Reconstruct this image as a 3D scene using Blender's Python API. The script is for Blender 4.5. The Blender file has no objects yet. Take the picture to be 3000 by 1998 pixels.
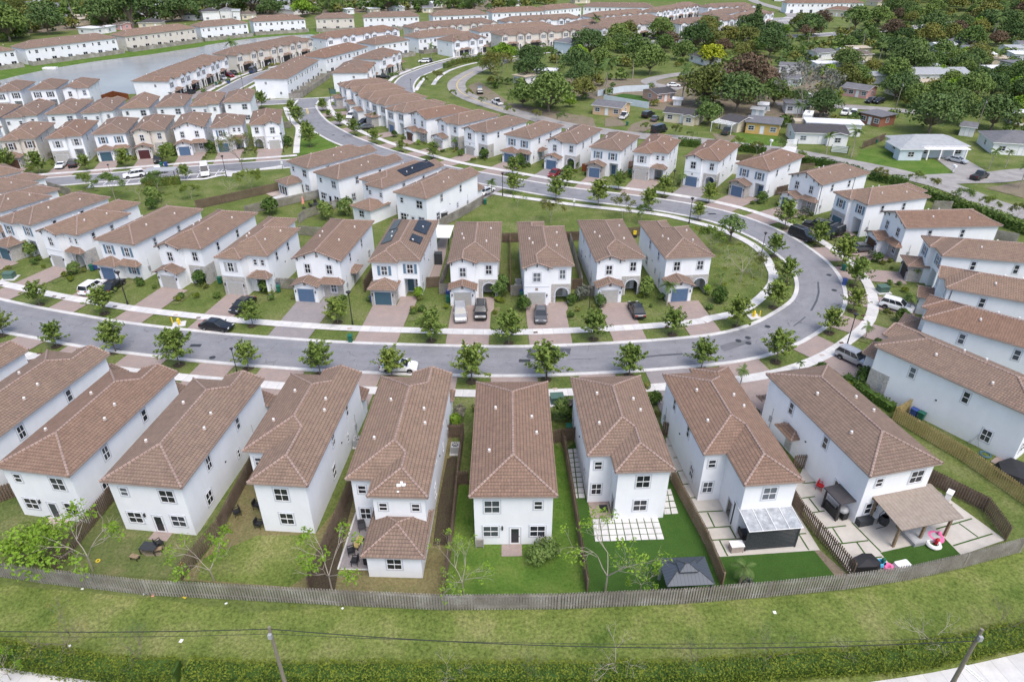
import bpy, math, random
from mathutils import Vector, Matrix
rad=math.radians; rnd=random.Random(7)
sc=bpy.context.scene
# ---------------------------------------------------------------- camera, world, sun
F_=2000.;CX_,CY_=1500.,999.;TH=math.atan(.602);HC=48.5
cam=bpy.data.objects.new('camera',bpy.data.cameras.new('camera')); sc.collection.objects.link(cam)
cam.location=(0,0,HC); cam.rotation_euler=(math.pi/2-TH,0,0)
cam.data.sensor_width=36; cam.data.lens=24.0; cam.data.clip_end=6000; cam.data.clip_start=1
sc.camera=cam
W_=bpy.data.worlds.new('World'); sc.world=W_; W_.use_nodes=True
wn=W_.node_tree.nodes; sky=wn.new('ShaderNodeTexSky'); sky.sky_type='NISHITA'; sky.sun_disc=False
SUN_EL,SUN_AZ=rad(62),rad(150)
sky.sun_elevation=SUN_EL; sky.sun_rotation=SUN_AZ; sky.air_density=1.0; sky.dust_density=3.5; sky.ozone_density=1.0
W_.node_tree.links.new(sky.outputs[0],wn['Background'].inputs[0]); wn['Background'].inputs[1].default_value=.125
sun=bpy.data.objects.new('sun',bpy.data.lights.new('sun','SUN')); sc.collection.objects.link(sun)
sun.data.energy=.95; sun.data.angle=rad(32); sun.data.color=(1,.97,.94)
sd=Vector((math.sin(SUN_AZ)*math.cos(SUN_EL),math.cos(SUN_AZ)*math.cos(SUN_EL),math.sin(SUN_EL)))
sun.rotation_euler=sd.to_track_quat('Z','Y').to_euler()
vs=sc.view_settings; vs.view_transform='Standard'; vs.look='None'; vs.gamma=1; vs.use_curve_mapping=False; vs.exposure=1.06
sc.cycles.max_bounces=5; sc.cycles.diffuse_bounces=3; sc.cycles.glossy_bounces=2; sc.cycles.transmission_bounces=2; sc.cycles.transparent_max_bounces=4
# ---------------------------------------------------------------- photograph geometry: rays through the lens meet level planes
def P(x,y,z=0.):
    u=(x-CX_)/F_;v=(y-CY_)/F_;c,s=math.cos(TH),math.sin(TH)
    dy=c-v*s;dz=-s-v*c;t=(z-HC)/dz
    return (u*t,dy*t)
CR={'a':(900,200,.2551),'b':(1400,450,.2551),'c':(1900,450,.2551),'d':(2000,750,.2551),'e':(600,200,.2551),'f':(0,400,.2551),'g':(500,400,.2551),'h':(0,750,.2551),
'A':(0,1000,.38265),'B':(500,1000,.38265),'C':(1000,1000,.38265),'D':(1500,1000,.38265),'E':(2000,1000,.38265),'F':(2400,900,.38265),
'P':(0,1398,.42463),'Q':(1000,1398,.42463),'S':(2000,1398,.42463),'T':(0,0,.42463),'U':(1000,0,.42463),'V':(2000,0,.42463),'W':(0,450,.42463),'X':(1000,450,.42463),'Y':(2000,450,.42463),'Z':(1000,900,.42463),'z':(0,900,.42463),'y':(2000,900,.42463),'m':(0,0,1.2744),
't1':(0,0,.25478),'t2':(600,0,.25478),'t3':(1200,0,.25478),'t4':(1800,0,.44577),'t5':(2400,0,.44577),'t6':(1300,150,.44577),'t7':(1850,200,.44577),'t8':(2400,200,.5021),
'r2':(2000,1350,.5025),'r3':(2350,1300,.5023),'r4':(950,1400,.4464),'r5':(1600,1250,.558),'r6':(2600,1050,.5025),'r7':(0,1700,.52),'r8':(2300,1600,.52)}
def G(k,x,y,z=0.):
    a,b,s=CR[k];return P(a+x*s,b+y*s,z)
def GS(k,pts,z=0.): return [G(k,x,y,z) for x,y in pts]
# ---------------------------------------------------------------- materials
MATS={}
def lin(h):
    h=h.lstrip('#');c=[int(h[i:i+2],16)/255 for i in (0,2,4)]
    return tuple(x/12.92 if x<=.04045 else ((x+.055)/1.055)**2.4 for x in c)
class NT:
    def __init__(s,name):
        s.m=bpy.data.materials.new(name); s.m.use_nodes=True; s.t=s.m.node_tree; s.n=s.t.nodes; s.b=s.n['Principled BSDF']
    def new(s,t,**k):
        n=s.n.new(t)
        for a,b in k.items(): setattr(n,a,b)
        return n
    def l(s,a,b): s.t.links.new(a,b)
    def pos(s): return s.new('ShaderNodeNewGeometry').outputs['Position']
    def uv(s): return s.new('ShaderNodeUVMap').outputs[0]
    def noise(s,vec,scale,detail=3,rough=.6):
        n=s.new('ShaderNodeTexNoise'); n.inputs['Scale'].default_value=scale; n.inputs['Detail'].default_value=detail; n.inputs['Roughness'].default_value=rough
        if vec is not None: s.l(vec,n.inputs['Vector'])
        return n.outputs['Fac']
    def ramp(s,fac,*stops):
        r=s.new('ShaderNodeValToRGB'); e=r.color_ramp.elements
        while len(e)<len(stops): e.new(.5)
        for i,(p,c) in enumerate(stops): e[i].position=p; e[i].color=(*c,1) if len(c)==3 else c
        s.l(fac,r.inputs[0]); return r.outputs[0]
    def mix(s,fac,a,b,mode='MIX'):
        n=s.new('ShaderNodeMix',data_type='RGBA',blend_type=mode)
        for v,i in ((fac,0),(a,6),(b,7)):
            if isinstance(v,(int,float)): n.inputs[i].default_value=v
            elif isinstance(v,tuple): n.inputs[i].default_value=(*v,1)
            else: s.l(v,n.inputs[i])
        return n.outputs[2]
    def math(s,op,a,b=None,c=None):
        n=s.new('ShaderNodeMath',operation=op)
        for i,v in enumerate((a,b,c)):
            if v is None: continue
            if isinstance(v,(int,float)): n.inputs[i].default_value=v
            else: s.l(v,n.inputs[i])
        return n.outputs[0]
    def orand(s): return s.new('ShaderNodeObjectInfo').outputs['Random']
    def bump(s,h,d=.02,st=.5):
        n=s.new('ShaderNodeBump'); n.inputs['Distance'].default_value=d; n.inputs['Strength'].default_value=st
        s.l(h,n.inputs['Height']); s.l(n.outputs[0],s.b.inputs['Normal'])
    def done(s,col,rough=.8,metal=0,spec=None):
        if isinstance(col,tuple): s.b.inputs['Base Color'].default_value=(*col,1)
        else: s.l(col,s.b.inputs['Base Color'])
        s.b.inputs['Roughness'].default_value=rough; s.b.inputs['Metallic'].default_value=metal
        if spec is not None: s.b.inputs['Specular IOR Level'].default_value=spec
        return s.m
def mul(c,k): return tuple(min(1,x*k) for x in c)
def plain(name,c,rough=.7,var=.12,scale=2.,metal=0,orv=0.):
    if name in MATS: return MATS[name]
    t=NT(name); n=t.noise(t.pos(),scale,4)
    col=t.ramp(n,(.3,mul(c,1-var)),(.7,mul(c,1+var)))
    if orv: col=t.mix(1.,col,t.ramp(t.orand(),(0,(1-orv,)*3),(1,(1+orv*.3,)*3)),'MULTIPLY')
    MATS[name]=t.done(col,rough,metal); return MATS[name]
def M(k): return MATS[k]
# stucco
t=NT('white_stucco'); n=t.noise(t.pos(),.35,4,.65); n2=t.noise(t.pos(),9,3)
col=t.ramp(n,(.3,(.76,.775,.80)),(.72,(.83,.845,.865))); mp=t.new('ShaderNodeMapping');mp.inputs['Scale'].default_value=(.9,.9,.16);t.l(t.pos(),mp.inputs[0]);n3=t.noise(mp.outputs[0],1.,5,.7);col=t.mix(1.,col,t.ramp(n3,(.3,(.955,.955,.95)),(.6,(1,1,1))),'MULTIPLY'); t.bump(n2,.01,.25); MATS['stucco']=t.done(col,.9,0,.2)
t=NT('beige_stucco'); n=t.noise(t.pos(),.5,4); MATS['beige']=t.done(t.ramp(n,(.3,(.60,.56,.50)),(.72,(.68,.635,.57))),.9,0,.2)
plain('trim_grey',(.53,.56,.61),.8,.04)
plain('white',(.82,.82,.83),.55,.03); plain('soffit',(.30,.24,.21),.8,.08)
def rooftile(name,c1,c2,c3,mortar,rw=.33):
    t=NT(name); uv=t.uv(); br=t.new('ShaderNodeTexBrick'); t.l(uv,br.inputs['Vector'])
    br.offset=.5; br.inputs['Scale'].default_value=1; br.inputs['Brick Width'].default_value=.29; br.inputs['Row Height'].default_value=rw
    br.inputs['Mortar Size'].default_value=.022; br.inputs['Mortar Smooth'].default_value=.6; br.inputs['Bias'].default_value=0
    br.inputs['Color1'].default_value=(*c1,1); br.inputs['Color2'].default_value=(*c2,1); br.inputs['Mortar'].default_value=(*mortar,1)
    sep=t.new('ShaderNodeSeparateXYZ'); t.l(uv,sep.inputs[0])
    fr=t.math('FRACT',t.math('DIVIDE',sep.outputs[1],rw)); dark=t.math('LESS_THAN',fr,.2)
    wob=t.noise(t.pos(),3.0,2); dk=t.math('MULTIPLY',dark,t.math('MULTIPLY_ADD',wob,.8,.15))
    big=t.noise(t.pos(),.28,4,.6)
    col=t.mix(t.math('MULTIPLY',big,.75),br.outputs[0],c3)
    col=t.mix(1.,col,t.ramp(t.orand(),(0,(1.0,.88,.82)),(.35,(1.02,1.02,1.02)),(.7,(.92,.93,.95)),(1,(1.1,1.07,1.03))),'MULTIPLY')
    patch=t.noise(t.pos(),1.3,3,.7); col=t.mix(1.,col,t.ramp(patch,(.3,(.86,.86,.87)),(.62,(1.06,1.05,1.04))),'MULTIPLY')
    col=t.mix(dk,col,mortar)
    u2=t.math('PINGPONG',t.math('DIVIDE',sep.outputs[0],.145),1.); 
    t.bump(t.math('ADD',u2,t.math('MULTIPLY',fr,-.8)),.05,.8)
    MATS[name]=t.done(col,.85,0,.25)
rooftile('roof_tile',(.25,.172,.128),(.185,.128,.096),(.24,.178,.138),(.07,.05,.042))
t=NT('ridge_tile'); n=t.noise(t.pos(),2.2,3); c=t.ramp(n,(.3,(.26,.18,.15)),(.7,(.36,.27,.228))); sp=t.new('ShaderNodeSeparateXYZ'); t.l(t.uv(),sp.inputs[0])
c=t.mix(t.math('LESS_THAN',t.math('FRACT',t.math('MULTIPLY',sp.outputs[1],2.6)),.14),c,(.09,.055,.045)); MATS['ridge']=t.done(c,.85)
plain('roof_mortar',(.40,.33,.29),.9,.15,3)
def stone(name,cs,mort,bw,rh):
    t=NT(name); br=t.new('ShaderNodeTexBrick'); t.l(t.uv(),br.inputs['Vector']); br.offset=.37; br.squash=.7; br.squash_frequency=3
    br.inputs['Scale'].default_value=1; br.inputs['Brick Width'].default_value=bw; br.inputs['Row Height'].default_value=rh; br.inputs['Mortar Size'].default_value=.018
    for k,c in zip(('Color1','Color2','Mortar'),(*cs,mort)): br.inputs[k].default_value=(*c,1)
    n=t.noise(t.pos(),5,3); col=t.mix(1.,br.outputs[0],t.ramp(n,(.3,(.72,.72,.74)),(.7,(1.1,1.08,1.04))),'MULTIPLY')
    t.bump(t.math('ADD',br.outputs['Fac'],n),.04,.6); MATS[name]=t.done(col,.9)
stone('ledge_stone',((.62,.60,.575),(.47,.455,.44)),(.33,.315,.30),.42,.13)
def pavers(name,c1,c2,mort,bw=.24,rh=.12):
    t=NT(name); br=t.new('ShaderNodeTexBrick'); t.l(t.pos(),br.inputs['Vector']); br.offset=.5
    br.inputs['Scale'].default_value=1; br.inputs['Brick Width'].default_value=bw; br.inputs['Row Height'].default_value=rh; br.inputs['Mortar Size'].default_value=.014
    for k,c in zip(('Color1','Color2','Mortar'),(c1,c2,mort)): br.inputs[k].default_value=(*c,1)
    n=t.noise(t.pos(),.55,5,.7); col=t.mix(1.,br.outputs[0],t.ramp(n,(.3,(.82,.83,.86)),(.7,(1.1,1.06,1.04))),'MULTIPLY')
    n2=t.noise(t.pos(),.13,2); col=t.mix(t.math('MULTIPLY',n2,.5),col,(.30,.265,.25)); MATS[name]=t.done(col,.9,0,.3)
pavers('pavers',(.375,.292,.255),(.31,.24,.212),(.215,.175,.16))
pavers('pavers_grey',(.285,.27,.275),(.24,.225,.23),(.17,.16,.16))
def slab(name,c,joint=1.5,jw=.02,ax=0):
    t=NT(name); sp=t.new('ShaderNodeSeparateXYZ'); t.l(t.uv(),sp.inputs[0])
    j=t.math('LESS_THAN',t.math('FRACT',t.math('DIVIDE',sp.outputs[ax],joint)),jw)
    n=t.noise(t.pos(),.8,5,.7); fl=t.math('FLOOR',t.math('DIVIDE',sp.outputs[ax],joint)); wnz=t.new('ShaderNodeTexWhiteNoise',noise_dimensions='1D'); t.l(fl,wnz.inputs['W'])
    col=t.ramp(n,(.3,mul(c,.86)),(.7,mul(c,1.08))); col=t.mix(1.,col,t.ramp(wnz.outputs[0],(0,(.9,.9,.91)),(1,(1.06,1.05,1.03))),'MULTIPLY')
    col=t.mix(j,col,mul(c,.55)); MATS[name]=t.done(col,.9,0,.3)
slab('concrete_walk',(.57,.565,.555)); slab('kerb_concrete',(.55,.545,.535),3.0,.008); slab('patio_concrete',(.47,.445,.405),50,.0001)
t=NT('asphalt'); n=t.noise(t.pos(),.3,6,.7); n2=t.noise(t.pos(),7,4)
col=t.ramp(n,(.28,(.172,.175,.19)),(.72,(.25,.252,.268))); col=t.mix(1.,col,t.ramp(n2,(.3,(.88,.88,.88)),(.7,(1.1,)*3)),'MULTIPLY')
sp=t.new('ShaderNodeSeparateXYZ'); t.l(t.uv(),sp.inputs[0]); tr=t.math('ABSOLUTE',t.math('SUBTRACT',t.math('ABSOLUTE',sp.outputs[1]),1.65)); tk=t.math('SMOOTH_MIN',t.math('ABSOLUTE',t.math('SUBTRACT',tr,.75)),.5,.2)
ln=t.noise(t.pos(),.5,3); col=t.mix(t.math('MULTIPLY',t.math('SUBTRACT',.55,tk),t.math('MULTIPLY',ln,.55)),col,(.135,.137,.15))
vo=t.new('ShaderNodeTexVoronoi',feature='DISTANCE_TO_EDGE'); vo.inputs['Scale'].default_value=.21; wv=t.new('ShaderNodeVectorMath',operation='ADD'); nv=t.new('ShaderNodeTexNoise'); nv.inputs['Scale'].default_value=.9; t.l(t.pos(),nv.inputs['Vector']); t.l(t.pos(),wv.inputs[0]); t.l(nv.outputs['Color'],wv.inputs[1]); t.l(wv.outputs[0],vo.inputs['Vector'])
ck=t.math('MULTIPLY',t.math('LESS_THAN',vo.outputs['Distance'],.008),t.math('GREATER_THAN',ln,.52)); col=t.mix(t.math('MULTIPLY',ck,.6),col,(.09,.09,.095)); MATS['asphalt']=t.done(col,.85,0,.35)
t=NT('old_asphalt'); n=t.noise(t.pos(),.3,6,.7); MATS['old_asphalt']=t.done(t.ramp(n,(.3,(.20,.19,.185)),(.7,(.33,.315,.30))),.95)
def grass(name,a,b,c,s1=.16,s2=3.5,k2=.5):
    t=NT(name); p=t.pos(); n=t.noise(p,s1,6,.68); n2=t.noise(p,s2,4,.75); n3=t.noise(p,s1*.35,3)
    col=t.ramp(n,(.33,a),(.5,b),(.68,c)); col=t.mix(t.math('MULTIPLY',n3,.35),col,b)
    col=t.mix(1.,col,t.ramp(n2,(.32,(1-k2*.75,)*3),(.66,(1+k2*.45,)*3)),'MULTIPLY'); t.bump(n2,.12,.7)
    MATS[name]=t.done(col,.95,0,.1)
grass('grass',(0.075, 0.115, 0.026),(0.122, 0.155, 0.045),(0.185, 0.19, 0.085),.2,3.6,.55)
grass('grass_field',(.065,.11,.02),(.145,.185,.046),(.235,.235,.095),.19,3.6,.7)
grass('grass_lush',(.055,.12,.018),(.09,.155,.028),(.14,.185,.048),.3,4,.45)
grass('grass_dry',(0.135, 0.12, 0.055),(0.19, 0.165, 0.08),(0.13, 0.14, 0.055),.35,4,.5)
grass('grass_mixed',(0.075, 0.11, 0.03),(0.12, 0.148, 0.05),(0.19, 0.18, 0.085),.35,4,.55)
grass('turf',(0.04, 0.09, 0.018),(0.048, 0.104, 0.021),(0.056, 0.115, 0.025),.5,8,.3)
grass('dirt',(.15,.12,.09),(.21,.175,.13),(.12,.13,.06),.25,3,.4)
grass('mulch',(.055,.045,.03),(.075,.06,.042),(.06,.065,.03),.6,6,.5)
t=NT('lake_water'); n=t.noise(t.pos(),.5,4); t.bump(n,.04,.25); n2=t.noise(t.pos(),.03,3); MATS['water']=t.done(t.ramp(n2,(.3,(.20,.205,.20)),(.7,(.265,.27,.265))),.2,0,.22)
def wood(name,a,b,c):
    t=NT(name); n=t.noise(t.pos(),.5,4); n2=t.noise(t.pos(),6,3); col=t.ramp(n,(.3,a),(.52,b),(.72,c)); col=t.mix(1.,col,t.ramp(n2,(.3,(.75,)*3),(.7,(1.15,)*3)),'MULTIPLY'); MATS[name]=t.done(col,.9,0,.2)
wood('wood_grey',(.21,.19,.165),(.30,.28,.245),(.43,.41,.375)); wood('wood_brown',(.125,.09,.065),(.175,.13,.095),(.23,.18,.135)); wood('wood_new',(.36,.275,.11),(.43,.33,.145),(.50,.395,.19)); wood('wood_red',(.20,.062,.028),(.26,.085,.035),(.31,.12,.05)); wood('wood_tan',(.21,.15,.095),(.27,.20,.13),(.32,.25,.175))
t=NT('window_glass'); col=t.ramp(t.orand(),(0,(.018,.02,.026)),(.55,(.03,.034,.042)),(.8,(.075,.085,.10)),(1,(.13,.15,.17))); MATS['glass']=t.done(col,.08,0,.6)
t=NT('car_glass'); MATS['car_glass']=t.done((.02,.025,.03),.05,0,.7)
for nm,c in {'door_blue':(.085,.145,.245),'door_teal':(.045,.105,.145),'door_grey':(.40,.395,.375),'door_brown':(.10,.05,.03),'door_maroon':(.075,.018,.02),'door_dark':(.04,.035,.035),'shut_blue':(.12,.20,.28),'shut_grey':(.40,.41,.42),'shut_brown':(.12,.085,.075),'shut_dark':(.035,.045,.055),'black':(.018,.018,.02),'dark_metal':(.035,.04,.045),'ac_grey':(.32,.33,.34),'green_box':(.07,.13,.105),'bin_green':(.012,.115,.075),'bin_blue':(.03,.07,.26),'yellow':(.72,.52,.03),'red':(.5,.02,.025),'pink':(.75,.16,.35),'salmon':(.72,.30,.22),'bark':(.16,.13,.10),'bark_pale':(.33,.29,.24),'rubber':(.02,.02,.021),'rim':(.42,.42,.43),'cyan':(.08,.38,.6),'cushion':(.05,.05,.055),'cover_black':(.014,.014,.016),'white_plastic':(.75,.75,.74),'pole_wood':(.20,.175,.14),'headlight':(.6,.62,.62),'taillight':(.28,.01,.012),'skin':(.38,.24,.17),'cloth_dark':(.03,.03,.04)}.items(): plain(nm,c,.6,.08,3)
for nm,c in {'paint_white':(.80,.81,.82),'paint_black':(.012,.013,.016),'paint_silver':(.40,.41,.43),'paint_grey':(.095,.10,.11),'paint_red':(.24,.012,.02),'paint_blue':(.03,.06,.14),'paint_green':(.03,.06,.05)}.items():
    t=NT(nm); MATS[nm]=t.done(c,.28,.0 if 'white' in nm else .25,.6); t.b.inputs['Coat Weight'].default_value=.5
# ---------------------------------------------------------------- mesh helper
def sub(a,b): return (a[0]-b[0],a[1]-b[1],a[2]-b[2])
def nrm(pts):
    n=[0,0,0]
    for i in range(len(pts)):
        a=pts[i];b=pts[(i+1)%len(pts)]
        n[0]+=(a[1]-b[1])*(a[2]+b[2]);n[1]+=(a[2]-b[2])*(a[0]+b[0]);n[2]+=(a[0]-b[0])*(a[1]+b[1])
    l=math.sqrt(sum(x*x for x in n)) or 1
    return tuple(x/l for x in n)
class MB:
    def __init__(s): s.f=[];s.m=[];s.uvs={}
    def poly(s,pts,mi=0,uv=None):
        if uv: s.uvs[len(s.f)]=uv
        s.f.append([tuple(p) if len(p)==3 else (p[0],p[1],0) for p in pts]); s.m.append(mi); return s
    def box(s,x0,y0,z0,x1,y1,z1,mi=0,skip=''):
        a=[(x0,y0),(x1,y0),(x1,y1),(x0,y1)]
        if 'b' not in skip: s.poly([(x,y,z0) for x,y in reversed(a)],mi)
        if 't' not in skip: s.poly([(x,y,z1) for x,y in a],mi)
        for i in range(4):
            p,q=a[i],a[(i+1)%4]; s.poly([(*p,z0),(*q,z0),(*q,z1),(*p,z1)],mi)
        return s
    def prism(s,pl,z0,z1,mi=0,mt=None,bottom=False):
        A=sum(pl[i][0]*pl[(i+1)%len(pl)][1]-pl[(i+1)%len(pl)][0]*pl[i][1] for i in range(len(pl)))
        if A<0: pl=pl[::-1]
        s.poly([(*p,z1) for p in pl],mi if mt is None else mt)
        if bottom: s.poly([(*p,z0) for p in pl[::-1]],mi)
        for i in range(len(pl)):
            p,q=pl[i],pl[(i+1)%len(pl)]; s.poly([(*p,z0),(*q,z0),(*q,z1),(*p,z1)],mi)
        return s
    def obox(s,p,q,w,z0,z1,mi=0):
        dx,dy=q[0]-p[0],q[1]-p[1];l=math.hypot(dx,dy) or 1;nx,ny=-dy/l*w/2,dx/l*w/2
        return s.prism([(p[0]-nx,p[1]-ny),(q[0]-nx,q[1]-ny),(q[0]+nx,q[1]+ny),(p[0]+nx,p[1]+ny)],z0,z1,mi,bottom=True)
    def tube(s,p,q,r0,r1=None,n=8,mi=0,caps=True):
        r1=r0 if r1 is None else r1; p=Vector(p);q=Vector(q);d=(q-p)
        if d.length<1e-6: return s
        d.normalize(); u=d.orthogonal().normalized(); v=d.cross(u); L=(q-p).length
        A=[];B=[]
        for i in range(n):
            a=2*math.pi*i/n; w=u*math.cos(a)+v*math.sin(a); A.append(tuple(p+w*r0)); B.append(tuple(q+w*r1))
        for i in range(n):
            j=(i+1)%n; s.poly([A[i],A[j],B[j],B[i]],mi,[(i/n,0),((i+1)/n,0),((i+1)/n,L),(i/n,L)])
        if caps: s.poly(B,mi); s.poly(A[::-1],mi)
        return s
    def path(s,pts,r,n=6,mi=0):
        for i in range(len(pts)-1): s.tube(pts[i],pts[i+1],r if not isinstance(r,list) else r[i],None if not isinstance(r,list) else r[i+1],n,mi)
        return s
    def lathe(s,prof,cx=0,cy=0,n=10,mi=0):
        for k in range(len(prof)-1):
            (r0,z0),(r1,z1)=prof[k],prof[k+1]
            for i in range(n):
                a,b=2*math.pi*i/n,2*math.pi*(i+1)/n
                q=[(cx+r0*math.cos(a),cy+r0*math.sin(a),z0),(cx+r0*math.cos(b),cy+r0*math.sin(b),z0),(cx+r1*math.cos(b),cy+r1*math.sin(b),z1),(cx+r1*math.cos(a),cy+r1*math.sin(a),z1)]
                if r0<1e-5: q=[q[0],q[2],q[3]]
                elif r1<1e-5: q=[q[0],q[1],q[2]]
                s.poly(q,mi)
        return s
    def add(s,o,fn=None):
        for f,m in zip(o.f,o.m): s.f.append([fn(p) for p in f] if fn else f); s.m.append(m)
        return s
    def mesh(s,name,mats,smooth=False):
        idx={};V=[];Fc=[];ok=[]
        for k,f in enumerate(s.f):
            r=[]
            for p in f:
                key=(round(p[0],4),round(p[1],4),round(p[2],4))
                if key not in idx: idx[key]=len(V);V.append(key)
                r.append(idx[key])
            rr=[x for i,x in enumerate(r) if x!=r[i-1]]
            if len(set(rr))<3: continue
            if len(rr)!=len(r): s.uvs.pop(k,None)
            Fc.append(rr);ok.append(k)
        me=bpy.data.meshes.new(name); me.from_pydata(V,[],Fc)
        ul=me.uv_layers.new(name='UVMap'); data=[0.]*(2*len(me.loops)); li=0
        for fi,fc in enumerate(Fc):
            k=ok[fi]; cu=s.uvs.get(k)
            if cu:
                for c in cu: data[2*li]=c[0];data[2*li+1]=c[1];li+=1
                continue
            pts=[V[i] for i in fc]; n=nrm(pts)
            if abs(n[2])>.999: ud=(1,0,0);vd=(0,1,0)
            else:
                l=math.hypot(n[0],n[1]); ud=(-n[1]/l,n[0]/l,0); vd=(n[1]*ud[2]-n[2]*ud[1],n[2]*ud[0]-n[0]*ud[2],n[0]*ud[1]-n[1]*ud[0])
            for p in pts:
                data[2*li]=p[0]*ud[0]+p[1]*ud[1]; data[2*li+1]=p[0]*vd[0]+p[1]*vd[1]+p[2]*vd[2]; li+=1
        ul.data.foreach_set('uv',data)
        for m in mats: me.materials.append(MATS[m] if isinstance(m,str) else m)
        for p,k in zip(me.polygons,ok): p.material_index=s.m[k]
        if smooth: me.polygons.foreach_set('use_smooth',[True]*len(me.polygons))
        me.update(); return me
COL=sc.collection
def obj(name,me,parent=None,loc=None,rz=0.,mat=None):
    o=bpy.data.objects.new(name,me); COL.objects.link(o)
    if parent: o.parent=parent
    if mat is not None: o.matrix_local=mat
    else:
        if loc: o.location=loc
        if rz: o.rotation_euler=(0,0,rz)
    return o
def tag(o,label,cat,group=None,kind=None):
    o['label']=label;o['category']=cat
    if group:o['group']=group
    if kind:o['kind']=kind
    return o
def struct(name,me,label=None,kind='structure'):
    o=obj(name,me); o['kind']=kind
    return o
class Nd:
    def __init__(s,name,me,loc=(0,0,0),rz=0.,ch=None,label=None): s.name=name;s.me=me;s.loc=loc;s.rz=rz;s.ch=ch or [];s.label=label
def put(nd,parent):
    o=obj(nd.name,nd.me,parent,nd.loc,nd.rz)
    if nd.label:o['label']=nd.label
    for c in nd.ch: put(c,o)
    return o
def thing(name,label,cat,parts,loc=(0,0,0),rz=0.,group=None,sc_=None):
    r=obj(name,None,None,loc,rz); r.empty_display_size=.3; tag(r,label,cat,group)
    if sc_: r.scale=sc_ if isinstance(sc_,tuple) else (sc_,)*3
    for p in parts: put(p,r)
    return r
def catmull(pts,step=2.):
    out=[];n=len(pts)
    for i in range(n-1):
        p0=pts[max(i-1,0)];p1=pts[i];p2=pts[i+1];p3=pts[min(i+2,n-1)]
        k=max(1,int(math.dist(p1,p2)/step))
        for j in range(k):
            t=j/k; out.append(tuple(.5*((2*p1[a])+(-p0[a]+p2[a])*t+(2*p0[a]-5*p1[a]+4*p2[a]-p3[a])*t*t+(-p0[a]+3*p1[a]-3*p2[a]+p3[a])*t**3) for a in (0,1)))
    out.append(pts[-1]); return out
def offs(line,d):
    r=[]
    for i,p in enumerate(line):
        a=line[max(i-1,0)];b=line[min(i+1,len(line)-1)];dx,dy=b[0]-a[0],b[1]-a[1];l=math.hypot(dx,dy) or 1
        r.append((p[0]-dy/l*d,p[1]+dx/l*d))
    return r
def ribbon(mb,line,d0,d1,z,h=0.,mi=0):
    A,B=offs(line,d0),offs(line,d1);u=0
    for i in range(len(line)-1):
        du=math.dist(line[i],line[i+1]); q=[(*A[i],z),(*A[i+1],z),(*B[i+1],z),(*B[i],z)]
        if nrm(q)[2]<0: q=q[::-1]; uv=[(u,d1),(u+du,d1),(u+du,d0),(u,d0)]
        else: uv=[(u,d0),(u+du,d0),(u+du,d1),(u,d1)]
        mb.poly(q,mi,uv)
        if h:
            for S in (A,B): mb.poly([(*S[i],z-h),(*S[i+1],z-h),(*S[i+1],z),(*S[i],z)],mi,[(u,0),(u+du,0),(u+du,h),(u,h)])
        u+=du
    return mb
def sheet(name,pts,z,mat,h=0):
    mb=MB(); pl=[p[:2] for p in pts]
    A=sum(pl[i][0]*pl[(i+1)%len(pl)][1]-pl[(i+1)%len(pl)][0]*pl[i][1] for i in range(len(pl)))
    if A<0: pl=pl[::-1]
    if h: mb.prism(pl,z-h,z)
    else: mb.poly([(*p,z) for p in pl])
    return struct(name,mb.mesh(name,[mat]))
# ---------------------------------------------------------------- detached house kit
W=7.8;HW=3.9;OV=.4;ZE=6.3;SL=.375
def end_geo(sp):
    k=sp[0];A=(W/2,W/2,W/2)
    if k=='hip': return [(0,0,0),A],[(W,0,0),A],[[(0,0,0),(W,0,0),A]]
    if k=='gable':
        A=(W/2,0,W/2); return [(0,0,0),A],[(W,0,0),A],[]
    _,side,w,s,kk=sp
    V=(W-w/2,w/2,w/2);Rr=(W-w,0,0);P0=(W-w,-s,0);P1=(W,-s,0)
    aW=(W-w/2,-s+w/2,w/2) if kk=='hip' else (W-w/2,-s,w/2)
    fc=[[(0,0,0),Rr,V,A],[P0,aW,V,Rr]]+([[P0,P1,aW]] if kk=='hip' else [])
    L,Rt=[(0,0,0),A],[P1,aW,V,A]
    if side=='L':
        m=lambda q:[(W-x,y,h) for x,y,h in q]
        L,Rt=m(Rt),m(L);fc=[m(f) for f in fc]
    return L,Rt,fc
def roof_faces(front,rear,L):
    fl,fr,ff=end_geo(front)
    r=list(rear)
    if r[0]=='step': r[1]='L' if r[1]=='R' else 'R'
    rl,rr,rf=end_geo(r); m=lambda q:[(W-x,L-y,h) for x,y,h in q]
    rl,rr,rf=m(rl),m(rr),[m(f) for f in rf]
    fs=ff+rf+[fl+rr[::-1],fr+rl[::-1]]
    return [[(x-HW,y,ZE+h*SL) for x,y,h in f] for f in fs]
def dedup(f):
    o=[]
    for p in f:
        if not o or math.dist(o[-1],p)>1e-4:o.append(p)
    if math.dist(o[0],o[-1])<1e-4:o.pop()
    return o
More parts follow.
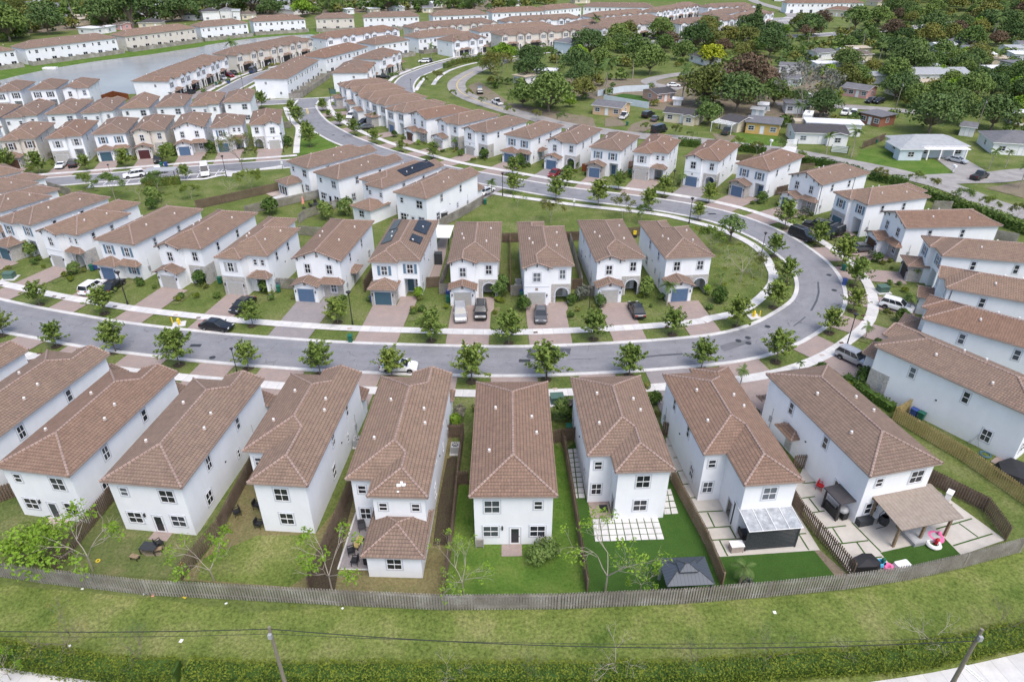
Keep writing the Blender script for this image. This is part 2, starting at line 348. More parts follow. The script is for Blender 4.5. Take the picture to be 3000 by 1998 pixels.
def roof_mesh(name,fs,th=.18,r=.12,mats=('roof_tile','soffit','ridge')):
    mb=MB();ed={};fs=[dedup(f) for f in fs]
    key=lambda p:tuple(round(x,3) for x in p)
    up=[]
    for f in fs:
        if nrm(f)[2]<0:f=f[::-1]
        up.append(f);mb.poly(f,0);mb.poly([(x,y,z-th) for x,y,z in f[::-1]],1)
        for i in range(len(f)):
            a,b=f[i],f[(i+1)%len(f)];ed.setdefault(frozenset((key(a),key(b))),[]).append((a,b,f))
    for e,l in ed.items():
        a,b,f=l[0]
        if len(l)==1:
            mb.poly([(a[0],a[1],a[2]-th),(b[0],b[1],b[2]-th),b,a],1)
            if abs(a[2]-b[2])>.05: mb.tube((a[0],a[1],a[2]+.02),(b[0],b[1],b[2]+.02),r*.75,None,6,2)
        else:
            n1=nrm(f);c=[sum(p[i] for p in l[1][2])/len(l[1][2]) for i in range(3)]
            if sum(n1[i]*(c[i]-a[i]) for i in range(3))<-.01 and r: mb.tube((a[0],a[1],a[2]+.01),(b[0],b[1],b[2]+.01),r,None,6,2)
    return mb.mesh(name,mats)
def simple_roof(name,x0,x1,y0,y1,z,front='hip',back='hip',sl=.42,axis='y',th=.13):
    """small roof; front end at y0 (axis y) ; ridge along axis"""
    if axis=='x':
        sw=lambda p:(p[1],p[0],p[2]); fs=_sr(y0,y1,x0,x1,z,front,back,sl); fs=[[sw(p) for p in f] for f in fs]
    else: fs=_sr(x0,x1,y0,y1,z,front,back,sl)
    return roof_mesh(name,fs,th,.09)
def _sr(x0,x1,y0,y1,z,front,back,sl):
    w=x1-x0;h=w/2*sl;xm=(x0+x1)/2
    a=(xm,y0+(w/2 if front=='hip' else 0),z+h);b=(xm,y1-(w/2 if back=='hip' else 0),z+h)
    if a[1]>b[1]: ym=(y0+y1)/2;hh=(y1-y0)/2*sl; a=(x0+(y1-y0)/2,ym,z+hh);b=(x1-(y1-y0)/2,ym,z+hh); return [[(x0,y0,z),(x1,y0,z),b,a],[(x1,y1,z),(x0,y1,z),a,b],[(x0,y1,z),(x0,y0,z),a],[(x1,y0,z),(x1,y1,z),b]]
    fs=[[(x0,y0,z),a,b,(x0,y1,z)],[(x1,y0,z),(x1,y1,z),b,a]]
    if front=='hip':fs.append([(x0,y0,z),(x1,y0,z),a])
    if back=='hip':fs.append([(x0,y1,z),(x1,y1,z),b])
    return fs
def shed_roof(name,x0,x1,y0,y1,z0,z1):
    """lean-to with hipped ends: eave at y0, against a wall at y1"""
    d=y1-y0; return roof_mesh(name,[[(x0,y0,z0),(x1,y0,z0),(x1-d*.8,y1,z1),(x0+d*.8,y1,z1)],[(x0,y0,z0),(x0+d*.8,y1,z1),(x0,y1,z0+.02)],[(x1,y0,z0),(x1,y1,z0+.02),(x1-d*.8,y1,z1)]],.13,.09)
WIN={}
def win(w,h,shut=None,trim=True,simple=False):
    """window facing -y, centred; returns (mesh, pane mesh)"""
    k=(w,h,shut,trim,simple)
    if k in WIN:return WIN[k]
    mb=MB();f=.05;tr=.13 if trim else 0
    if trim: 
        mb.box(-w/2-tr,-.03,-h/2-tr,w/2+tr,.02,-h/2,1);mb.box(-w/2-tr,-.03,h/2,w/2+tr,.02,h/2+tr,1);mb.box(-w/2-tr,-.03,-h/2,-w/2,.02,h/2,1);mb.box(w/2,-.03,-h/2,w/2+tr,.02,h/2,1)
    mb.box(-w/2,-.06,-h/2,-w/2+f,.01,h/2);mb.box(w/2-f,-.06,-h/2,w/2,.01,h/2)
    mb.box(-w/2+f,-.06,-h/2,w/2-f,.01,-h/2+f);mb.box(-w/2+f,-.06,h/2-f,w/2-f,.01,h/2)
    mb.box(-w/2+f,-.055,-.03,w/2-f,.01,.03)
    if w>.75: mb.box(-.022,-.05,-h/2+f,.022,.01,-.03);mb.box(-.022,-.05,.03,.022,.01,h/2-f)
    ms=['white','trim_grey']
    if shut:
        ms.append(shut)
        for sx in (-1,1):
            x=sx*(w/2+tr+.24); mb.box(x-.2,-.05,-h/2-.03,x+.2,.02,h/2+.03,2)
    pm=MB().box(-w/2+f,-.02,-h/2+f,w/2-f,.005,h/2-f).mesh('pane',['glass'])
    WIN[k]=(mb.mesh('window',ms),pm);return WIN[k]
def wnode(x,y,z,w=1.,h=1.5,rz=0.,shut=None,trim=True,pane=True):
    a,b=win(w,h,shut,trim); return Nd('window',a,(x,y,z),rz,[Nd('pane',b)] if pane else [])
DOOR={}
def garage_door(col,w=2.5,h=2.15):
    k=('g',col,w)
    if k not in DOOR:
        mb=MB();mb.box(-w/2-.12,-.03,0,-w/2,.02,h+.12,1);mb.box(w/2,-.03,0,w/2+.12,.02,h+.12,1);mb.box(-w/2,-.03,h,w/2,.02,h+.12,1)
        for i in range(5): z=h*i/5; mb.box(-w/2,-.02,z+.012,w/2,.0,z+h/5-.012);
        mb.box(-w/2,-.004,0,w/2,.02,h)
        DOOR[k]=mb.mesh('garage_door',[col,'trim_grey'])
    return DOOR[k]
def door(col,glass=False,w=.95,h=2.1):
    k=(col,glass,w)
    if k not in DOOR:
        mb=MB();mb.box(-w/2-.1,-.03,0,-w/2,.02,h+.1,1);mb.box(w/2,-.03,0,w/2+.1,.02,h+.1,1);mb.box(-w/2,-.03,h,w/2,.02,h+.1,1);mb.box(-w/2,-.02,.02,w/2,.01,h)
        if glass: mb.box(-w/2+.13,-.035,.2,w/2-.13,.0,h-.15,2)
        hd=MB();hd.tube((w/2-.08,-.02,1.02),(w/2-.08,-.09,1.02),.03,None,6);hd.tube((w/2-.08,-.08,1.02),(w/2-.22,-.08,1.02),.015,None,5)
        DOOR[k]=(mb.mesh('door',[col,'trim_grey','glass']),hd.mesh('handle',['black']))
    return DOOR[k]
def dnode(x,y,col,glass=False,rz=0.,z=.05):
    a,b=door(col,glass);return Nd('door',a,(x,y,z),rz,[Nd('handle',b)])
_lm=MB();_lm.box(-.05,-.03,-.2,.05,.02,.2);_lm.lathe([(0,-.22),(.08,-.16),(.08,.12),(.1,.14),(0,.26)],0,-.13,6);LANT=_lm.mesh('wall_lantern',['black'])
_v=MB();_v.tube((0,0,-.1),(0,0,.16),.07,None,8);_v.lathe([(.13,.14),(.13,.2),(0,.28)],0,0,8);_v.lathe([(.2,-.05),(.16,.02),(.07,.05)],0,0,8,1);VENT=_v.mesh('roof_vent',['white_plastic','roof_mortar'])
_b=MB();_b.box(-.06,-.34,-.06,.06,.02,.06);_b.box(-.06,-.06,-.42,.06,.02,-.06);CORB=_b.mesh('corbel',['door_dark'])
_g=MB();_g.box(-.2,-.04,-.2,.2,.02,.2);GV=_g.mesh('gable_vent',['soffit'])
_m=MB();_m.box(-.2,-.14,-.35,.2,.02,.3);_m.tube((.1,-.05,-1.4),(.1,-.05,-.35),.03,None,5);_m.tube((.1,-.05,.3),(.1,-.05,1.5),.025,None,5);MBOX=_m.mesh('meter_box',['ac_grey'])
_m=MB();_m.box(-.09,-.08,-.07,.09,.02,.07);WVENT=_m.mesh('wall_vent',['dark_metal'])
def arch_panel(x0,x1,z1,y0,y1,cx,aw,ah,mi=0):
    """wall panel with an arched opening (faces -y)"""
    mb=MB();r=aw/2;n=12
    arc=[(cx+r*math.cos(math.pi*i/n),ah-r+r*math.sin(math.pi*i/n)) for i in range(n+1)]
    out=[(x0,0),(cx-r,0)]+arc[::-1]+[(cx+r,0),(x1,0),(x1,z1),(x0,z1)]
    mb.poly([(x,y0,z) for x,z in out],0);mb.poly([(x,y1,z) for x,z in out[::-1]],0)
    for i in range(len(out)):
        a,b=out[i],out[(i+1)%len(out)];mb.poly([(a[0],y0,a[1]),(a[0],y1,a[1]),(b[0],y1,b[1]),(b[0],y0,b[1])],0)
    r2=r+.16;tr=[(cx+r2*math.cos(math.pi*i/n),ah-r+r2*math.sin(math.pi*i/n)) for i in range(n+1)]
    for i in range(n):
        mb.poly([(arc[i][0],y0-.04,arc[i][1]),(tr[i][0],y0-.04,tr[i][1]),(tr[i+1][0],y0-.04,tr[i+1][1]),(arc[i+1][0],y0-.04,arc[i+1][1])],1)
        mb.poly([(tr[i][0],y0-.04,tr[i][1]),(tr[i][0],y0,tr[i][1]),(tr[i+1][0],y0,tr[i+1][1]),(tr[i+1][0],y0-.04,tr[i+1][1])],1)
    for sx in (-1,1): a=cx+sx*r;b=cx+sx*r2; mb.box(min(a,b),y0-.04,0,max(a,b),y0,ah-r,1)
    return mb
def footprint(front,rear,L,recess=None):
    a=HW-OV;pl=[]
    def end(sp,rev):
        if sp[0]!='step': return [(-a,OV),(a,OV)]
        _,side,w,s,k=sp;xi=HW-w+OV
        q=[(-a,OV),(xi,OV),(xi,-s+OV),(a,-s+OV)]
        if (side=='L')!=rev: q=[(-x,y) for x,y in q[::-1]]
        return q
    f=end(front,False)
    r=[(-x,L-y) for x,y in end(rear,True)]
    if recess:
        x0,x1,d=recess;o=[]
        for i,p in enumerate(f):
            o.append(p)
            if i+1<len(f):
                q=f[i+1]
                if abs(p[1]-q[1])<1e-6 and p[0]<=x0+1e-6 and q[0]>=x1-1e-6: o+=[(x0,p[1]),(x0,p[1]+d),(x1,p[1]+d),(x1,p[1])]
        f=o
    return dedup3(f+r)
def dedup3(pl):
    o=[]
    for p in pl:
        if not o or math.dist(o[-1],p)>1e-4:o.append(p)
    return o
HT={}
def house(style,rear=('hip',),L=16.,gd='door_grey',sh=None,wall='stucco',extra=(),fd='door_grey',rs=True,far=False):
    k=(style,rear,L,gd,sh,wall,extra,fd,rs,far)
    if k in HT:return HT[k]
    a=HW-OV;ch=[];wx=.7
    st={'S3':('step','L',4.5,.8,'gable'),'S8':('step','L',4.5,.8,'gable'),'S5':('step','L',4.5,1.2,'gable'),'S4':('step','L',4.4,1.8,'hip'),'S7':('step','L',4.5,.8,'hip'),'S15':('step','L',4.4,1.0,'hip'),
        'S6':('gable',),'S2':('hip',),'S11':('hip',),'S12':('hip',)}[style]
    rec=None
    if style in('S3','S8','S11'): rec=(1.2,3.2,2.2)
    if style in('S4','S7','S15','S12'): rec=(1.05,3.1,1.9)
    if style=='S5': rec=(1.2,3.2,2.)
    low=footprint(st,rear,L,rec);up=footprint(st,rear,L)
    mb=MB();mb.prism(low,-.1,3.1);
    # upper storey with its underside over the porch
    mb.prism(up,3.1,ZE+.02,bottom=True)
    for (sp,yy,sg) in ((st,None,1),):
        if sp[0]=='gable': mb.poly([(-a,OV,ZE+.02),(a,OV,ZE+.02),(0,OV,ZE+a*SL-.02)])
        elif sp[0]=='step' and sp[4]=='gable':
            s=sp[3];xa,xb=-a,-HW+sp[2]-OV;xm=(xa+xb)/2;mb.poly([(xa,OV-s,ZE+.02),(xb,OV-s,ZE+.02),(xm,OV-s,ZE+(xb-xa)/2*SL)])
    # storey band
    ch.append(Nd('wall',mb.mesh('wall',[wall])))
    ch.append(Nd('roof',roof_mesh('roof',roof_faces(st,rear,L)),ch=[Nd('roof_vent',VENT,(x,y,ZE+(HW-abs(x))*SL+.08)) for x,y in ((-1.9,L*.42),(-2.3,L*.55),(1.7,L*.34),(2.2,L*.7))][:2 if far else 4]))
    ws=-st[3]+OV if st[0]=='step' else OV;xw=(-a+(-HW+(st[2] if st[0]=='step' else HW)-OV))/2 if st[0]=='step' else -1.75
    if st[0]=='step':
        b=MB();b.box(-a-.03,ws-.04,3.1,-HW+st[2]-OV+.03,ws,3.22);ch.append(Nd('string_course',b.mesh('string_course',['trim_grey'])))
    zu=4.75
    def lant(x,y): return [] if far else [Nd('wall_lantern',LANT,(x,y,1.75))]
    def gd_at(x,y): return [Nd('garage_door',garage_door(gd),(x,y,0))]+lant(x-1.55,y)+lant(x+1.55,y)
    def gbox(y0,kind,stn,x0=-a-.02,x1=.15):
        m=MB();m.prism([(x0,y0),(x1,y0),(x1,ws),(x0,ws)],-.1,2.78)
        if kind=='gable': m.poly([(x0,y0,2.78),(x1,y0,2.78),((x0+x1)/2,y0,2.78+(x1-x0)/2*.36)])
        n=[Nd('garage_wall',m.mesh('garage_wall',['ledge_stone' if stn else wall])),Nd('garage_roof',simple_roof('garage_roof',x0-.38,x1+.38,y0-.45,ws+(.0 if kind=='gable' else 2.4),2.76,kind,'gable' if kind=='gable' else 'hip',.36))]
        if kind=='gable': n+= [Nd('gable_vent',GV,((x0+x1)/2,y0,2.95))]+([] if far else [Nd('corbel',CORB,(x,y0,z)) for x,z in ((x0+.1,2.72),(x1-.1,2.72),((x0+x1)/2,3.38))])
        return n+gd_at((x0+x1)/2,y0)
    def arch(xc=2.2,stn=True,sidearch=False):
        m=arch_panel(.62 if st[0]=='step' else .2,a+.04,3.16,OV-.07,OV+.18,xc,1.9,2.55)
        n=[Nd('stone_panel',m.mesh('stone_panel',['ledge_stone','trim_grey']))]
        b=MB();b.box(a-.3,OV+.18,0,a+.035,OV+2.3,3.14);n.append(Nd('stone_return',b.mesh('stone_return',['ledge_stone'])))
        return n+[dnode(xc-.2,OV+2.2,fd)]
    if style in('S3','S8','S5','S4','S7','S15'):
        big=style=='S8'
        ch.append(wnode(xw,ws,zu-.05,1.15 if big else .95,1.5,0,sh if style in('S4','S7','S15') else None))
    if style=='S3': ch+=gbox(-2.1,'gable',False)+arch()+[wnode(2.2,OV,zu,.95,1.5)]
    if style=='S8': ch+=gd_at(xw,ws)+[Nd('gable_vent',GV,(xw,ws,2.75))]+arch()+[wnode(2.2,OV,zu,.9,1.5)]
    if style=='S5':
        ch+=gd_at(xw,ws)+arch()+[wnode(1.4,OV,zu+.2,.55,.9),wnode(2.7,OV,zu+.2,.55,.9)]
        ch.append(Nd('porch_roof',shed_roof('porch_roof',.45,a+.35,-.55,OV,3.2,3.85)))
    if style in('S3','S8','S5') and not far: ch+=[Nd('corbel',CORB,(x,ws,z)) for x,z in ((xw-1.6,ZE-.1),(xw+1.6,ZE-.1),(xw,ZE+.42))]
    if style=='S4':
        m=MB();m.box(-a-.05,ws-.07,0,-HW+st[2]-OV+.05,ws,3.1);x0=xw-1.3;
        mm=MB();mm.box(-a-.05,ws-.06,-.1,x0-.08,ws-.002,3.08);mm.box(x0+2.68,ws-.06,-.1,-HW+st[2]-OV+.06,ws-.002,3.08);mm.box(x0-.08,ws-.06,2.3,x0+2.68,ws-.002,3.08)
        ch+=[Nd('stone_panel',mm.mesh('stone_panel',['ledge_stone'])),Nd('garage_door',garage_door(gd),(xw,ws-.01,0))]+lant(xw-1.55,ws-.06)+lant(xw+1.55,ws-.06)
        ch+=[wnode(1.4,OV,zu+.2,.6,.95),wnode(2.6,OV,zu+.2,.6,.95),dnode(1.7,OV+1.9,fd),Nd('porch_roof',shed_roof('porch_roof',.3,a+.4,-1.05,OV,2.95,3.65))]
        pc=MB();pc.box(a-.32,-.7,-.1,a,OV-.002,2.93);pc.box(.5,-.7,2.6,a-.32,-.45,2.93);ch.append(Nd('porch_column',pc.mesh('porch_column',[wall])))
    if style=='S7': ch+=gbox(-2.5,'hip',True)+[wnode(2.1,OV,zu,.95,1.5,0,sh),dnode(1.6,OV+1.9,fd),wnode(2.65,OV+1.9,1.6,.5,1.2)]
    if style=='S15':
        x0=xw-1.3;mm=MB();mm.box(-a-.05,ws-.06,-.1,x0-.08,ws-.002,3.08);mm.box(x0+2.68,ws-.06,-.1,-HW+st[2]-OV+.06,ws-.002,3.08);mm.box(x0-.08,ws-.06,2.3,x0+2.68,ws-.002,3.08)
        ch+=[Nd('stone_panel',mm.mesh('stone_panel',['ledge_stone'])),Nd('garage_door',garage_door(gd),(xw,ws-.01,0))]+lant(xw-1.55,ws-.06)+[wnode(2.1,OV,zu,.95,1.5,0,sh),dnode(1.6,OV+1.9,fd)]
    if style=='S6':
        ch+=[wnode(-1.7,OV,zu-.1,.9,1.5),wnode(1.7,OV,zu-.1,.9,1.5),Nd('gable_vent',GV,(0,OV,ZE+.45)),wnode(2.0,OV,1.6,.9,1.45)]
        ch+=gbox(-1.6,'gable',False)+[Nd('porch_roof',shed_roof('porch_roof',-.2,a+.4,-.75,OV,2.76,3.4))]
        if not far: ch+=[Nd('corbel',CORB,(x,OV,z)) for x,z in ((-3.1,ZE-.02),(-1.9,ZE+.35),(1.9,ZE+.35),(3.1,ZE-.02),(0,ZE+1.1))]
        m=MB();m.box(.4,OV-.06,-.1,a+.04,OV,2.9);m2=MB();m2.box(.4,OV-.06,-.1,1.38,OV-.001,2.9);m2.box(2.62,OV-.06,-.1,a+.04,OV-.001,2.9);m2.box(1.38,OV-.06,2.5,2.62,OV-.001,2.9);m2.box(1.38,OV-.06,-.1,2.62,OV-.001,.7);ch.append(Nd('stone_panel',m2.mesh('stone_panel',['ledge_stone'])))
    if style=='S2':
        ch+=[wnode(-1.75,OV,zu-.1,.9,1.5,0,sh),wnode(1.75,OV,zu-.1,.9,1.5,0,sh),wnode(2.0,OV,1.6,.9,1.45,0,sh)]
        ch+=gbox(-1.2,'hip',False)+[Nd('porch_roof',shed_roof('porch_roof',-.2,a+.4,-.75,OV,2.76,3.4))]
    if style=='S11':
        ch+=[wnode(-1.75,OV,zu,1.,1.5),wnode(1.9,OV,zu,1.,1.5)]+gbox(-2.1,'gable',False)+arch()
        m2=MB();m2.box(-a-.04,OV-.06,2.9,.2,OV-.001,3.16);ch.append(Nd('stone_band',m2.mesh('stone_band',['ledge_stone'])))
    if style=='S12': ch+=[wnode(-1.75,OV,zu-.1,.9,1.5,0,sh),wnode(1.75,OV,zu-.1,.9,1.5,0,sh)]+gbox(-1.7,'gable',True)+[dnode(1.6,OV+1.9,fd)]
    # rear (faces +y)
    pi=math.pi
    if rs:
        if rear[0]=='step':
            _,sd,w,s,_k=rear;sg=-1 if sd=='L' else 1;xc=sg*(HW-w/2);yr=L+s-OV;xo=-sg*(HW-(W-w)/2)
            if w<5.5: ch+=[wnode(xc-1.45,yr,zu,.75,.9,pi),wnode(xc+1.45,yr,zu,.75,.9,pi)]
            else: ch+=[wnode(xc,yr,zu,1.3,1.5,pi),wnode(xc,yr,1.75,1.3,1.4,pi)]
            ch+=[wnode(xo+sg*.1,L-OV,zu,.75,1.,pi),wnode(xo+sg*.1,L-OV,1.75,1.,1.4,pi),dnode(sg*(HW-w+OV),L+s*.45,'door_grey',True,pi/2*(1 if sg>0 else -1)*-1)]
        else:
            ch+=[wnode(-1.9 if 'wflip' not in extra else 1.9,L-OV,zu,1.4,1.5,pi),wnode(2.2 if 'wflip' not in extra else -2.2,L-OV,zu+.15,.75,1.,pi),wnode(2.05,L-OV,1.7,1.4,1.35,pi),wnode(-2.2,L-OV,1.7,1.4,1.35,pi),dnode(-.15,L-OV,'white',True,pi)]
            if not far: ch+=[Nd('wall_lantern',LANT,(1.0,L-OV,2.15),pi)]
    # sides
    for sx,l in ((1,((.28,4.9,.7,1.4),(.62,4.9,.7,1.4),(.8,1.7,1.,1.5))),(-1,((.33,4.9,.7,1.4),(.7,4.9,.8,1.5),(.78,1.7,1.,1.5),(.4,1.9,.5,1.)))):
        for fy,z,w,h in l:
            if far and z<3: continue
            ch.append(wnode(sx*a,L*fy,z,w,h,sx*pi/2,pane=not far))
    if not far:
        ch+=[Nd('meter_box',MBOX,(a,L*.12,1.5),pi/2),Nd('meter_box',MBOX,(-a,L*.2,1.5),-pi/2),Nd('wall_vent',WVENT,(a,L*.47,3.0),pi/2),Nd('wall_vent',WVENT,(-a,L*.55,2.9),-pi/2)]
    for e in extra:
        if e=='annex':   # one storey hipped room at the back, on the house's left
            sg=-1;x0,x1=-a+.0,-a+4.7;y0=L+(rear[3] if rear[0]=='step' else 0)-OV;m=MB();m.prism([(x0,y0),(x1,y0),(x1,y0+3.7),(x0,y0+3.7)],-.1,2.9)
            ch+=[Nd('annex_wall',m.mesh('annex_wall',[wall])),Nd('annex_roof',simple_roof('annex_roof',x0-.42,x1+.42,y0-1.6,y0+4.1,2.9,'hip','hip',.42)),wnode((x0+x1)/2,y0+3.7,1.7,1.3,1.3,pi)]
        if e=='annexd':
            x0,x1=-a-.0,-a+4.2;y0=L+(rear[3] if rear[0]=='step' else 0)-OV
            if rear[0]!='step': x0,x1=a-3.6,a
            m=MB();m.prism([(x0,y0),(x1,y0),(x1,y0+3.4),(x0,y0+3.4)],-.1,2.8)
            ch+=[Nd('annex_wall',m.mesh('annex_wall',[wall])),Nd('annex_roof',simple_roof('annex_roof',x0-.4,x1+.4,y0-1.2,y0+3.8,2.8,'hip','hip',.42))]+[Nd('glass_door',door('white',True)[0],(x,y0+3.4,.05),pi) for x in (x0+.9,x0+1.9,x0+2.9)]
        if e=='awn': 
            m=shed_roof('side_canopy',-1.5,1.5,-1.1,0,2.55,3.05); ch.append(Nd('side_canopy',m,(a,L*.33,0),pi/2)); b=MB();b.tube((0,-.02,1.9),(0,-.9,2.5),.05,None,5);ch.append(Nd('canopy_brace',b.mesh('canopy_brace',['door_dark']),(a,L*.33-1.2,0),pi/2)); ch.append(dnode(a,L*.33,'door_grey',False,pi/2))
        if e=='pipe':
            b=MB();b.path([(0,0,ZE-.1),(0,0,.1)],.05,5);dp=b.mesh('downpipe',['dark_metal']);ch+=[Nd('downpipe',dp,(a+.06,OV+.5,0)),Nd('downpipe',dp,(a+.06,L*.72,0))]
        if e=='flash': ch.append(Nd('roof_patch',PATCH,(-HW+2.6,L+rear[3]-.9,ZE+.9*SL+.03)))
    HT[k]=ch;return ch
_p=MB()
for i,(x,y,r) in enumerate(((-.3,-.2,.19),(.12,-.15,.2),(.1,.42,.1),(-.08,-.42,.12))): 
    _p.poly([(x-r,y-r*.7,-(y-r*.7)*SL),(x+r,y-r*.7,-(y-r*.7)*SL),(x+r*.8,y+r*.7,-(y+r*.7)*SL),(x-r*.9,y+r*.6,-(y+r*.6)*SL)])
PATCH=_p.mesh('roof_patch',['white_plastic'])
HOUSES=[]
def place_house(cx,cy,dirdeg,side,style,label,rear=('hip',),L=16.,mx=False,at_wing=None,**kw):
    d=rad(dirdeg);yd=(math.cos(d),math.sin(d));xd=(math.sin(d),-math.cos(d))
    s=HW if side=='R' else -HW;oy=0
    if at_wing is not None: oy=-at_wing
    ox=cx-s*xd[0]-oy*yd[0];oyy=cy-s*xd[1]-oy*yd[1]
    ch=house(style,rear,L,**kw)
    o=thing('house',label,'house',ch,(ox,oyy,0),d-math.pi/2,'detached houses with tiled roofs',(-1,1,1) if mx else None)
    HOUSES.append((ox,oyy,xd,yd,style,mx,L)); return o
# ---------------------------------------------------------------- ground and streets
g=MB();g.poly([(-2600,-300,-.06),(2600,-300,-.06),(2600,4200,-.06),(-2600,4200,-.06)]);struct('ground',g.mesh('ground',['grass']))
LOOP=[(-150,118),(-120,106),(-96,96),(-75,87.9),(-64,84.4),(-55.6,82),(-42,79.2),(-30,77.4),(-21.6,76.5),(-10,75.8),(-.5,75.5),(9,76),(20,77.2),(29.5,79),(36,82),(41.5,86.3),(46,91),(48.9,97),(50.2,104),(49.6,111),(47.6,118.3),(43.3,125.5),(38,130.5),(30,135),(24,137.6),(15,141),(8.2,144),(-4.7,151.2),(-17.5,158.9),(-27,167),(-35.6,175),(-42,182.2),(-47.6,189),(-57,203.5),(-63.2,217),(-66.6,227),(-67.6,236)]
loop=catmull(LOOP)
D_ST=[(-190,120),(-160,130.5),(-140,137.5)]+[]
dn=[G('f',300,455),G('f',900,470),G('f',1500,432),G('f',2300,400),G('e',400,1100),G('e',800,1070),G('e',1040,1052)]
dn=[(-108.5,148.2),(-101,150.4),(-93,152.9),(-82,156.2),(-72,159.2),(-62,161.6),(-52,164.4),(-42,168)]
D_ST=[(-200,119),(-165,131),(-135,140)]+dn
dst=catmull(D_ST)
N_ST=[(-230,190),(-180,203),(-140,214),(-110,224),(-90,229.5),(-72,233.8),(-52,238.5),(-36.5,242)]
T_ST=catmull([(-89,229),(-96,234.5),(-99.6,246),(-100,262),(-98.5,281),(-90,302),(-79,324),(-70,334),(-46.5,360),(-20,386),(10,410),(60,440),(120,460),(190,480)])
R_ST=catmull([(-36.5,241),(-38,250),(-39.5,262),(-39,277),(-35.5,289),(-31.5,300),(-22,318),G('t3',800,652),G('t3',1200,603),G('t3',1650,560),G('t3',2050,520),(150,392),(230,430),(300,470)])
S4=R_ST
nst=catmull(N_ST)
def road(name,line,hw=3.25,kerb=.62,mat='asphalt',z=.012):
    struct(name,ribbon(MB(),line,-hw,hw,z).mesh(name,[mat]))
    if kerb:
        for sg in (-1,1): struct('kerb',ribbon(MB(),line,sg*hw,sg*(hw+kerb),z+.06,.12).mesh('kerb',['kerb_concrete']))
def clip(line,fn): return [p for p in line if fn(p)]
road('loop_road',loop)
struct('side_road',ribbon(MB(),dst,-3.1,3.1,.02).mesh('side_road',['asphalt']))
dk=[p for p in dst if p[0]<-49]
for sg in (-1,1): struct('kerb',ribbon(MB(),dk,sg*3.1,sg*3.7,.075,.12).mesh('kerb',['kerb_concrete']))
struct('cross_road',ribbon(MB(),nst,-3.2,3.2,.028).mesh('cross_road',['asphalt']))
for seg in ([p for p in nst if p[0]<-71.5],[p for p in nst if -62<p[0]<-43]): struct('kerb',ribbon(MB(),seg,-3.2,-3.8,.08,.12).mesh('kerb',['kerb_concrete']))
seg=[p for p in nst if -84<p[0]<-44];struct('kerb',ribbon(MB(),seg,3.2,3.8,.08,.12).mesh('kerb',['kerb_concrete']))
road('terrace_road',T_ST,3.2,.6,z=.034);struct('boundary_road',ribbon(MB(),R_ST,-3.4,3.4,.04).mesh('boundary_road',['asphalt']))
for sg in (-1,1): struct('kerb',ribbon(MB(),R_ST[3:],sg*3.4,sg*4.,.1,.12).mesh('kerb',['kerb_concrete']))
def walk(line,d0,d1,fn=None,z=.05,mat='concrete_walk',name='sidewalk'):
    l=[p for p in line if fn(p)] if fn else line
    return struct(name,ribbon(MB(),l,d0,d1,z).mesh(name,[mat]))
VERGE0,WK0,WK1=3.87,6.65,8.2
# outer pavement of the loop (right hand side going round), inner pavement in front of the middle row, park side pavement
walk(loop,-WK0,-WK1)
i_b=[i for i,p in enumerate(loop) if p[0]<30 and p[1]<90];walk(loop[:max(i_b)+1],WK0,WK1)
inner=[G('d',0,800),G('d',300,720),G('d',600,660),G('d',800,560),G('d',960,420),G('d',1030,330),G('d',1040,200),G('d',1000,110),G('c',1330,1170),G('c',1180,1040),G('c',870,890),G('c',560,800),G('c',230,720),G('b',2000,690),G('b',1600,645),G('b',1100,590),G('b',700,535),G('b',300,480),G('b',60,432)]
walk(catmull([loop and offs(loop[:max(i_b)+1],7.4)[-1]]+inner[1:]),-.78,.78,z=.055)
walk(dst,5.9,7.4,lambda p:p[0]<-50,z=.052)
walk(catmull(GS('e',[(900,1125),(640,1165),(300,1200)])),-.75,.75,z=.05)
walk(catmull(GS('e',[(1050,980),(1060,850),(1075,690),(1010,620),(960,540),(930,450)])),-.8,.8,z=.057)
walk(nst,5.2,6.7,lambda p:-130<p[0]<-78,z=.05)
walk(T_ST,-5.6,-7.1,z=.052);walk(T_ST,5.6,7.1,z=.052);walk(R_ST[4:],5.4,6.9,z=.05)
walk(catmull(GS('a',[(1250,260),(1290,190),(1360,100)])),-.7,.7,z=.05)
walk(catmull(GS('t3',[(270,980),(330,900),(450,820),(640,755),(880,705),(1200,655),(1660,605)])),-.8,.8,z=.05)
# old neighbourhood streets
OLD=catmull([(8,322),(-4,312),(-11,300),(-16.3,286),(-20,270),(-20,258),(-17.3,246.2),(-11,234),(-2.3,221.7),G('t6',600,440),G('t6',800,490),G('t7',0,440),G('t7',330,465),G('t7',700,510),G('t7',1000,545),G('t7',1300,600),G('t8',400,600),G('t8',600,650),G('t8',760,695),G('t8',1000,790),G('t8',1195,850),G('t8',1500,960)])
struct('old_road',ribbon(MB(),OLD,-3.3,3.3,.05).mesh('old_road',['old_asphalt']))
sp=catmull([G('t8',620,655),G('t8',800,645),G('t8',1000,640),G('t8',1195,618),G('t8',1500,600)]);struct('old_road',ribbon(MB(),sp,-3.6,3.6,.06).mesh('old_road',['old_asphalt']))
for pl in ([('t8',-250,210),('t8',100,225),('t8',250,232),('t8',430,245),('t8',700,270)],):

    struct('old_road',ribbon(MB(),catmull([G(*p) for p in pl]),-2.8,2.8,.045+.004*len(pl)).mesh('old_road',['old_asphalt']))
CDS=catmull([(95,297),(87.8,293.6),(79,288.5),(66.7,283.5),(57.5,277),(51.5,270),(51,264),(54.5,258.5),(60,254)]);struct('old_road',ribbon(MB(),CDS,-2.8,2.8,.07).mesh('old_road',['old_asphalt']))
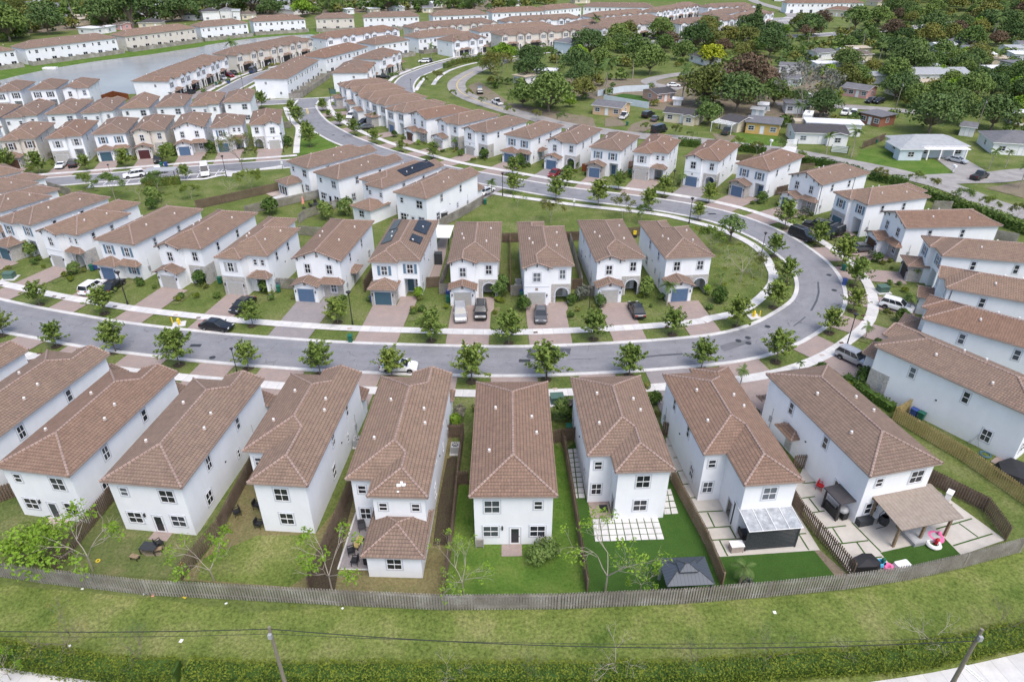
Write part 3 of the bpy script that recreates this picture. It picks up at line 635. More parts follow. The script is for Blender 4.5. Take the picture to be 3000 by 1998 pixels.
yl=MB();ribbon(yl,offs([p for p in OLD if p[1]<290 and p[1]>205 and p[0]<0],0),.1,.3,.075);struct('road_marking',yl.mesh('road_marking',['yellow']))
# stop bar, double yellow, parking bays
mk=MB()
for a,b,w in (((('e',1120,470)),('e',1290,460),.4),):
    p,q=G(*a),G(*b);ribbon(mk,[p,q],-w/2,w/2,.06)
struct('road_marking',mk.mesh('road_marking',['white']))
mk=MB()
for dx in (0,14): ribbon(mk,[G('e',1165+dx,468),G('e',1180+dx,528)],-.07,.07,.062)
struct('road_marking',mk.mesh('road_marking',['yellow']))
# parking bays beside the pavilion lawn
bay=[G('f',1090,500),G('f',2080,440),G('g',640,375),G('g',560,450),G('g',140,498),G('f',1010,585)]
sheet('parking_bay',bay,.024,'asphalt')
mk=MB()
for a,b in ((('f',1085,500),('f',1020,578)),(('f',1260,498),('f',1185,560)),(('f',1510,480),('f',1450,545)),(('f',1660,455),('f',1590,530)),(('f',2160,425),('f',2110,490)),(('g',230,430),('g',185,490)),(('g',335,420),('g',300,478)),(('g',455,410),('g',430,470)),(('g',560,385),('g',500,465)),(('g',600,385),('g',560,420)),(('g',640,385),('g',600,420)),(('g',480,420),('g',600,405))):
    ribbon(mk,[G(*a),G(*b)],-.07,.07,.045)
struct('road_marking',mk.mesh('road_marking',['white']))
walk(catmull(GS('f',[(1010,585),(1640,543),(2100,500),(2352,490)])+GS('g',[(540,455),(640,440)])),-.6,.6,z=.06)
sheet('paved_corner',GS('g',[(640,395),(720,400),(700,465),(620,460)]),.055,'concrete_walk')
# lawns and ground patches
def lawn(mat,pts,z=.006,name='lawn'): return sheet(name,pts,z,mat)
lawn('grass_field',GS('r7',[(-900,-200),(0,20),(700,85),(1346,160),(1346,180)])+GS('Q',[(0,890),(700,915),(1500,910),(2355,870)])+GS('S',[(600,830),(1200,775),(1800,660),(2400,500),(3300,250),(3600,1700),(-200,1900)])+[(-80,24)],-.03)
lawn('grass_lush',GS('e',[(1060,800),(1290,745),(1420,830),(1510,890),(1500,940),(1080,1000)]),.004)
# ---------------------------------------------------------------- detached houses
H1='hip',
def st(sd,w,s,k='hip'): return ('step',sd,w,s,k)
PH=place_house
# middle row facing the near street (left to right)
PH(-109,124.5,56,'R','S7','middle row house mostly cut off by the left photo edge',far=True)
PH(-98.8,118.6,59.5,'R','S4','left middle row house with a stepped rear roof beside the cut-off one',st('L',5.4,3.),13.,gd='door_grey')
PH(-89.6,113.7,62,'R','S2','white house with a star-shaped light patch on its tiled roof',st('L',5.2,3.2),9.5,gd='door_teal',sh='shut_dark')
PH(-80.5,107.5,65,'R','S7','white house with dark blue shutters and a tiled stone garage at the left edge',H1,15.4,gd='door_teal',sh='shut_blue')
PH(-70.2,103.1,68.5,'R','S5','white house with a long sloping tile canopy over its arched stone entrance',st('L',5.2,4.6),10.8)
PH(-59.2,99.2,73.3,'R','S2','white house with blue shutters, a white and a black car on its drive',H1,16.6,gd='door_blue',sh='shut_blue')
PH(-48.0,97.5,76.7,'R','S3','white house with gabled garage and empty drive right of the two parked cars',H1,16.2)
PH(-36.9,94.9,80,'R','S4','middle row house with pale grey shutters and a stone clad garage',st('L',5.4,4.0),11.4,sh='shut_grey')
PH(-25.4,93.0,82.7,'R','S6','middle row house with one wide front gable and a blue garage door',H1,16.6,gd='door_blue',extra=('awn',))
PH(-13.6,93.2,86,'R','S7','white house with several black solar panels on its roof and blue shutters',H1,16.4,gd='door_teal',sh='shut_blue',fd='door_teal')
PH(-1.8,93.0,89.6,'R','S3','white house with a silver and a black car side by side on its drive',H1,15.9)
PH(9.2,91.5,91.9,'R','S8','white house with a vent over its grey garage and one dark grey car',st('L',4.6,2.),15.6)
PH(20.1,94.3,94.6,'R','S3','white house with a black sedan parked at an angle on its drive',H1,15.9)
PH(30.7,94.9,96.3,'R','S11','middle row end house with a stone faced lower storey at the bend',st('L',4.9,2.8),12.3,gd='door_blue')
# near row with its backs to the field
PH(-66.6,71.5,-108,'L','S3','house at the left end of the near row, only its roof corner in view',H1,17)
PH(-56.7,68.1,-105,'L','S3','near row house with one side wall showing, cut by the left edge',H1,17.2,at_wing=.8)
PH(-46.7,67.2,-102,'L','S3','near row house with two upper side windows under a long reddish roof',H1,17.4,at_wing=.8)
PH(-37.2,63.4,-99.2,'L','S3','near row house with a pale young tree in front of its back door',H1,16.4,at_wing=.8)
PH(-27.2,62.1,-96.5,'L','S3','near row house with a paver doorstep and a dark table behind it',H1,16.5,at_wing=.8)
PH(-16.7,63.3,-94.4,'L','S3','near row house with a stepped back, bare lawn and black chairs by its wall',st('L',5.6,4.2),13.2,at_wing=.8)
PH(-6.6,63.1,-92,'L','S3','near row house with a one-storey tiled extension and white patches on its roof',st('L',5.4,2.1),16.5,at_wing=.8,extra=('annex','flash'))
PH(3.9,61.5,-89.6,'L','S2','near row house with a straight back and a round bush by its door',H1,17.6,gd='door_blue',extra=('wflip',))
PH(14.2,62.7,-87.2,'L','S2','near row house with a grid of square slabs in bright turf behind it',st('L',5.6,2.4),13.1)
PH(24.4,64.5,-84.6,'L','S7','near row house with a glass-roofed black slatted pergola against its back wall',st('L',5.6,4.4),13.6,at_wing=.8)
PH(28.2,63.1,-76.3,'R','S2','near row house with a wooden pergola and a tiled canopy on its side wall',H1,17.2,extra=('awn',))
# around the bend and up the outer side
PH(42.9,69.1,-54.9,'R','S3','white house with a stone arched side porch and a yellow wooden fence',H1,17.4)
PH(52.0,75.7,-40,'R','S7','white house behind the fence bend, white car on its drive, upper side window',H1,17.2,sh='shut_blue')
PH(59.7,84.3,-27,'R','S3','right-edge house with a hipped roof step above the white crossover',H1,17,extra=('pipe',))
PH(65.0,95.1,-12.3,'R','S7','white house with dark shutters and a tiled garage beside a green bush',H1,17.3,gd='door_dark',sh='shut_blue')
PH(65.1,106.3,3.6,'R','S6','white gabled house with a brown garage door and a grey car on its drive',H1,16.8,gd='door_brown')
PH(63.7,117.3,17.5,'R','S15','white house with dark shutters and two black vehicles on its drive',st('L',5.,2.),14.3,gd='door_teal',sh='shut_blue')
PH(59.7,128.4,30.8,'R','S6','white gabled house with a dark drainpipe on its stone lower wall, shrubs in front',H1,15.2,gd='door_teal',extra=('pipe',))
PH(52.6,137.2,44,'R','S12','white house with blue shutters, a gabled stone garage and a blue front door',H1,15.5,gd='door_blue',sh='shut_blue',fd='door_blue')
PH(44.3,144.1,58,'R','S8','white house with a blue garage and a white wall to its neighbour',H1,15.2,gd='door_blue',fd='door_blue')
PH(34.6,150.1,65.5,'R','S4','white house with grey shutters, two tiny upper windows and a stone garage',st('L',5.2,2.4),12.,sh='shut_grey')
PH(24.5,152.1,64.5,'R','S12','white house with blue shutters and a red wood fence at each side',H1,14.,gd='door_blue',sh='shut_blue',fd='door_blue')
PH(15.1,158.1,61,'R','S3','white house with a gabled blue garage and a red car on its drive',H1,15.,gd='door_blue',fd='door_blue')
PH(4.5,162.3,56.5,'R','S2','white house with blue shutters, a long lower tiled roof and a small side canopy',H1,15.5,gd='door_blue',sh='shut_blue',extra=('awn',))
PH(-6.0,167.8,50,'R','S8','white house with two stone arches and an olive garage door behind street trees',H1,16.)
PH(-13.6,175.6,46,'R','S3','white house with a gabled grey garage and a palm beside its stone arch',H1,15.)
PH(-22.5,181.8,41.5,'R','S6','white gabled house with a brown garage and clipped round hedges',H1,15.5,gd='door_brown')
PH(-29.4,189.0,39,'R','S15','white house with black shutters and a blue garage door, two box hedges in front',st('L',5.,2.),14.,gd='door_blue',sh='shut_dark',far=True)
PH(-35.8,197.8,36,'R','S7','white house with a dark car and a silver car parked at its porch',st('L',5.,2.5),13.,sh='shut_dark',far=True)
PH(-41.6,205.1,33,'R','S3','white house with a stone arch and a white pickup on the drive before it',H1,15.,far=True)
PH(-46.2,214.4,28,'R','S3','white house second from the cross street in the outer row',H1,15.,far=True)
PH(-52.1,222.6,23,'R','S7','outer row house on the corner of the cross street',H1,15.5,sh='shut_dark',far=True)
# four houses with backs to the middle lawn
PH(-6.5,136.0,-120.5,'L','S3','white house with plain back wall beside the open lawn, black shed at its corner',H1,17.3,at_wing=.8)
PH(-14.3,141.4,-124.6,'L','S3','white house with one long black solar panel on its roof',st('L',4.6,1.6),16.,at_wing=.8,extra=('annex',))
PH(-23.4,145.5,-128.6,'L','S3','white house with a folded salmon umbrella and a round black table in its yard',H1,16.8,at_wing=.8)
PH(-30.2,152.6,-131.9,'L','S3','white house with a tiled garden room and pale patio by the side street',H1,17.3,at_wing=.8,extra=('annexd',))
# left block: row facing the side street
D=(('S6','left-edge house of the row facing the parking bays, partly cut off',{}),
('S7','beige house with a brown garage and brown shutters',dict(gd='door_brown',sh='shut_brown',wall='beige')),
('S15','house with grey shutters and a white sports car and black SUV on its drive',dict(sh='shut_grey')),
('S2','white house with blue shutters and a teal garage door facing the parking bays',dict(gd='door_teal',sh='shut_blue')),
('S3','beige house with a maroon garage door',dict(gd='door_maroon',wall='beige')),
('S6','white gabled house with a blue garage door and brick drive facing the parking bays',dict(gd='door_blue')),
('S4','white house with blue shutters half hidden by a large bare tree',dict(gd='door_teal',sh='shut_blue',fd='door_teal')),
('S8','white house at the corner of the footpath with stone arch left of its garage',dict(mx=True)))
DX=((-124,159.5),(-112.8,163.2),(-102.9,165.4),(-93.8,168.3),(-85.6,171.1),(-76.8,173.6),(-68.1,176.5),(-59.0,177.7))
for (s_,lb,kw),(x,y) in zip(D,DX): PH(x,y,104,'R',s_,lb,st('L',5.,2.) if s_=='S4' else H1,9.8 if s_=='S4' else 15.,**kw)
for i,(x,y) in enumerate(((-147,195),(-137.8,198),(-129.6,200.7),(-120.6,203.2),(-112.1,206),(-103.9,209.9),(-95.1,211.9),(-86.2,214.6),(-78.4,217.9))):
    nm=['leftmost','second from left','third from left','fourth from left','fifth from left','fourth from right','third from right','second from right','rightmost'][i]
    PH(x,y,-77,'L',('S3','S7','S3','S4','S3','S6','S2','S7','S3')[i],nm+' of the houses standing back to back with the parking bay row',st('R',4.8,1.6) if i in(2,4,7) else H1,14.5,far=True)
for i,(x,y) in enumerate(((-178,211),(-169,213.5),(-160,216),(-150.8,219),(-141.4,221.6),(-132.2,223.4))):
    nm=['leftmost','second from left','third from left','third from right','second from right','rightmost'][i]
    PH(x,y,104.5,'R',('S4','S3','S6','S15','S12','S3')[i],nm+' of the white houses standing on the near shore of the lake',H1,14.2,sh='shut_dark' if i>2 else None,far=True)
# ---------------------------------------------------------------- drives and verges
def nearest(line,p): return min(range(len(line)),key=lambda i:(line[i][0]-p[0])**2+(line[i][1]-p[1])**2)
dv=MB();dvg=MB();
def drive(Hs,line,mat='pavers',wk=WK0):
    ox,oy,xd,yd,sty,mx,L=Hs
    fy={'S3':-2.1,'S8':-.4,'S5':-.8,'S4':-1.4,'S7':-2.5,'S15':-.6,'S6':-1.6,'S2':-1.2,'S11':-2.1,'S12':-1.7}[sty]
    sg=-1 if mx else 1; lx=lambda x,y:(ox+xd[0]*x*sg+yd[0]*y,oy+xd[1]*x*sg+yd[1]*y)
    r=rnd.random();x0,x1=-3.3,(1.4 if r<.45 else 2.6)
    def hit(x):
        y=fy
        while y>-40:
            p=lx(x,y);i=nearest(line,p)
            if math.dist(p,line[i])<3.7: return y
            y-=.25
        return None
    a,b=hit(x0),hit(x1)
    if a is None or b is None: return
    pl=[lx(x0,fy),lx(x1,fy),lx(x1,b),lx(x0,a)]
    if x1>2: pl=[lx(x0,fy),lx(.3,fy),lx(.3,.6),lx(3,.6),lx(3,fy-1.2),lx(x1,fy-2.2),lx(x1,b),lx(x0,a)]
    sheet('driveway',pl,.022+.001*(len(HOUSES)%3),'pavers' if rnd.random()<.86 else 'pavers_grey')
    return lx,fy,x0,x1,a,b
DRV=[]
for k,Hs in enumerate(HOUSES):
    ln=min((loop,dst,nst),key=lambda l:min((l[i][0]-(Hs[0]-Hs[3][0]*12))**2+(l[i][1]-(Hs[1]-Hs[3][1]*12))**2 for i in range(len(l))))
    DRV.append(drive(Hs,ln))
# ---------------------------------------------------------------- terraces, lake, old neighbourhood houses
TG={}
def tgable(shut):
    if shut in TG:return TG[shut]
    w=3.3;m=MB();m.prism([(-w/2,-1.),(w/2,-1.),(w/2,1.),(-w/2,1.)],2.9,ZE+.02,bottom=True);m.poly([(-w/2,-1.,ZE+.02),(w/2,-1.,ZE+.02),(0,-1.,ZE+w/2*.5)])
    r=simple_roof('gable_roof',-w/2-.35,w/2+.35,-1.35,4.,ZE-.02,'gable','gable',.5)
    TG[shut]=(m.mesh('bay_wall',['stucco']),m.mesh('bay_wall',['beige']),r,win(1.,1.5,shut)[0],win(1.,1.5,shut)[1]);return TG[shut]
m=MB();m.box(-1.25,-.04,0,1.25,.02,2.2,0);TGAR=m.mesh('garage_door',['door_dark']);m=MB();m.box(-.5,-.04,0,.5,.02,2.1,0);TDOOR=m.mesh('door',['door_dark'])
m=MB();m.prism([(-.75,-.0),(.75,-.0),(.75,.06),(-.75,.06)],0,2.5);TARCH=arch_panel(-1.0,1.0,2.95,-1.02,-.85,0,1.1,2.3).mesh('porch_arch',['beige','stucco'])
TAWN=shed_roof('porch_roof',-1.7,1.7,-1.5,0,2.75,3.3)
m=MB();m.box(-.9,-.03,0,.9,.01,2.1,0);m.box(-.03,-.05,0,.03,.0,2.1,1);TSLD=m.mesh('patio_door',['glass','white'])
TB={};YF=[];FRONTS=[]
def terrace(A,B,facing,label,wall='stucco',D=11.6,shut='shut_dark',grp='terraces of tiled townhouses'):
    a,b=G(*A,ZE),G(*B,ZE);Ln=math.dist(a,b);n=max(2,round(Ln/6.2));key=(n,round(Ln*2),facing,wall,shut,D)
    if facing=='F': xd=((b[0]-a[0])/Ln,(b[1]-a[1])/Ln);o=a
    else: xd=((a[0]-b[0])/Ln,(a[1]-b[1])/Ln);o=(b[0]+xd[1]*D,b[1]-xd[0]*D)
    if key not in TB:
        u=Ln/n;ch=[];m=MB();m.prism([(.4,.4),(Ln-.4,.4),(Ln-.4,D-.4),(.4,D-.4)],-.1,ZE+.02);ch.append(Nd('wall',m.mesh('wall',[wall])))
        ch.append(Nd('roof',simple_roof('roof',0,Ln,0,D,ZE,'hip','hip',.375,axis='x'),ch=[Nd('roof_vent',VENT,(u*(i+.4),D*.62,ZE+D*.38*.375)) for i in range(n)]))
        g=tgable(shut)
        for i in range(n):
            xc=u*(i+.5)+(.9 if i%2 else -.9)
            if facing=='F':
                ch+=[Nd('bay_wall',g[0] if wall=='stucco' else g[1],(xc,.4,0)),Nd('gable_roof',g[2],(xc,.4,0)),Nd('window',g[3],(xc,-.6,4.85),0,[Nd('pane',g[4])])]
                if i%2: ch+=[Nd('garage_door',TGAR,(xc-.1-2.7,.4,0)),Nd('porch_arch',TARCH,(xc,.4,0)),Nd('door',TDOOR,(xc,.4,0)),Nd('porch_roof',TAWN,(xc-2.8,.4,0))]
                else: ch+=[Nd('garage_door',TGAR,(xc+2.7,.4,0)),Nd('porch_arch',TARCH,(xc,.4,0)),Nd('door',TDOOR,(xc,.4,0)),Nd('porch_roof',TAWN,(xc+2.8,.4,0))]
            else:
                w1=win(1.25,1.35,None,False)[0];w2=win(.7,1.2,None,False)[0];pn=win(1.25,1.35,None,False)[1];pn2=win(.7,1.2,None,False)[1]
                ch+=[Nd('window',w1,(u*(i+.3),D-.4,4.7),math.pi,[Nd('pane',pn)]),Nd('window',w2,(u*(i+.72),D-.4,4.8),math.pi,[Nd('pane',pn2)]),Nd('patio_door',TSLD,(u*(i+.35),D-.4,0),math.pi)]
        w2=win(.8,.9,None,False)
        for x,r in ((.4,-math.pi/2),(Ln-.4,math.pi/2)):
            ch.append(Nd('window',w2[0],(x,D*.35,4.8),r,[Nd('pane',w2[1])]));ch.append(Nd('window',w2[0],(x,D*.75,1.7),r,[Nd('pane',w2[1])]))
        TB[key]=ch
    yd=(-xd[1],xd[0]);gp=lambda x,y:(o[0]+xd[0]*x+yd[0]*y,o[1]+xd[1]*x+yd[1]*y)
    if facing=='F' and o[1]<420: FRONTS.append((o,xd,Ln,D))
    if facing=='F': sheet('driveway',[gp(.3,-1.2),gp(Ln-.3,-1.2),gp(Ln-.3,-5.6),gp(.3,-5.6)],.026,'pavers_grey')
    elif o[1]<480:
        m=MB();u_=Ln/n;pr=[];rr=random.Random(int(Ln*10));py=D+3.4;x=0
        for i in range(n):
            pr+=[(u_*i+.05,D-.35),(u_*i+.05,py),(u_*(i+1)-.05,py)]
        pr.append((Ln-.05,D-.35))
        for i in range(len(pr)-1): m.obox(gp(*pr[i]),gp(*pr[i+1]),.1,-.05,1.6+.15*(i%2))
        YF.append((m,label))
    thing('townhouse_block',label,'townhouses',TB[key],(*o,0),math.atan2(xd[1],xd[0]),grp)
    return o,xd,Ln,D
TT=terrace
th1=TT(('t1',1905,940),('T',1560,402),'F','white terrace nearest the lake end, a red wood fence at its left wall')
th2=TT(('t2',340,645),('t2',1230,465),'F','grey-beige terrace facing the purple van, along the lake','beige')
TT(('t2',945,910),('t2',1315,695),'B','white terrace with its plain end wall and rear yard facing the street junction')
TT(('t2',1390,670),('t2',1880,540),'B','white terrace second behind the junction, small windows under a straight eave')
TT(('t2',1960,520),('t2',2352,460),'B','long low-looking white terrace third back from the junction')
TT(('t2',1840,840),('t2',1950,725),'F','white terrace whose blank end wall stands over the outer row of houses')
TT(('t2',2010,690),('t2',2270,600),'F','short terrace on the curving road with young palms before it')
TT(('t3',490,485),('t3',890,435),'F','white terrace of four gables on the curving road')
TT(('t3',1045,415),('t3',2085,345),'F','long beige terrace with dark solar panels among its gables','beige')
TT(('t3',2190,345),('t4',300,150),'F','terrace half hidden behind the dark trees right of the solar roof')
TT(('t3',100,445),('t3',660,378),'B','terrace seen over the roofs behind the four-gabled one')
th12=TT(('t2',1385,455),('t2',2250,345),'F','white terrace with twin gables right of the lake tip')
TT(('t3',30,335),('t3',1000,262),'F','beige terrace of nine gables in the middle distance','beige')
TT(('t3',1110,262),('t3',1990,215),'F','white terrace of nine gables in the middle distance')
TT(('t3',2110,207),('t4',235,88),'F','white terrace right of the nine-gabled ones')
TT(('t3',800,372),('t3',1700,310),'B','terrace whose long rear roof shows above the solar panel terrace')
TT(('t3',1940,305),('t4',330,125),'B','terrace whose rear roof shows above the dark trees')
for i,(A,B) in enumerate(((('t1',-560,660),('t1',180,577)),(('t1',275,565),('t1',1345,437)),(('t1',1430,425),('t1',2255,325)),(('t2',-60,318),('t2',500,268)),(('t2',545,255),('t2',1160,222)),(('t2',1265,220),('t2',1720,208)),(('t2',1815,205),('t3',115,190)),(('t3',262,188),('t3',915,165)),(('t3',945,152),('t3',1550,128)),(('t3',1560,122),('t3',1985,85)),(('t3',1990,82),('t4',262,52)))):
    TT(A,B,'B',['terrace cut by the left edge beyond the lake','white terrace beyond the lake with pergolas in its small yards','cream terrace beyond the lake with a brown shrub in its yards','grey-white terrace beyond the lake, fourth from the left','white terrace by the lake with black pergolas in its yards','beige terrace by the tip of the lake','white terrace behind the twin-gabled one','bare white terrace with ten plain rear windows','white terrace of the back line, fourth from its right end','white terrace of the back line, third from its right end','white terrace of the back line, second from its right end'][i],'beige' if i in(2,5) else 'stucco')
for A,B,f,l in ((('t4',270,85),('t4',560,42),'F','terrace row end climbing toward the far meadow'),(('t4',440,48),('t4',570,38),'F','small terrace at the far meadow'),(('t4',430,162),('t4',845,128),'F','long white terrace just behind the tall dark pine'),(('t4',660,108),('t4',830,78),'B','terrace with rear wall between the far rows'),(('t4',850,122),('t4',1045,88),'F','terrace at the right end beside the grey access road'),(('t4',610,55),('t4',930,45),'F','far terrace with gables under the meadow'),(('t4',1135,22),('t5',300,22),'B','large white terrace beyond the clubhouse'),(('t4',840,78),('t4',960,68),'F','far short terrace near the access road bend')):
    TT(A,B,f,l,D=11)
for m,lb in YF: tag(obj('yard_fence',m.mesh('yard_fence',['wood_grey'])),'grey yard fence of the '+' '.join(lb.split()[:10]),'fence','grey back yard fences of the terraces')
def rear(t,x,d): o,xd,Ln,D=t;yd=(-xd[1],xd[0]);return (o[0]+xd[0]*x+yd[0]*(D+d),o[1]+xd[1]*x+yd[1]*(D+d))
shore=[rear(th1,-9,4),rear(th1,th1[2],6),rear(th2,0,6),rear(th2,th2[2],7),rear(th12,0,8),rear(th12,26,12)]
far_sh=GS('t2',[(1230,398),(900,412),(450,455),(0,525)])+GS('t1',[(2355,535),(1700,635),(1100,708),(600,790),(200,875),(0,925)])+[(-330,300),(-330,250)]
lake=[(-250,232),(-200,230),(-165,239),(-140,244),(-128,246)]+shore+far_sh
sheet('lake',lake,-.02,'water')
bank=GS('t2',[(1230,398),(900,412),(450,455),(0,525)])+GS('t1',[(2355,535),(1700,635),(1100,708),(600,790),(200,875),(0,925)])
bo=GS('t1',[(0,800),(350,735),(1350,590),(2355,455)])+GS('t2',[(0,435),(550,375),(1100,340),(1700,320),(1750,318)])
sheet('bank',bank+bo,-.045,'grass_lush')
o=obj('pontoon',MB().box(-2.6,-1.2,-.1,2.6,1.2,.55).box(-2.2,-.9,.55,2.2,.9,.62).mesh('pontoon',['white_plastic']),None,(*G('t1',580,795),0),.1);tag(o,'low white floating box at the lake edge','float')
# ranch houses
plain('shingle_grey',(.13,.13,.14),.9,.2,1.);plain('shingle_light',(.30,.315,.33),.9,.12,1.);plain('shingle_dark',(.055,.05,.053),.9,.2,1.5);plain('shingle_brown',(.12,.095,.08),.9,.2,1.);plain('roof_white',(.60,.61,.63),.8,.12,.6);plain('roof_tan',(.42,.36,.27),.9,.1,1)
for k,c in {'w_yellow':(.62,.40,.13),'w_cream':(.62,.55,.42),'w_orange':(.62,.43,.27),'w_pink':(.62,.34,.33),'w_peach':(.58,.35,.27),'w_white':(.74,.74,.74),'w_blue':(.55,.62,.68),'w_brick':(.30,.12,.075),'w_green':(.50,.62,.48)}.items(): plain(k,c,.9,.06,1)
def ranch(A,B,depth,label,wall='w_white',roof='shingle_grey',h=2.8,kind='gable',wing=None,nwin=3,ov=.5,axis='x',z=None,porch=False):
    a,b=G(*A),G(*B);Ln=math.dist(a,b);xd=((b[0]-a[0])/Ln,(b[1]-a[1])/Ln);ch=[];m=MB();m.prism([(0,0),(Ln,0),(Ln,depth),(0,depth)],-.1,h)
    if kind=='gable':
        if axis=='x':
            for x in (0,Ln): m.poly([(x,0,h),(x,depth,h),(x,depth/2,h+depth/2*.22)])
        else: m.poly([(0,0,h),(Ln,0,h),(Ln/2,0,h+Ln/2*.22)])
    ch.append(Nd('wall',m.mesh('wall',[wall])))
    if kind=='flat': r=MB();r.box(-ov,-ov,h-.02,Ln+ov,depth+ov,h+.18);ch.append(Nd('roof',r.mesh('roof',[roof])))
    else:
        e='gable' if kind=='gable' else 'hip';sl=.22 if kind=='gable' else .33
        fs=_sr(-ov,Ln+ov,-ov,depth+ov,h-.05,e,e,sl) if axis=='y' else [[(p[1],p[0],p[2]) for p in f] for f in _sr(-ov,depth+ov,-ov,Ln+ov,h-.05,e,e,sl)]
        ch.append(Nd('roof',roof_mesh('roof',fs,.14,0,(roof,'white',roof))))
    if wing:
        x0,x1,d=wing;m=MB();m.prism([(x0,-d),(x1,-d),(x1,.0),(x0,.0)],-.1,h-.1);ch.append(Nd('wing_wall',m.mesh('wing_wall',[wall])))
        fs=_sr(x0-ov,x1+ov,-d-ov,depth*.5,h-.12,'gable' if kind=='gable' else 'hip','gable',.22 if kind!='hip' else .33);ch.append(Nd('wing_roof',roof_mesh('wing_roof',fs,.14,0,(roof,'white',roof))))
    for i in range(nwin):
        x=Ln*(i+.5)/nwin
        if i==nwin//2: ch.append(dnode(x,0,'white'));continue
        if wing and wing[0]-.7<x<wing[1]+.7: ch.append(wnode((wing[0]+wing[1])/2,-wing[2],1.5,1.5,1.2));continue
        ch.append(wnode(x,0,1.5,1.5,1.15))
    ch+= [wnode(0,depth*.5,1.5,1.2,1.1,-math.pi/2),wnode(Ln,depth*.5,1.5,1.2,1.1,math.pi/2)]
    if porch:
        c=MB()
        for i in range(4): x=Ln*(.32+i*.2); c.box(x-.14,-2.3,-.1,x+.14,-2.02,2.6)
        c.box(Ln*.28,-2.35,2.5,Ln*.97,.0,2.68);ch.append(Nd('porch',c.mesh('porch',['white'])))
    return thing('ranch_house',label,'house',ch,(*a,0),math.atan2(xd[1],xd[0]),'older single-storey houses beyond the hedge')
RH=ranch
RH(('t7',745,425),('t7',960,446),8,'yellow single-storey house with a patchy flat grey roof','w_yellow','shingle_grey',2.9,'flat')
RH(('t7',583,400),('t7',690,425),7.5,'dark gabled garage wing joining the yellow house','w_cream','shingle_dark',2.8,'gable',nwin=1)
RH(('t7',212,352),('t7',440,376),7,'cream house with a dark gabled roof beside the carport','w_cream','shingle_dark',2.8,'gable',wing=(6,9,1.6))
RH(('t6',978,414),('t6',1160,436),8,'pale orange bungalow with a white pickup at its right','w_orange','shingle_grey',2.8,'gable')
RH(('t7',165,228),('t7',280,215),8,'small peach house behind the white board fence','w_peach','shingle_dark',2.8,'gable')
RH(('t8',-150,440),('t8',150,448),9,'white house with a dark roof and striped gates in front','w_white','shingle_dark',3.,'gable',wing=(8,13,1.5))
RH(('t8',-80,385),('t8',235,400),5,'white flat-roofed annex behind the dark-roofed white house','w_white','roof_white',3.1,'flat',nwin=2)
RH(('t8',480,522),('t8',845,522),9,'pale blue-grey house with a grey hipped roof and columned porch','w_blue','shingle_light',3.,'hip',wing=(-2.2,3.4,2.6),nwin=4,porch=True)
RH(('t8',1000,500),('t8',1330,520),11,'right-edge house with a grey hipped roof and white awning','w_white','shingle_grey',3.,'hip')
RH(('t8',125,158),('t8',272,180),8,'pink house with a grey gabled roof by two dark cars','w_pink','shingle_grey',2.8,'gable',nwin=4)
RH(('t8',232,318),('t8',345,345),7,'red brick house behind two white cars','w_brick','shingle_grey',2.8,'flat')
RH(('t5',235,440),('t5',335,432),9,'beige house with a brown hipped roof among trees','w_cream','shingle_brown',4.6,'hip')
RH(('t5',-20,400),('t5',100,388),7,'white house with a grey roof left of the brown-hipped one','w_white','shingle_grey',3,'gable')
RH(('t5',-20,470),('t5',140,470),6,'white flat-roofed house among dark trees','w_white','roof_white',2.8,'flat',nwin=2)
RH(('t5',800,405),('t5',950,408),8,'house with a long white roof and orange wall among trees','w_orange','roof_white',2.8,'flat')
RH(('t5',715,440),('t5',860,445),7,'house with a pale flat roof above the big dark tree','w_cream','roof_white',2.6,'flat')
RH(('t5',775,345),('t5',905,340),8,'white-roofed house under the spreading trees','w_white','roof_white',2.8,'gable')
RH(('t5',1120,500),('t5',1275,500),7,'white trailer-like house among the far right trees','w_white','roof_white',2.6,'flat')
RH(('t5',1275,405),('t5',1400,410),10,'white-roofed house at the right edge of the old neighbourhood','w_white','roof_white',2.8,'flat')
RH(('t5',1060,405),('t5',1150,400),7,'small house with a pale roof between round trees','w_cream','roof_white',2.7,'gable')
RH(('t5',940,275),('t5',990,272),6,'grey shed under the palms in the far trees','w_blue','shingle_grey',2.8,'gable',nwin=1)
RH(('t3',1660,630),('t3',1850,655),9,'pale blue two-storey house with a grey hipped roof by the hedge','w_blue','shingle_grey',5.6,'hip')
RH(('t3',1440,905),('t3',1665,915),6,'white long mobile home behind the bare tree','w_white','roof_white',2.8,'flat')
RH(('t3',1195,960),('t3',1330,985),7,'white house with a tan flat roof left of the mobile home','w_white','roof_tan',2.8,'flat')
RH(('t4',490,405),('t4',590,432),8,'white house with a dark roof beside the bright yellow-green tree','w_white','shingle_dark',2.8,'gable')
RH(('t4',1095,560),('t4',1200,572),7,'pale green house with a grey roof by the bare tree','w_green','shingle_grey',2.7,'gable')
RH(('t4',1080,478),('t4',1230,488),7,'grey-roofed house above the reddish tree','w_white','shingle_grey',2.7,'gable')
RH(('t4',1290,375),('t4',1346,385),7,'white house with a white porch roof under the trees','w_white','shingle_grey',2.7,'gable',nwin=1)
RH(('t7',1010,298),('t7',1165,304),6,'white-blue house with a low grey roof behind the leaning bare tree','w_white','shingle_grey',2.8,'flat')
RH(('t8',812,392),('t8',895,402),6,'grey shed with a dark roof behind the pale blue-grey house','w_white','shingle_grey',2.6,'gable',nwin=1)
RH(('t8',1120,330),('t8',1200,335),6,'white house with a railed deck at the far right edge','w_white','roof_white',3,'flat',nwin=1)
RH(('t7',785,318),('t7',860,326),3,'small grey garden shed behind the yellow house','w_blue','shingle_light',2.4,'gable',nwin=1)
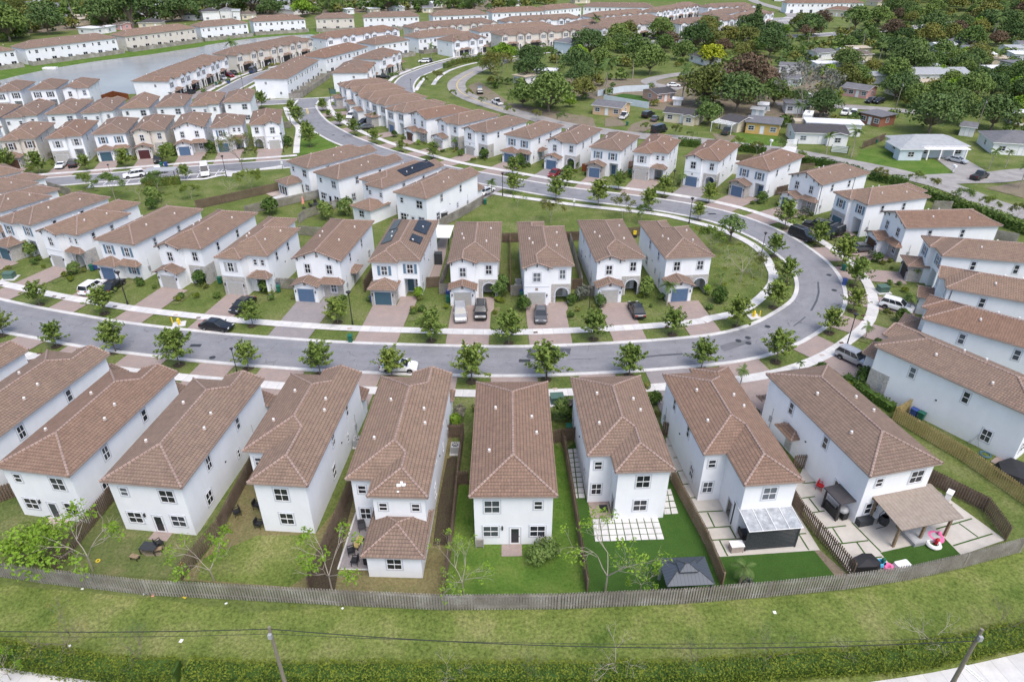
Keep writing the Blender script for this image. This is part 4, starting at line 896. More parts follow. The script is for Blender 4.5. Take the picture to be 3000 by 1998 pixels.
RH(('t7',830,292),('t7',885,296),3.5,'white storage shed beside the garden shed','w_white','roof_white',2.5,'gable',nwin=1)
RH(('t7',273,245),('t7',325,248),3,'tiny pale shed by the white board fence','w_white','roof_white',2.,'gable',nwin=1)
RH(('t5',30,105),('t5',195,118),10,'clubhouse with a brown hipped roof and arched windows','w_cream','roof_tile',4,'hip',nwin=5)
# far left quarter beyond the lake terraces
FL=(('t1',910,395,1090,405,8,'w_white','roof_white','flat','white flat-roofed house in front of the palm'),('t1',1330,345,1420,350,6,'w_pink','shingle_brown','gable','pink gabled house by the tall pine'),('t1',1400,335,1515,330,7,'w_peach','roof_tan','flat','peach block behind the pink gabled house'),('t1',1600,330,1860,325,9,'w_cream','shingle_dark','hip','house with a dark hipped roof right of the pine'),('t2',190,228,325,225,7,'w_white','shingle_grey','hip','white two-storey house with a square grey roof'),('t2',335,238,415,236,6,'w_white','shingle_light','gable','white gabled cottage beside the two-storey house'),('t2',430,232,595,225,8,'w_cream','shingle_brown','gable','tan house with a brown roof'),('t2',-10,250,185,240,9,'w_white','shingle_dark','hip','dark hipped roof left of the two-storey house'),('t2',620,62,785,62,10,'w_orange','roof_tan','flat','orange commercial building in the far distance'),('t2',820,150,1025,175,12,'w_white','shingle_light','gable','large grey-white hall in the far distance'),('t1',510,120,760,115,10,'w_white','shingle_grey','gable','white house with a wide grey roof far behind the dark trees'),('t1',560,190,830,175,9,'w_cream','shingle_grey','gable','long grey roof in front of the wide grey one'),('t1',620,250,790,235,8,'w_white','shingle_grey','flat','grey flat roof next to the palm'),('t1',290,95,420,90,8,'w_white','shingle_grey','gable','small grey roof at the far left'),('t1',370,185,520,178,8,'w_pink','shingle_brown','gable','reddish roof among the far left houses'),('t1',0,200,110,195,9,'w_white','shingle_grey','flat','flat roof at the left edge of the far quarter'),('t1',100,140,230,130,8,'w_white','roof_white','gable','pale house with a white roof at the far left'),('t1',900,250,1060,235,7,'w_cream','roof_tan','flat','low tan roof behind the palm'),('t1',960,130,1070,120,7,'w_white','shingle_light','gable','pale roof left of the round tree'),('t2',2200,150,2300,140,8,'w_white','roof_white','gable','white cottage behind the back line of terraces'),('t2',1900,165,2020,160,9,'w_cream','roof_white','flat','pale flat roof behind the back line of terraces'),('t2',1640,170,1720,165,8,'w_white','roof_white','flat','small white roof above the beige terrace'),('t3',270,95,380,90,9,'w_white','roof_white','gable','white house beside far palms'),('t3',150,150,260,150,8,'w_cream','shingle_grey','gable','cream house below the far palms'),('t3',1170,75,1280,72,9,'w_white','shingle_light','flat','pale roof in the far trees right of the centre'),('t3',1900,45,2075,40,10,'w_cream','roof_tile','hip','brown hipped roof above the back line of terraces'),('t4',1050,10,1120,12,10,'w_white','shingle_brown','hip','far house at the end of the access road'),('t5',380,45,520,40,12,'w_cream','shingle_brown','hip','cluster roof far right of the large terrace'),('t1',2250,240,2400,215,9,'w_white','shingle_dark','hip','dark roof behind the white terraces'),('t1',1250,385,1340,365,4,'w_white','roof_white','flat','low white shed under the round tree'))
for k,x0,y0,x1,y1,d,w,r,kd,lb in FL: RH((k,x0,y0),(k,x1,y1),d,lb,w,r,5.4 if 'two-storey' in lb else 3.,kd,nwin=2)

r_=random.Random(77)
def many(poly,n,label,grp,mind=13,lo=(7,13)):
    xs=[p[0] for p in poly];ys=[p[1] for p in poly];got=[];k=0
    ex=[(o.location.x,o.location.y) for o in COL.objects if o.name.startswith(('ranch_house','townhouse_block'))]
    while len(got)<n and k<4000:
        k+=1;x,y=r_.uniform(min(xs),max(xs)),r_.uniform(min(ys),max(ys));c=False;j=len(poly)-1
        for i in range(len(poly)):
            if (poly[i][1]>y)!=(poly[j][1]>y) and x<(poly[j][0]-poly[i][0])*(y-poly[i][1])/(poly[j][1]-poly[i][1])+poly[i][0]: c=not c
            j=i
        if not c or any((x-a)**2+(y-b)**2<mind**2 for a,b in got+ex): continue
        got.append((x,y));src=r_.choice(SRC);o=obj('ranch_house',None,None,(x,y,0),r_.choice((0,.15,-.2,1.4)));tag(o,label,'house',grp)
        for ch in src.children:
            q=ch.copy();COL.objects.link(q);q.parent=o;q.matrix_parent_inverse=ch.matrix_parent_inverse
SRC=[o for o in COL.objects if o.name.startswith('ranch_house') and o.get('label') in('large grey-white hall in the far distance','pale house with a white roof at the far left','low tan roof behind the palm','white house with a wide grey roof far behind the dark trees','small grey roof at the far left','grey flat roof next to the palm','pale roof left of the round tree')]
many([G('t1',-100,330),G('t1',900,290),G('t1',2355,170),G('t2',900,120),G('t3',300,90),G('t3',1400,50),G('t3',1300,5),G('t1',-100,5)],46,'pale low roof among the trees of the far quarter beyond the lake','far low houses beyond the lake',15)
many([G('t5',100,320),G('t5',560,330),G('t5',1346,330),G('t5',1346,560),G('t5',700,500),G('t8',1100,300),G('t8',900,330),G('t4',1250,430)],18,'pale low roof half hidden in the woods of the old neighbourhood','half hidden low houses in the woods',11)
sheet('bare_ground',[G('t1',-100,420),G('t1',1000,340),G('t1',2355,230),G('t2',1700,155),G('t3',900,120),G('t3',1300,0),G('t1',-100,0)],-.04,'dirt')
# ---------------------------------------------------------------- trees and plants
def leafmat(name,*cs,orv=.35):
    t=NT(name);n=t.noise(t.pos(),.9,3,.7);wn=t.new('ShaderNodeTexWhiteNoise',noise_dimensions='3D');q=t.new('ShaderNodeVectorMath',operation='SNAP');t.l(t.pos(),q.inputs[0]);q.inputs[1].default_value=(.35,.35,.35);t.l(q.outputs[0],wn.inputs[0])
    k=t.math('ADD',t.math('MULTIPLY',n,.75),t.math('MULTIPLY',wn.outputs[0],.25));st=[(.28+.44*i/(len(cs)-1),c) for i,c in enumerate(cs)];col=t.ramp(k,*st)
    col=t.mix(1.,col,t.ramp(t.orand(),(0,(1-orv,1-orv*.8,1-orv)),(.5,(1,1,1)),(1,(1+orv*.7,1+orv*.35,1))),'MULTIPLY')
    t.b.inputs['Subsurface Weight'].default_value=0; MATS[name]=t.done(col,.7,0,.15)
leafmat('leaf_street',(0.0915, 0.1403, 0.0268),(0.1403, 0.2013, 0.0415),(0.2135, 0.2684, 0.0671),orv=.22)
leafmat('leaf_dark',(0.0464, 0.0854, 0.0268),(0.0756, 0.1281, 0.0403),(0.122, 0.183, 0.0634));leafmat('leaf_mid',(0.0671, 0.1159, 0.0293),(0.1074, 0.1708, 0.0439),(0.1708, 0.2379, 0.0732));leafmat('leaf_olive',(0.0854, 0.1037, 0.0268),(0.1342, 0.1525, 0.039),(0.1952, 0.2074, 0.061))
leafmat('leaf_lime',(.11,.19,.018),(.16,.27,.025),(.22,.33,.05),orv=.15);leafmat('leaf_yellow',(.16,.20,.015),(.27,.31,.02),(.36,.38,.03),orv=.05);leafmat('leaf_red',(.08,.065,.04),(.125,.09,.06),(.17,.115,.08),orv=.15);leafmat('leaf_grey',(.10,.11,.085),(.16,.165,.14),(.24,.24,.22));leafmat('leaf_palm',(.06,.105,.025),(.095,.15,.04),(.15,.20,.065),orv=.2)
leafmat('leaf_hedge',(.075,.105,.012),(.125,.165,.018),(.19,.225,.03),orv=.2);leafmat('leaf_shrub',(0.0366, 0.0732, 0.0146),(0.061, 0.1098, 0.022),(0.1037, 0.1586, 0.0366))
def rv(r): 
    while 1:
        v=Vector((r.uniform(-1,1),r.uniform(-1,1),r.uniform(-1,1)))
        if .05<v.length<1: return v.normalized()
def leaf(mb,p,n,s,r,asp=.55):
    u=n.orthogonal().normalized();v=n.cross(u);a=r.uniform(0,6.283);u,v=u*math.cos(a)+v*math.sin(a),v*math.cos(a)-u*math.sin(a)
    u=u*s;v=v*s*asp;b=n*s*.18
    mb.f.append([tuple(p-u),tuple(p-v*.9+b),tuple(p+u),tuple(p+v*.9+b)]);mb.m.append(0)
class LB(MB):
    def mesh(s,name,mats,smooth=False):
        V=[];Fc=[]
        for f in s.f: k=len(V);V+=f;Fc.append(list(range(k,k+len(f))))
        me=bpy.data.meshes.new(name);me.from_pydata(V,[],Fc)
        for m in mats: me.materials.append(MATS[m])
        me.update();return me
def limb(mb,p,d,l,r0,r,k,ends,bend=.25,minr=.02,up=.12,split=(2,3)):
    q=p
    for i in range(2):
        d=(d+rv(r)*bend*.5+Vector((0,0,up*.5))).normalized();n=q+d*l*.5;mb.tube(q,n,r0*(1-.18*i),r0*(1-.18*(i+1)),5 if r0<.12 else 7,0,False);q=n
    if k==0 or r0<minr: ends.append((q,d));return
    for i in range(r.randint(*split)):
        dd=(d+rv(r)*.75+Vector((0,0,up))).normalized();limb(mb,q,dd,l*r.uniform(.62,.85),r0*.62,r,k-1,ends,bend,minr,up,split)
def street_tree(seed):
    r=random.Random(seed);tr=MB();tr.tube((0,0,-.1),(0,0,1.6),.075,.06,7);tr.tube((0,0,1.6),(.05,0,4.2),.06,.02,6);cr=LB();H=5.2
    for i in range(34):
        t=i/33;z0=1.2+t*2.2;a=i*2.4+r.uniform(-.4,.4);up=.3+t*1.25+r.uniform(-.15,.2);ln=(2.45-1.15*t)*r.uniform(.7,1.2)
        d=Vector((math.cos(a),math.sin(a),up)).normalized();p0=Vector((0,0,z0));tr.tube(p0,p0+d*ln*.8,.028,.008,4,0,False)
        for j in range(38):
            s=r.uniform(.2,1.08);c=p0+d*ln*s;w=.46*(1.1-.55*s);c=c+rv(r)*w*r.uniform(.3,1)
            n=(d*.5+rv(r)*.8+Vector((0,0,.55))).normalized();leaf(cr,c,n,r.uniform(.15,.27),r,.6)
    return tr.mesh('trunk',['bark']),cr.mesh('crown',['leaf_street'])
def blob_tree(seed,mat,H=9.,R_=4.5,nb=16,nl=85,ls=.42,th=.35,trunk='bark',flat=.75,gap=.0):
    r=random.Random(seed);tr=MB();ends=[];cr=LB();hz=H*th
    tr.tube((0,0,-.2),(r.uniform(-.2,.2),r.uniform(-.2,.2),hz),H*.035,H*.026,8)
    for i in range(nb):
        a=i*2.4+r.uniform(-.5,.5);rr=R_*math.sqrt((i+.5)/nb)*.8;zc=hz+(H-hz)*(.92-.8*(rr/R_)**1.9)*r.uniform(.72,1.0)-R_*.08
        c=Vector((rr*math.cos(a),rr*math.sin(a),max(hz*.75,zc)));br=R_*r.uniform(.3,.46)
        tr.tube((0,0,hz*.9),tuple(c*.93),H*.014,H*.005,5,0,False)
        for j in range(nl):
            v=rv(r)
            if v.z<-.35 and r.random()<.7: v.z=-v.z
            rad_=br*(1 if r.random()<.7 else r.uniform(.45,1.12));p=c+Vector((v.x,v.y,v.z*flat))*rad_
            n=(v*.7+rv(r)*.75+Vector((0,0,.35))).normalized();leaf(cr,p,n,ls*r.uniform(.65,1.3),r,.65)
    return tr.mesh('trunk',[trunk]),cr.mesh('crown',[mat])
def airy_tree(seed,mat,H=5.,k=4,nl=26,ls=.16,trunk='bark_pale',spread=.55,tuft=.5,keep=1.):
    r=random.Random(seed);tr=MB();cr=LB();ends=[]
    tr.tube((0,0,-.1),(0.1,0,H*.3),H*.014,H*.010,6)
    for i in range(4): a=i*1.6+r.random();limb(tr,Vector((.1,0,H*.28)),Vector((math.cos(a)*spread,math.sin(a)*spread,.8)).normalized(),H*.28,H*.0075,r,k-1,ends,.35,.004,.08)
    for p,d in ends:
        if r.random()>keep: continue
        for j in range(nl): v=rv(r);leaf(cr,p+v*tuft*r.random()**.5,(rv(r)+Vector((0,0,.6))).normalized(),ls*r.uniform(.6,1.3),r)
    return tr.mesh('trunk',[trunk]),(cr.mesh('crown',[mat]) if cr.f else None)
def palm(seed,H=7.,nf=18,fl=2.6,mat='leaf_palm',tr_=.14,nleaf=11):
    r=random.Random(seed);tr=MB();pts=[(0.04*math.sin(i)*i,.03*i,H*i/6-.1) for i in range(7)];tr.path(pts,[tr_*(1.25-.06*i) for i in range(7)],7);cr=LB();top=Vector(pts[-1])
    for i in range(nf):
        a=i*2.4;el=r.uniform(-.15,1.25);d=Vector((math.cos(a)*math.cos(el),math.sin(a)*math.cos(el),math.sin(el)));p=top.copy();side=Vector((-math.sin(a),math.cos(a),0));L_=fl*r.uniform(.8,1.1);prev=p
        for j in range(nleaf):
            t=(j+1)/nleaf;d=(d+Vector((0,0,-.115-.05*t))).normalized();q=prev+d*L_/nleaf;lw=L_*.26*math.sin(math.pi*min(1,.12+t*.86))+.05
            for sg in (-1,1):
                tip=q+side*sg*lw+d*lw*.55+Vector((0,0,-lw*.35));m_=(prev+q)/2
                cr.f.append([tuple(prev),tuple(q),tuple(tip)]);cr.m.append(0)
            prev=q
    return tr.mesh('trunk',['bark_pale']),cr.mesh('fronds',[mat])
def shrub_mesh(seed,mat,R_=.7,H=.9,n=260,ls=.12):
    r=random.Random(seed);cr=LB()
    cs=[(Vector((r.uniform(-.45,.45)*R_,r.uniform(-.45,.45)*R_,H*r.uniform(.35,.6))),R_*r.uniform(.45,.65)) for _ in range(5)]
    for i in range(n):
        c,b=cs[i%5];v=rv(r);v.z=abs(v.z)*1.0 if r.random()<.8 else v.z;p=c+Vector((v.x*b,v.y*b,v.z*H*.45))*r.uniform(.7,1.08);p.z=max(.03,p.z);leaf(cr,p,(v+rv(r)*.7).normalized(),ls*r.uniform(.6,1.4),r,.6)
    st=MB();st.tube((0,0,-.05),(0,0,H*.5),.04,.03,5)
    return cr.mesh('foliage',[mat]),st.mesh('stem',['bark'])
def hedge_obj(line,w,h,mat,label,ls=.12,dens=26,cat='hedge'):
    r=random.Random(len(label));cr=LB();core=MB()
    L_=sum(math.dist(line[i],line[i+1]) for i in range(len(line)-1))
    lft,rgt=offs(line,w/2),offs(line,-w/2)
    for i in range(len(line)-1):
        seg=math.dist(line[i],line[i+1]);core.obox(line[i],line[i+1],w*.72,-.05,h*.86)
        d=Vector((line[i+1][0]-line[i][0],line[i+1][1]-line[i][1],0)).normalized();nn=Vector((-d.y,d.x,0))
        for j in range(int(seg*dens*(w+2*h)*(3.6 if ls<.15 else 1.)/1.1)):
            t=r.random();c=Vector((*line[i],0)).lerp(Vector((*line[i+1],0)),t);u=r.uniform(0,w+2*h)
            if u<h: p=c+nn*w/2+Vector((0,0,u));n=nn
            elif u<2*h: p=c-nn*w/2+Vector((0,0,u-h));n=-nn
            else: p=c+nn*(u-2*h-w/2)+Vector((0,0,h));n=Vector((0,0,1))
            p=p+rv(r)*.12;p.z+=.1*math.sin(c.x*1.7)+.08*math.sin(c.y*2.3+c.x*.6);p.z=max(.02,p.z)
            leaf(cr,p,(n+rv(r)*.8).normalized(),ls*r.uniform(.6,1.4),r,.6)
    return thing('hedge',label,cat,[Nd('foliage',cr.mesh('foliage',[mat])),Nd('inner_twigs',core.mesh('inner_twigs',['leaf_shrub']))],(0,0,0))
def ztop(Y,yp):
    v=(yp-CY_)/F_;c,s=math.cos(TH),math.sin(TH);return HC+Y*(-s-v*c)/(c-v*s)
ST=[street_tree(s) for s in range(6)]
def tree_at(name,label,cat,meshes,px,hpx=None,group=None,H0=5.2,sc_=1.,z=0,rz=None):
    x,y=G(*px) if len(px)==3 else px
    tr,cr=meshes
    zm=max(max(v.co.z for v in m.vertices) for m in (tr,cr) if m)
    if hpx is not None: a,b,s=CR[px[0]];sc_=max(.25,ztop(y,b+hpx*s)/zm)
    rz=rnd.uniform(0,6.28) if rz is None else rz
    n0=cr.name.split('.')[0] if cr else ''
    return thing(name,label,cat,[Nd('trunk',tr)]+([Nd(n0,cr)] if cr else []),(x,y,z),rz,group,sc_)
ORD=['first','second','third','fourth','fifth','sixth','seventh','eighth','ninth','tenth','eleventh','twelfth','thirteenth','fourteenth','fifteenth','sixteenth']
def row(desc,items,group):
    for i,(k,x,y,t) in enumerate(items):
        x0,y0=G(k,x,y);tree_at('street_tree',f'{ORD[i]} young street tree {desc}','tree',ST[(i*5+len(desc))%6],(k,x,y),t,group)
        mu=MB();mu.poly([(x0+.75*math.cos(j*.7)*(1+.15*math.sin(j*3)),y0+.75*math.sin(j*.7)*(1+.15*math.cos(j*2)),.014) for j in range(9)]);struct('mulch_ring',mu.mesh('mulch_ring',['mulch']))
g1='street trees along the loop road'
row('from the left along the outer kerb of the near street',[('h',45,905,600),('h',655,1035,745),('h',1330,1100,745),('h',2060,1250,800),('z',1715,420,225),('z',2210,462,230),('Z',350,478,262),('Z',900,512,238),('Z',1412,500,245),('Z',1985,472,238),('d',215,1290,940),('d',1070,1215,830),('d',1685,885,575)],g1)
row('above the silver car on the outer bend kerb',[('d',1950,632,350),('d',1965,345,5),('c',2215,1300,940),('c',1935,1062,760),('c',1560,858,530)],g1)
row('from the left on the verge before the middle row',[('h',455,562,280),('h',1205,660,330),('W',1745,1185,1010),('W',2330,1165,985),('Z',622,232,0),('Z',1155,250,10),('Z',1740,222,10),('Z',2285,190,-5),('d',620,812,450),('d',1040,592,270),('d',1190,312,0),('c',1435,1182,900)],g1)
row('from the right before the outer houses',[('c',690,562,310),('c',175,502,240),('b',1615,412,190),('b',1020,372,150),('b',400,250,20),('a',1450,1042,840),('a',1080,962,810),('a',780,872,680),('a',545,775,570),('a',375,662,500),('a',250,572,470),('a',185,492,340)],g1)
row('from the left on the grass strip beside the open lawn',[('b',405,462,210),('b',895,532,250),('b',1380,602,290),('b',1960,655,370),('c',565,765,555)],g1)
row('from the left along the parking bay street',[('f',105,400,130),('f',460,428,150),('f',995,392,190),('f',1452,355,130),('f',1918,312,75),('f',355,520,375),('f',2140,495,310)],'street trees along the parking bay street')
row('from the far end on the corner lawn',[('e',662,462,250),('e',1015,545,350),('e',1080,642,430),('e',1180,800,590),('e',1215,905,640)],'street trees on the corner lawn')
AIR=[airy_tree(3,'leaf_mid',5,4,26,.17),airy_tree(5,'leaf_olive',5,4,20,.16),airy_tree(8,'leaf_street',5.,4,30,.17,spread=.75)]
BARE=[airy_tree(11,'leaf_lime',6,5,12,.12,'bark_pale',.6,.4,.4),airy_tree(12,'leaf_olive',6,5,2,.12,'bark_pale',.8,.3,.1),airy_tree(14,'leaf_lime',5,4,34,.15,'bark_pale',.7,.55,.3),airy_tree(15,'leaf_mid',5,5,3,.1,'bark_pale',.9,.3,.5)]
for nm,lb,ms,p,t,h0 in (
 ('lawn_tree','pale-trunked spreading tree in front of the left parking bays',AIR[0],('f',1325,718),410,5.2),('lawn_tree','slim tree left of the first parking bay',AIR[2],('f',1000,622),430,5.2),('lawn_tree','tree with a pale trunk in front of the screened pavilion',AIR[0],('f',1825,640),385,5.2),('bare_tree','thin almost leafless tree left of the screened pavilion',BARE[1],('f',1610,725),520,6),
 ('lawn_tree','broad olive tree standing on the lawn below the parked white van',AIR[2],('g',935,602),360,5.2),('bare_tree','leafless sapling with a white trunk by the brown fence',BARE[1],('g',685,662),480,6),('lawn_tree','low bushy tree on the lawn behind the two-roofed house',AIR[2],('g',245,722),540,4.6),
 ('big_tree','large half-bare tree with a thick trunk beside the parking bays',airy_tree(21,'leaf_olive',9.,6,6,.17,'bark',.8,.5,.75),('g',832,392),-60,9.8),
 ('lawn_tree','airy tree standing behind the third house from the bend',AIR[1],('b',835,790),520,5.2),('lawn_tree','airy grey-green tree on the lawn by the right end of the white-roofed row',AIR[1],('b',1655,750),470,5.2),('lawn_tree','spreading tree behind the last but one house of the middle row',AIR[0],('b',1870,790),580,5.2),('lawn_tree','lime sapling on the open lawn near the lamp post',BARE[2],('b',455,610),430,4.8),
 ('lawn_tree','dense dark tree on the lawn inside the bend',blob_tree(31,'leaf_mid',5.2,2.3,14,60,.22,.3),('c',930,1010),700,5.2),('bare_tree','bare tree with a pale trunk in the middle of the bend lawn',BARE[3],('c',1050,1470),1000,5.6),('lawn_tree','sparse olive tree behind the bare one on the bend lawn',AIR[1],('c',1290,1420),1150,5.2),('lawn_tree','low bushy tree behind the last house of the middle row',AIR[2],('c',700,1130),850,5.2),
 ('yard_tree','bright lime bush-like tree at the bottom left yard fence',blob_tree(33,'leaf_lime',3.4,2.4,18,80,.13,.15),('P',285,610),360,3.7),('yard_tree','thin white-trunked tree with few leaves before a back door',BARE[2],('P',640,645),260,5.),('yard_tree','sparse lime sapling on the fence between two back yards',BARE[2],('P',1480,715),400,5.),('yard_tree','twiggy sapling with lime tufts behind the annex patio',BARE[2],('P',2290,775),420,5.),('yard_tree','twiggy bush-tree with lime leaves left of the round bush',BARE[0],('Q',845,800),500,5.4),('yard_tree','thin bare tree with pale branches over the square slabs',BARE[0],('Q',1820,790),370,5.6),('yard_tree','feathery sapling beside the dark metal gazebo',BARE[2],('Q',2060,780),630,4.9)):
    tree_at(nm,lb,'tree',ms,p,t,None,h0)
# thin trees of the field strip
THIN=[airy_tree(141,'leaf_olive',5,5,3,.1,'bark',.55,.3,.5),airy_tree(142,'leaf_mid',5,5,4,.1,'bark',.6,.35,.6),airy_tree(143,'leaf_olive',5,5,1,.1,'bark_pale',.95,.3,.2)]
for k,x,y,h,j,lb in (('r7',395,415,6.,0,'leaning pale trunk behind the hedge, leftmost in the field'),('r7',810,472,4.6,1,'thin weedy tree in the field left of the utility pole'),('Q',755,1395,3.6,2,'small dark forked bare tree by the bottom hedge'),('Q',1345,1345,3.4,1,'slim sapling above the hedge in the middle of the bottom edge'),('Q',1890,1340,5.2,2,'wide fan of bare pale branches by the bottom hedge'),('S',90,1290,4.2,1,'wispy tree at the field edge right of the fan-shaped one'),('S',600,1285,5.,1,'leaning olive sapling below the turf yard'),('S',1160,1265,3.2,2,'short bleached stump with bare arms by the hedge'),('S',1690,1195,5.2,2,'grey bare tree behind the right hedge'),('S',2190,1100,4.2,0,'bare crown left of the far right path')):
    tree_at('field_tree',lb,'tree',THIN[j],(k,x,y),None,None,1,h/7.)
mass0=[]
# dense old neighbourhood woods
def wt(s,m,H=9.,R_=5.2,nb=26,nl=85,ls=.38,**k): return blob_tree(s,m,H,R_,nb,nl,ls,.2,**k)
KN=dict(dark=[wt(41+i,'leaf_dark',9.5,5.8) for i in range(4)],mid=[wt(51+i,'leaf_mid',8.5,5.2) for i in range(4)],olive=[wt(61+i,'leaf_olive',8.5,5.) for i in range(2)],lime=[wt(66,'leaf_lime',6.5,4.2,16)],yellow=[wt(67,'leaf_yellow',6.5,4.2,18,75,.42)],red=[wt(68,'leaf_red',9.5,6.4,28),wt(69,'leaf_red',8,5.)],grey=[airy_tree(71,'leaf_grey',9,6,4,.3,'bark_pale',.9,.7,.7),airy_tree(72,'leaf_olive',9,6,6,.3,'bark',.8,.7,.7)],pine=[blob_tree(75,'leaf_dark',15,2.6,26,60,.5,.1,flat=1.6)])
PALMS=[palm(81,8,20,3.2),palm(82,7,18,2.8),palm(83,5,16,2.4),palm(84,3.2,14,2.0)]
SP=(('dark','t3',1390,790,9,'dark round tree left of the mobile home'),('dark','t3',2060,660,12,'large dark tree beside the pale blue two-storey house'),('mid','t3',930,850,7,'soft green tree at the inside of the old road bend'),('lime','t3',1080,720,8,'light green bushy tree behind the road hedge'),('grey','t3',1020,1010,9,'big grey leafless-looking tree at the old road bend'),('dark','t6',560,200,9,'dark tree in front of the white mobile home'),('mid','t6',690,400,11,'tall mid-green tree over the junk yard'),('mid','t6',520,370,7,'green tree left of the tall mid-green one'),('olive','t6',910,320,7,'yellow-green tree left of the board fence'),('dark','t6',900,240,8,'dark tree above the yellow-green one'),('dark','t6',870,170,10,'dark green tree behind the tall coconut palm'),('mid','t4',230,490,10,'wide dark-green tree by the cul-de-sac'),('yellow','t4',630,430,8,'bright yellow-green tree beside the white house'),('red','t4',860,640,13,'huge reddish-brown tree with a dark base'),('olive','t7',480,250,12,'tall pale olive tree behind the cream house'),('mid','t7',500,370,6,'rounded bush-tree against the cream house'),('dark','t7',690,290,12,'dark tree under the reddish crown'),('mid','t7',930,250,8,'spreading green tree above the yellow house'),('grey','t7',1110,310,12,'leaning grey bare tree by the white-blue house'),('dark','t7',1240,330,8,'dark trees behind the camper'),('pine','t4',915,260,15,'tall dark pine in front of the far terraces'),('dark','t8',470,170,8,'broad green tree right of the pink house'),('dark','t8',640,380,11,'massive dark tree behind the pale blue-grey house'),('mid','t8',560,230,7,'light green tree left of the massive dark one'),('dark','t8',1000,360,9,'dark tree left of the right-edge house'),('mid','t8',870,200,9,'yellowish tree behind the grey shed'),('mid','t5',480,560,9,'round mid-green tree above the pink house'),('dark','t5',560,500,12,'deep green tree crowning the middle of the old neighbourhood'),('mid','t5',230,200,12,'large green tree right of the clubhouse'),('red','t5',470,260,9,'brownish tree in the far woods'),('dark','t5',720,270,13,'wide dark spreading tree under the far woods'),('olive','t5',1080,180,13,'golden olive tree in the far woods'),('pine','t1',1530,330,26,'very tall narrow pine beyond the lake'),('dark','t1',560,400,14,'big dark tree beyond the left terraces'),('dark','t1',1230,330,17,'round tree with visible limbs beyond the lake'),('dark','t1',1720,270,17,'dark spreading tree right of the tall pine'),('dark','t1',2100,250,16,'second dark spreading tree right of the tall pine'),('mid','t1',120,480,16,'green tree at the far left edge beyond the lake'),('dark','t2',250,190,18,'wide dark tree above the grey-white terrace'),('dark','t2',560,170,18,'dark tree right of the wide dark one'),('dark','t2',770,210,12,'round dark tree above the white terrace'),('lime','t2',1130,200,11,'bright green tree between two far terraces'),('dark','t2',1090,120,16,'dark tree behind the bright green one'),('mid','t2',2110,150,16,'rounded mid-green tree behind the back line terraces'))
for sp_,k,x,y,h,lb in SP:
    ms=KN[sp_][len(lb)%len(KN[sp_])];h0={'dark':10,'mid':9,'olive':9,'lime':7,'yellow':7,'red':10,'grey':9,'pine':15}[sp_];tree_at('shade_tree',lb,'tree',ms,(k,x,y),None,'large trees beyond the new estate',1,1.12*h/h0)
for i,(k,x,y,h,lb) in enumerate((('t6',1065,300,10,'tall coconut palm by the board fence'),('t6',1240,180,8,'palm near the cul-de-sac'),('t7',330,215,9,'palm beside the small peach house'),('t7',1075,370,6,'palm over the tan carport roof'),('t8',185,520,6,'palm clump by the striped gate'),('t8',40,500,5,'palm in front of the dark-roofed white house'),('t8',990,590,4,'small palm on the lawn right of the driveway'),('t8',1085,580,4,'smaller palm right of it'),('t8',1165,700,5,'palm at the right edge by the side street'),('t8',1090,370,7,'palm behind the right-edge house'),('t4',1140,300,8,'palm beside the tall pine'),('t5',1130,270,12,'leaning palm before the far woods'),('t5',280,330,9,'palm left of the beige house'),('t5',870,440,8,'palm beside the orange wall'),('t1',880,330,15,'royal palm beyond the lake terraces'),('t1',1465,300,12,'palm by the pink gabled house'),('t2',1430,150,9,'palm clump behind the beige terrace'),('t3',1130,90,12,'palm in the far tree line'),('t3',2140,440,9,'palm right of the solar roof terrace'),('t3',250,690,6,'palm before the curving terrace'),('t3',530,640,6,'palm at the corner of the four-gabled terrace'),('t3',1075,560,6,'palm at the end wall of the solar terrace'),('t2',340,740,8,'palm pair at the gap between lake terraces'),('t2',2080,850,5,'palm on the curving road verge'))):
    tree_at('palm_tree',lb,'palm',PALMS[i%2],(k,x,y),None,'palms beyond the new estate',1,h/7.5)
SEEN_=[]
def scatter(poly,n,kinds,label,sc0=.8,sc1=1.25,mind=4.5,grp='trees'):
    xs=[p[0] for p in poly];ys=[p[1] for p in poly];k=0;tr_=0
    def ins(x,y):
        c=False;j=len(poly)-1
        for i in range(len(poly)):
            if (poly[i][1]>y)!=(poly[j][1]>y) and x<(poly[j][0]-poly[i][0])*(y-poly[i][1])/(poly[j][1]-poly[i][1])+poly[i][0]: c=not c
            j=i
        return c
    while k<n and tr_<n*60:
        tr_+=1;x,y=rnd.uniform(min(xs),max(xs)),rnd.uniform(min(ys),max(ys))
        if not ins(x,y) or any((x-a)**2+(y-b)**2<mind**2 for a,b in SEEN_): continue
        if any((x-a[0])**2+(y-a[1])**2<8**2 for a in RANCHP): continue
        SEEN_.append((x,y));k+=1;kk=rnd.choice(kinds);ms=rnd.choice(KN[kk]) if kk in KN else PALMS[rnd.randint(0,2)]
        tree_at('palm_tree' if kk=='palm' else 'wood_tree',label[kk],'palm' if kk=='palm' else 'tree',ms,(x,y),None,label[kk]+' group',1,rnd.uniform(sc0,sc1))
RANCHP=[(o.location.x+6,o.location.y+4) for o in bpy.data.objects if o.name.startswith('ranch_house')]
for px in (('t8',150,265),('t8',320,200),('t8',250,235),('t8',100,225),('t7',155,335),('t7',1150,340),('t4',300,560),('t4',200,540),('t4',400,470),('t8',800,540),('t8',930,630)): RANCHP.append(G(*px))
LR={k:f'{v} of the wooded old neighbourhood beyond the boundary hedge' for k,v in dict(dark='dark green crowns',mid='mid-green crowns',olive='olive crowns',lime='lime bushes',red='brownish crowns',grey='bare grey trees',palm='scattered palms').items()}
far=lambda *p:[G(k,x,y) for k,x,y in p]
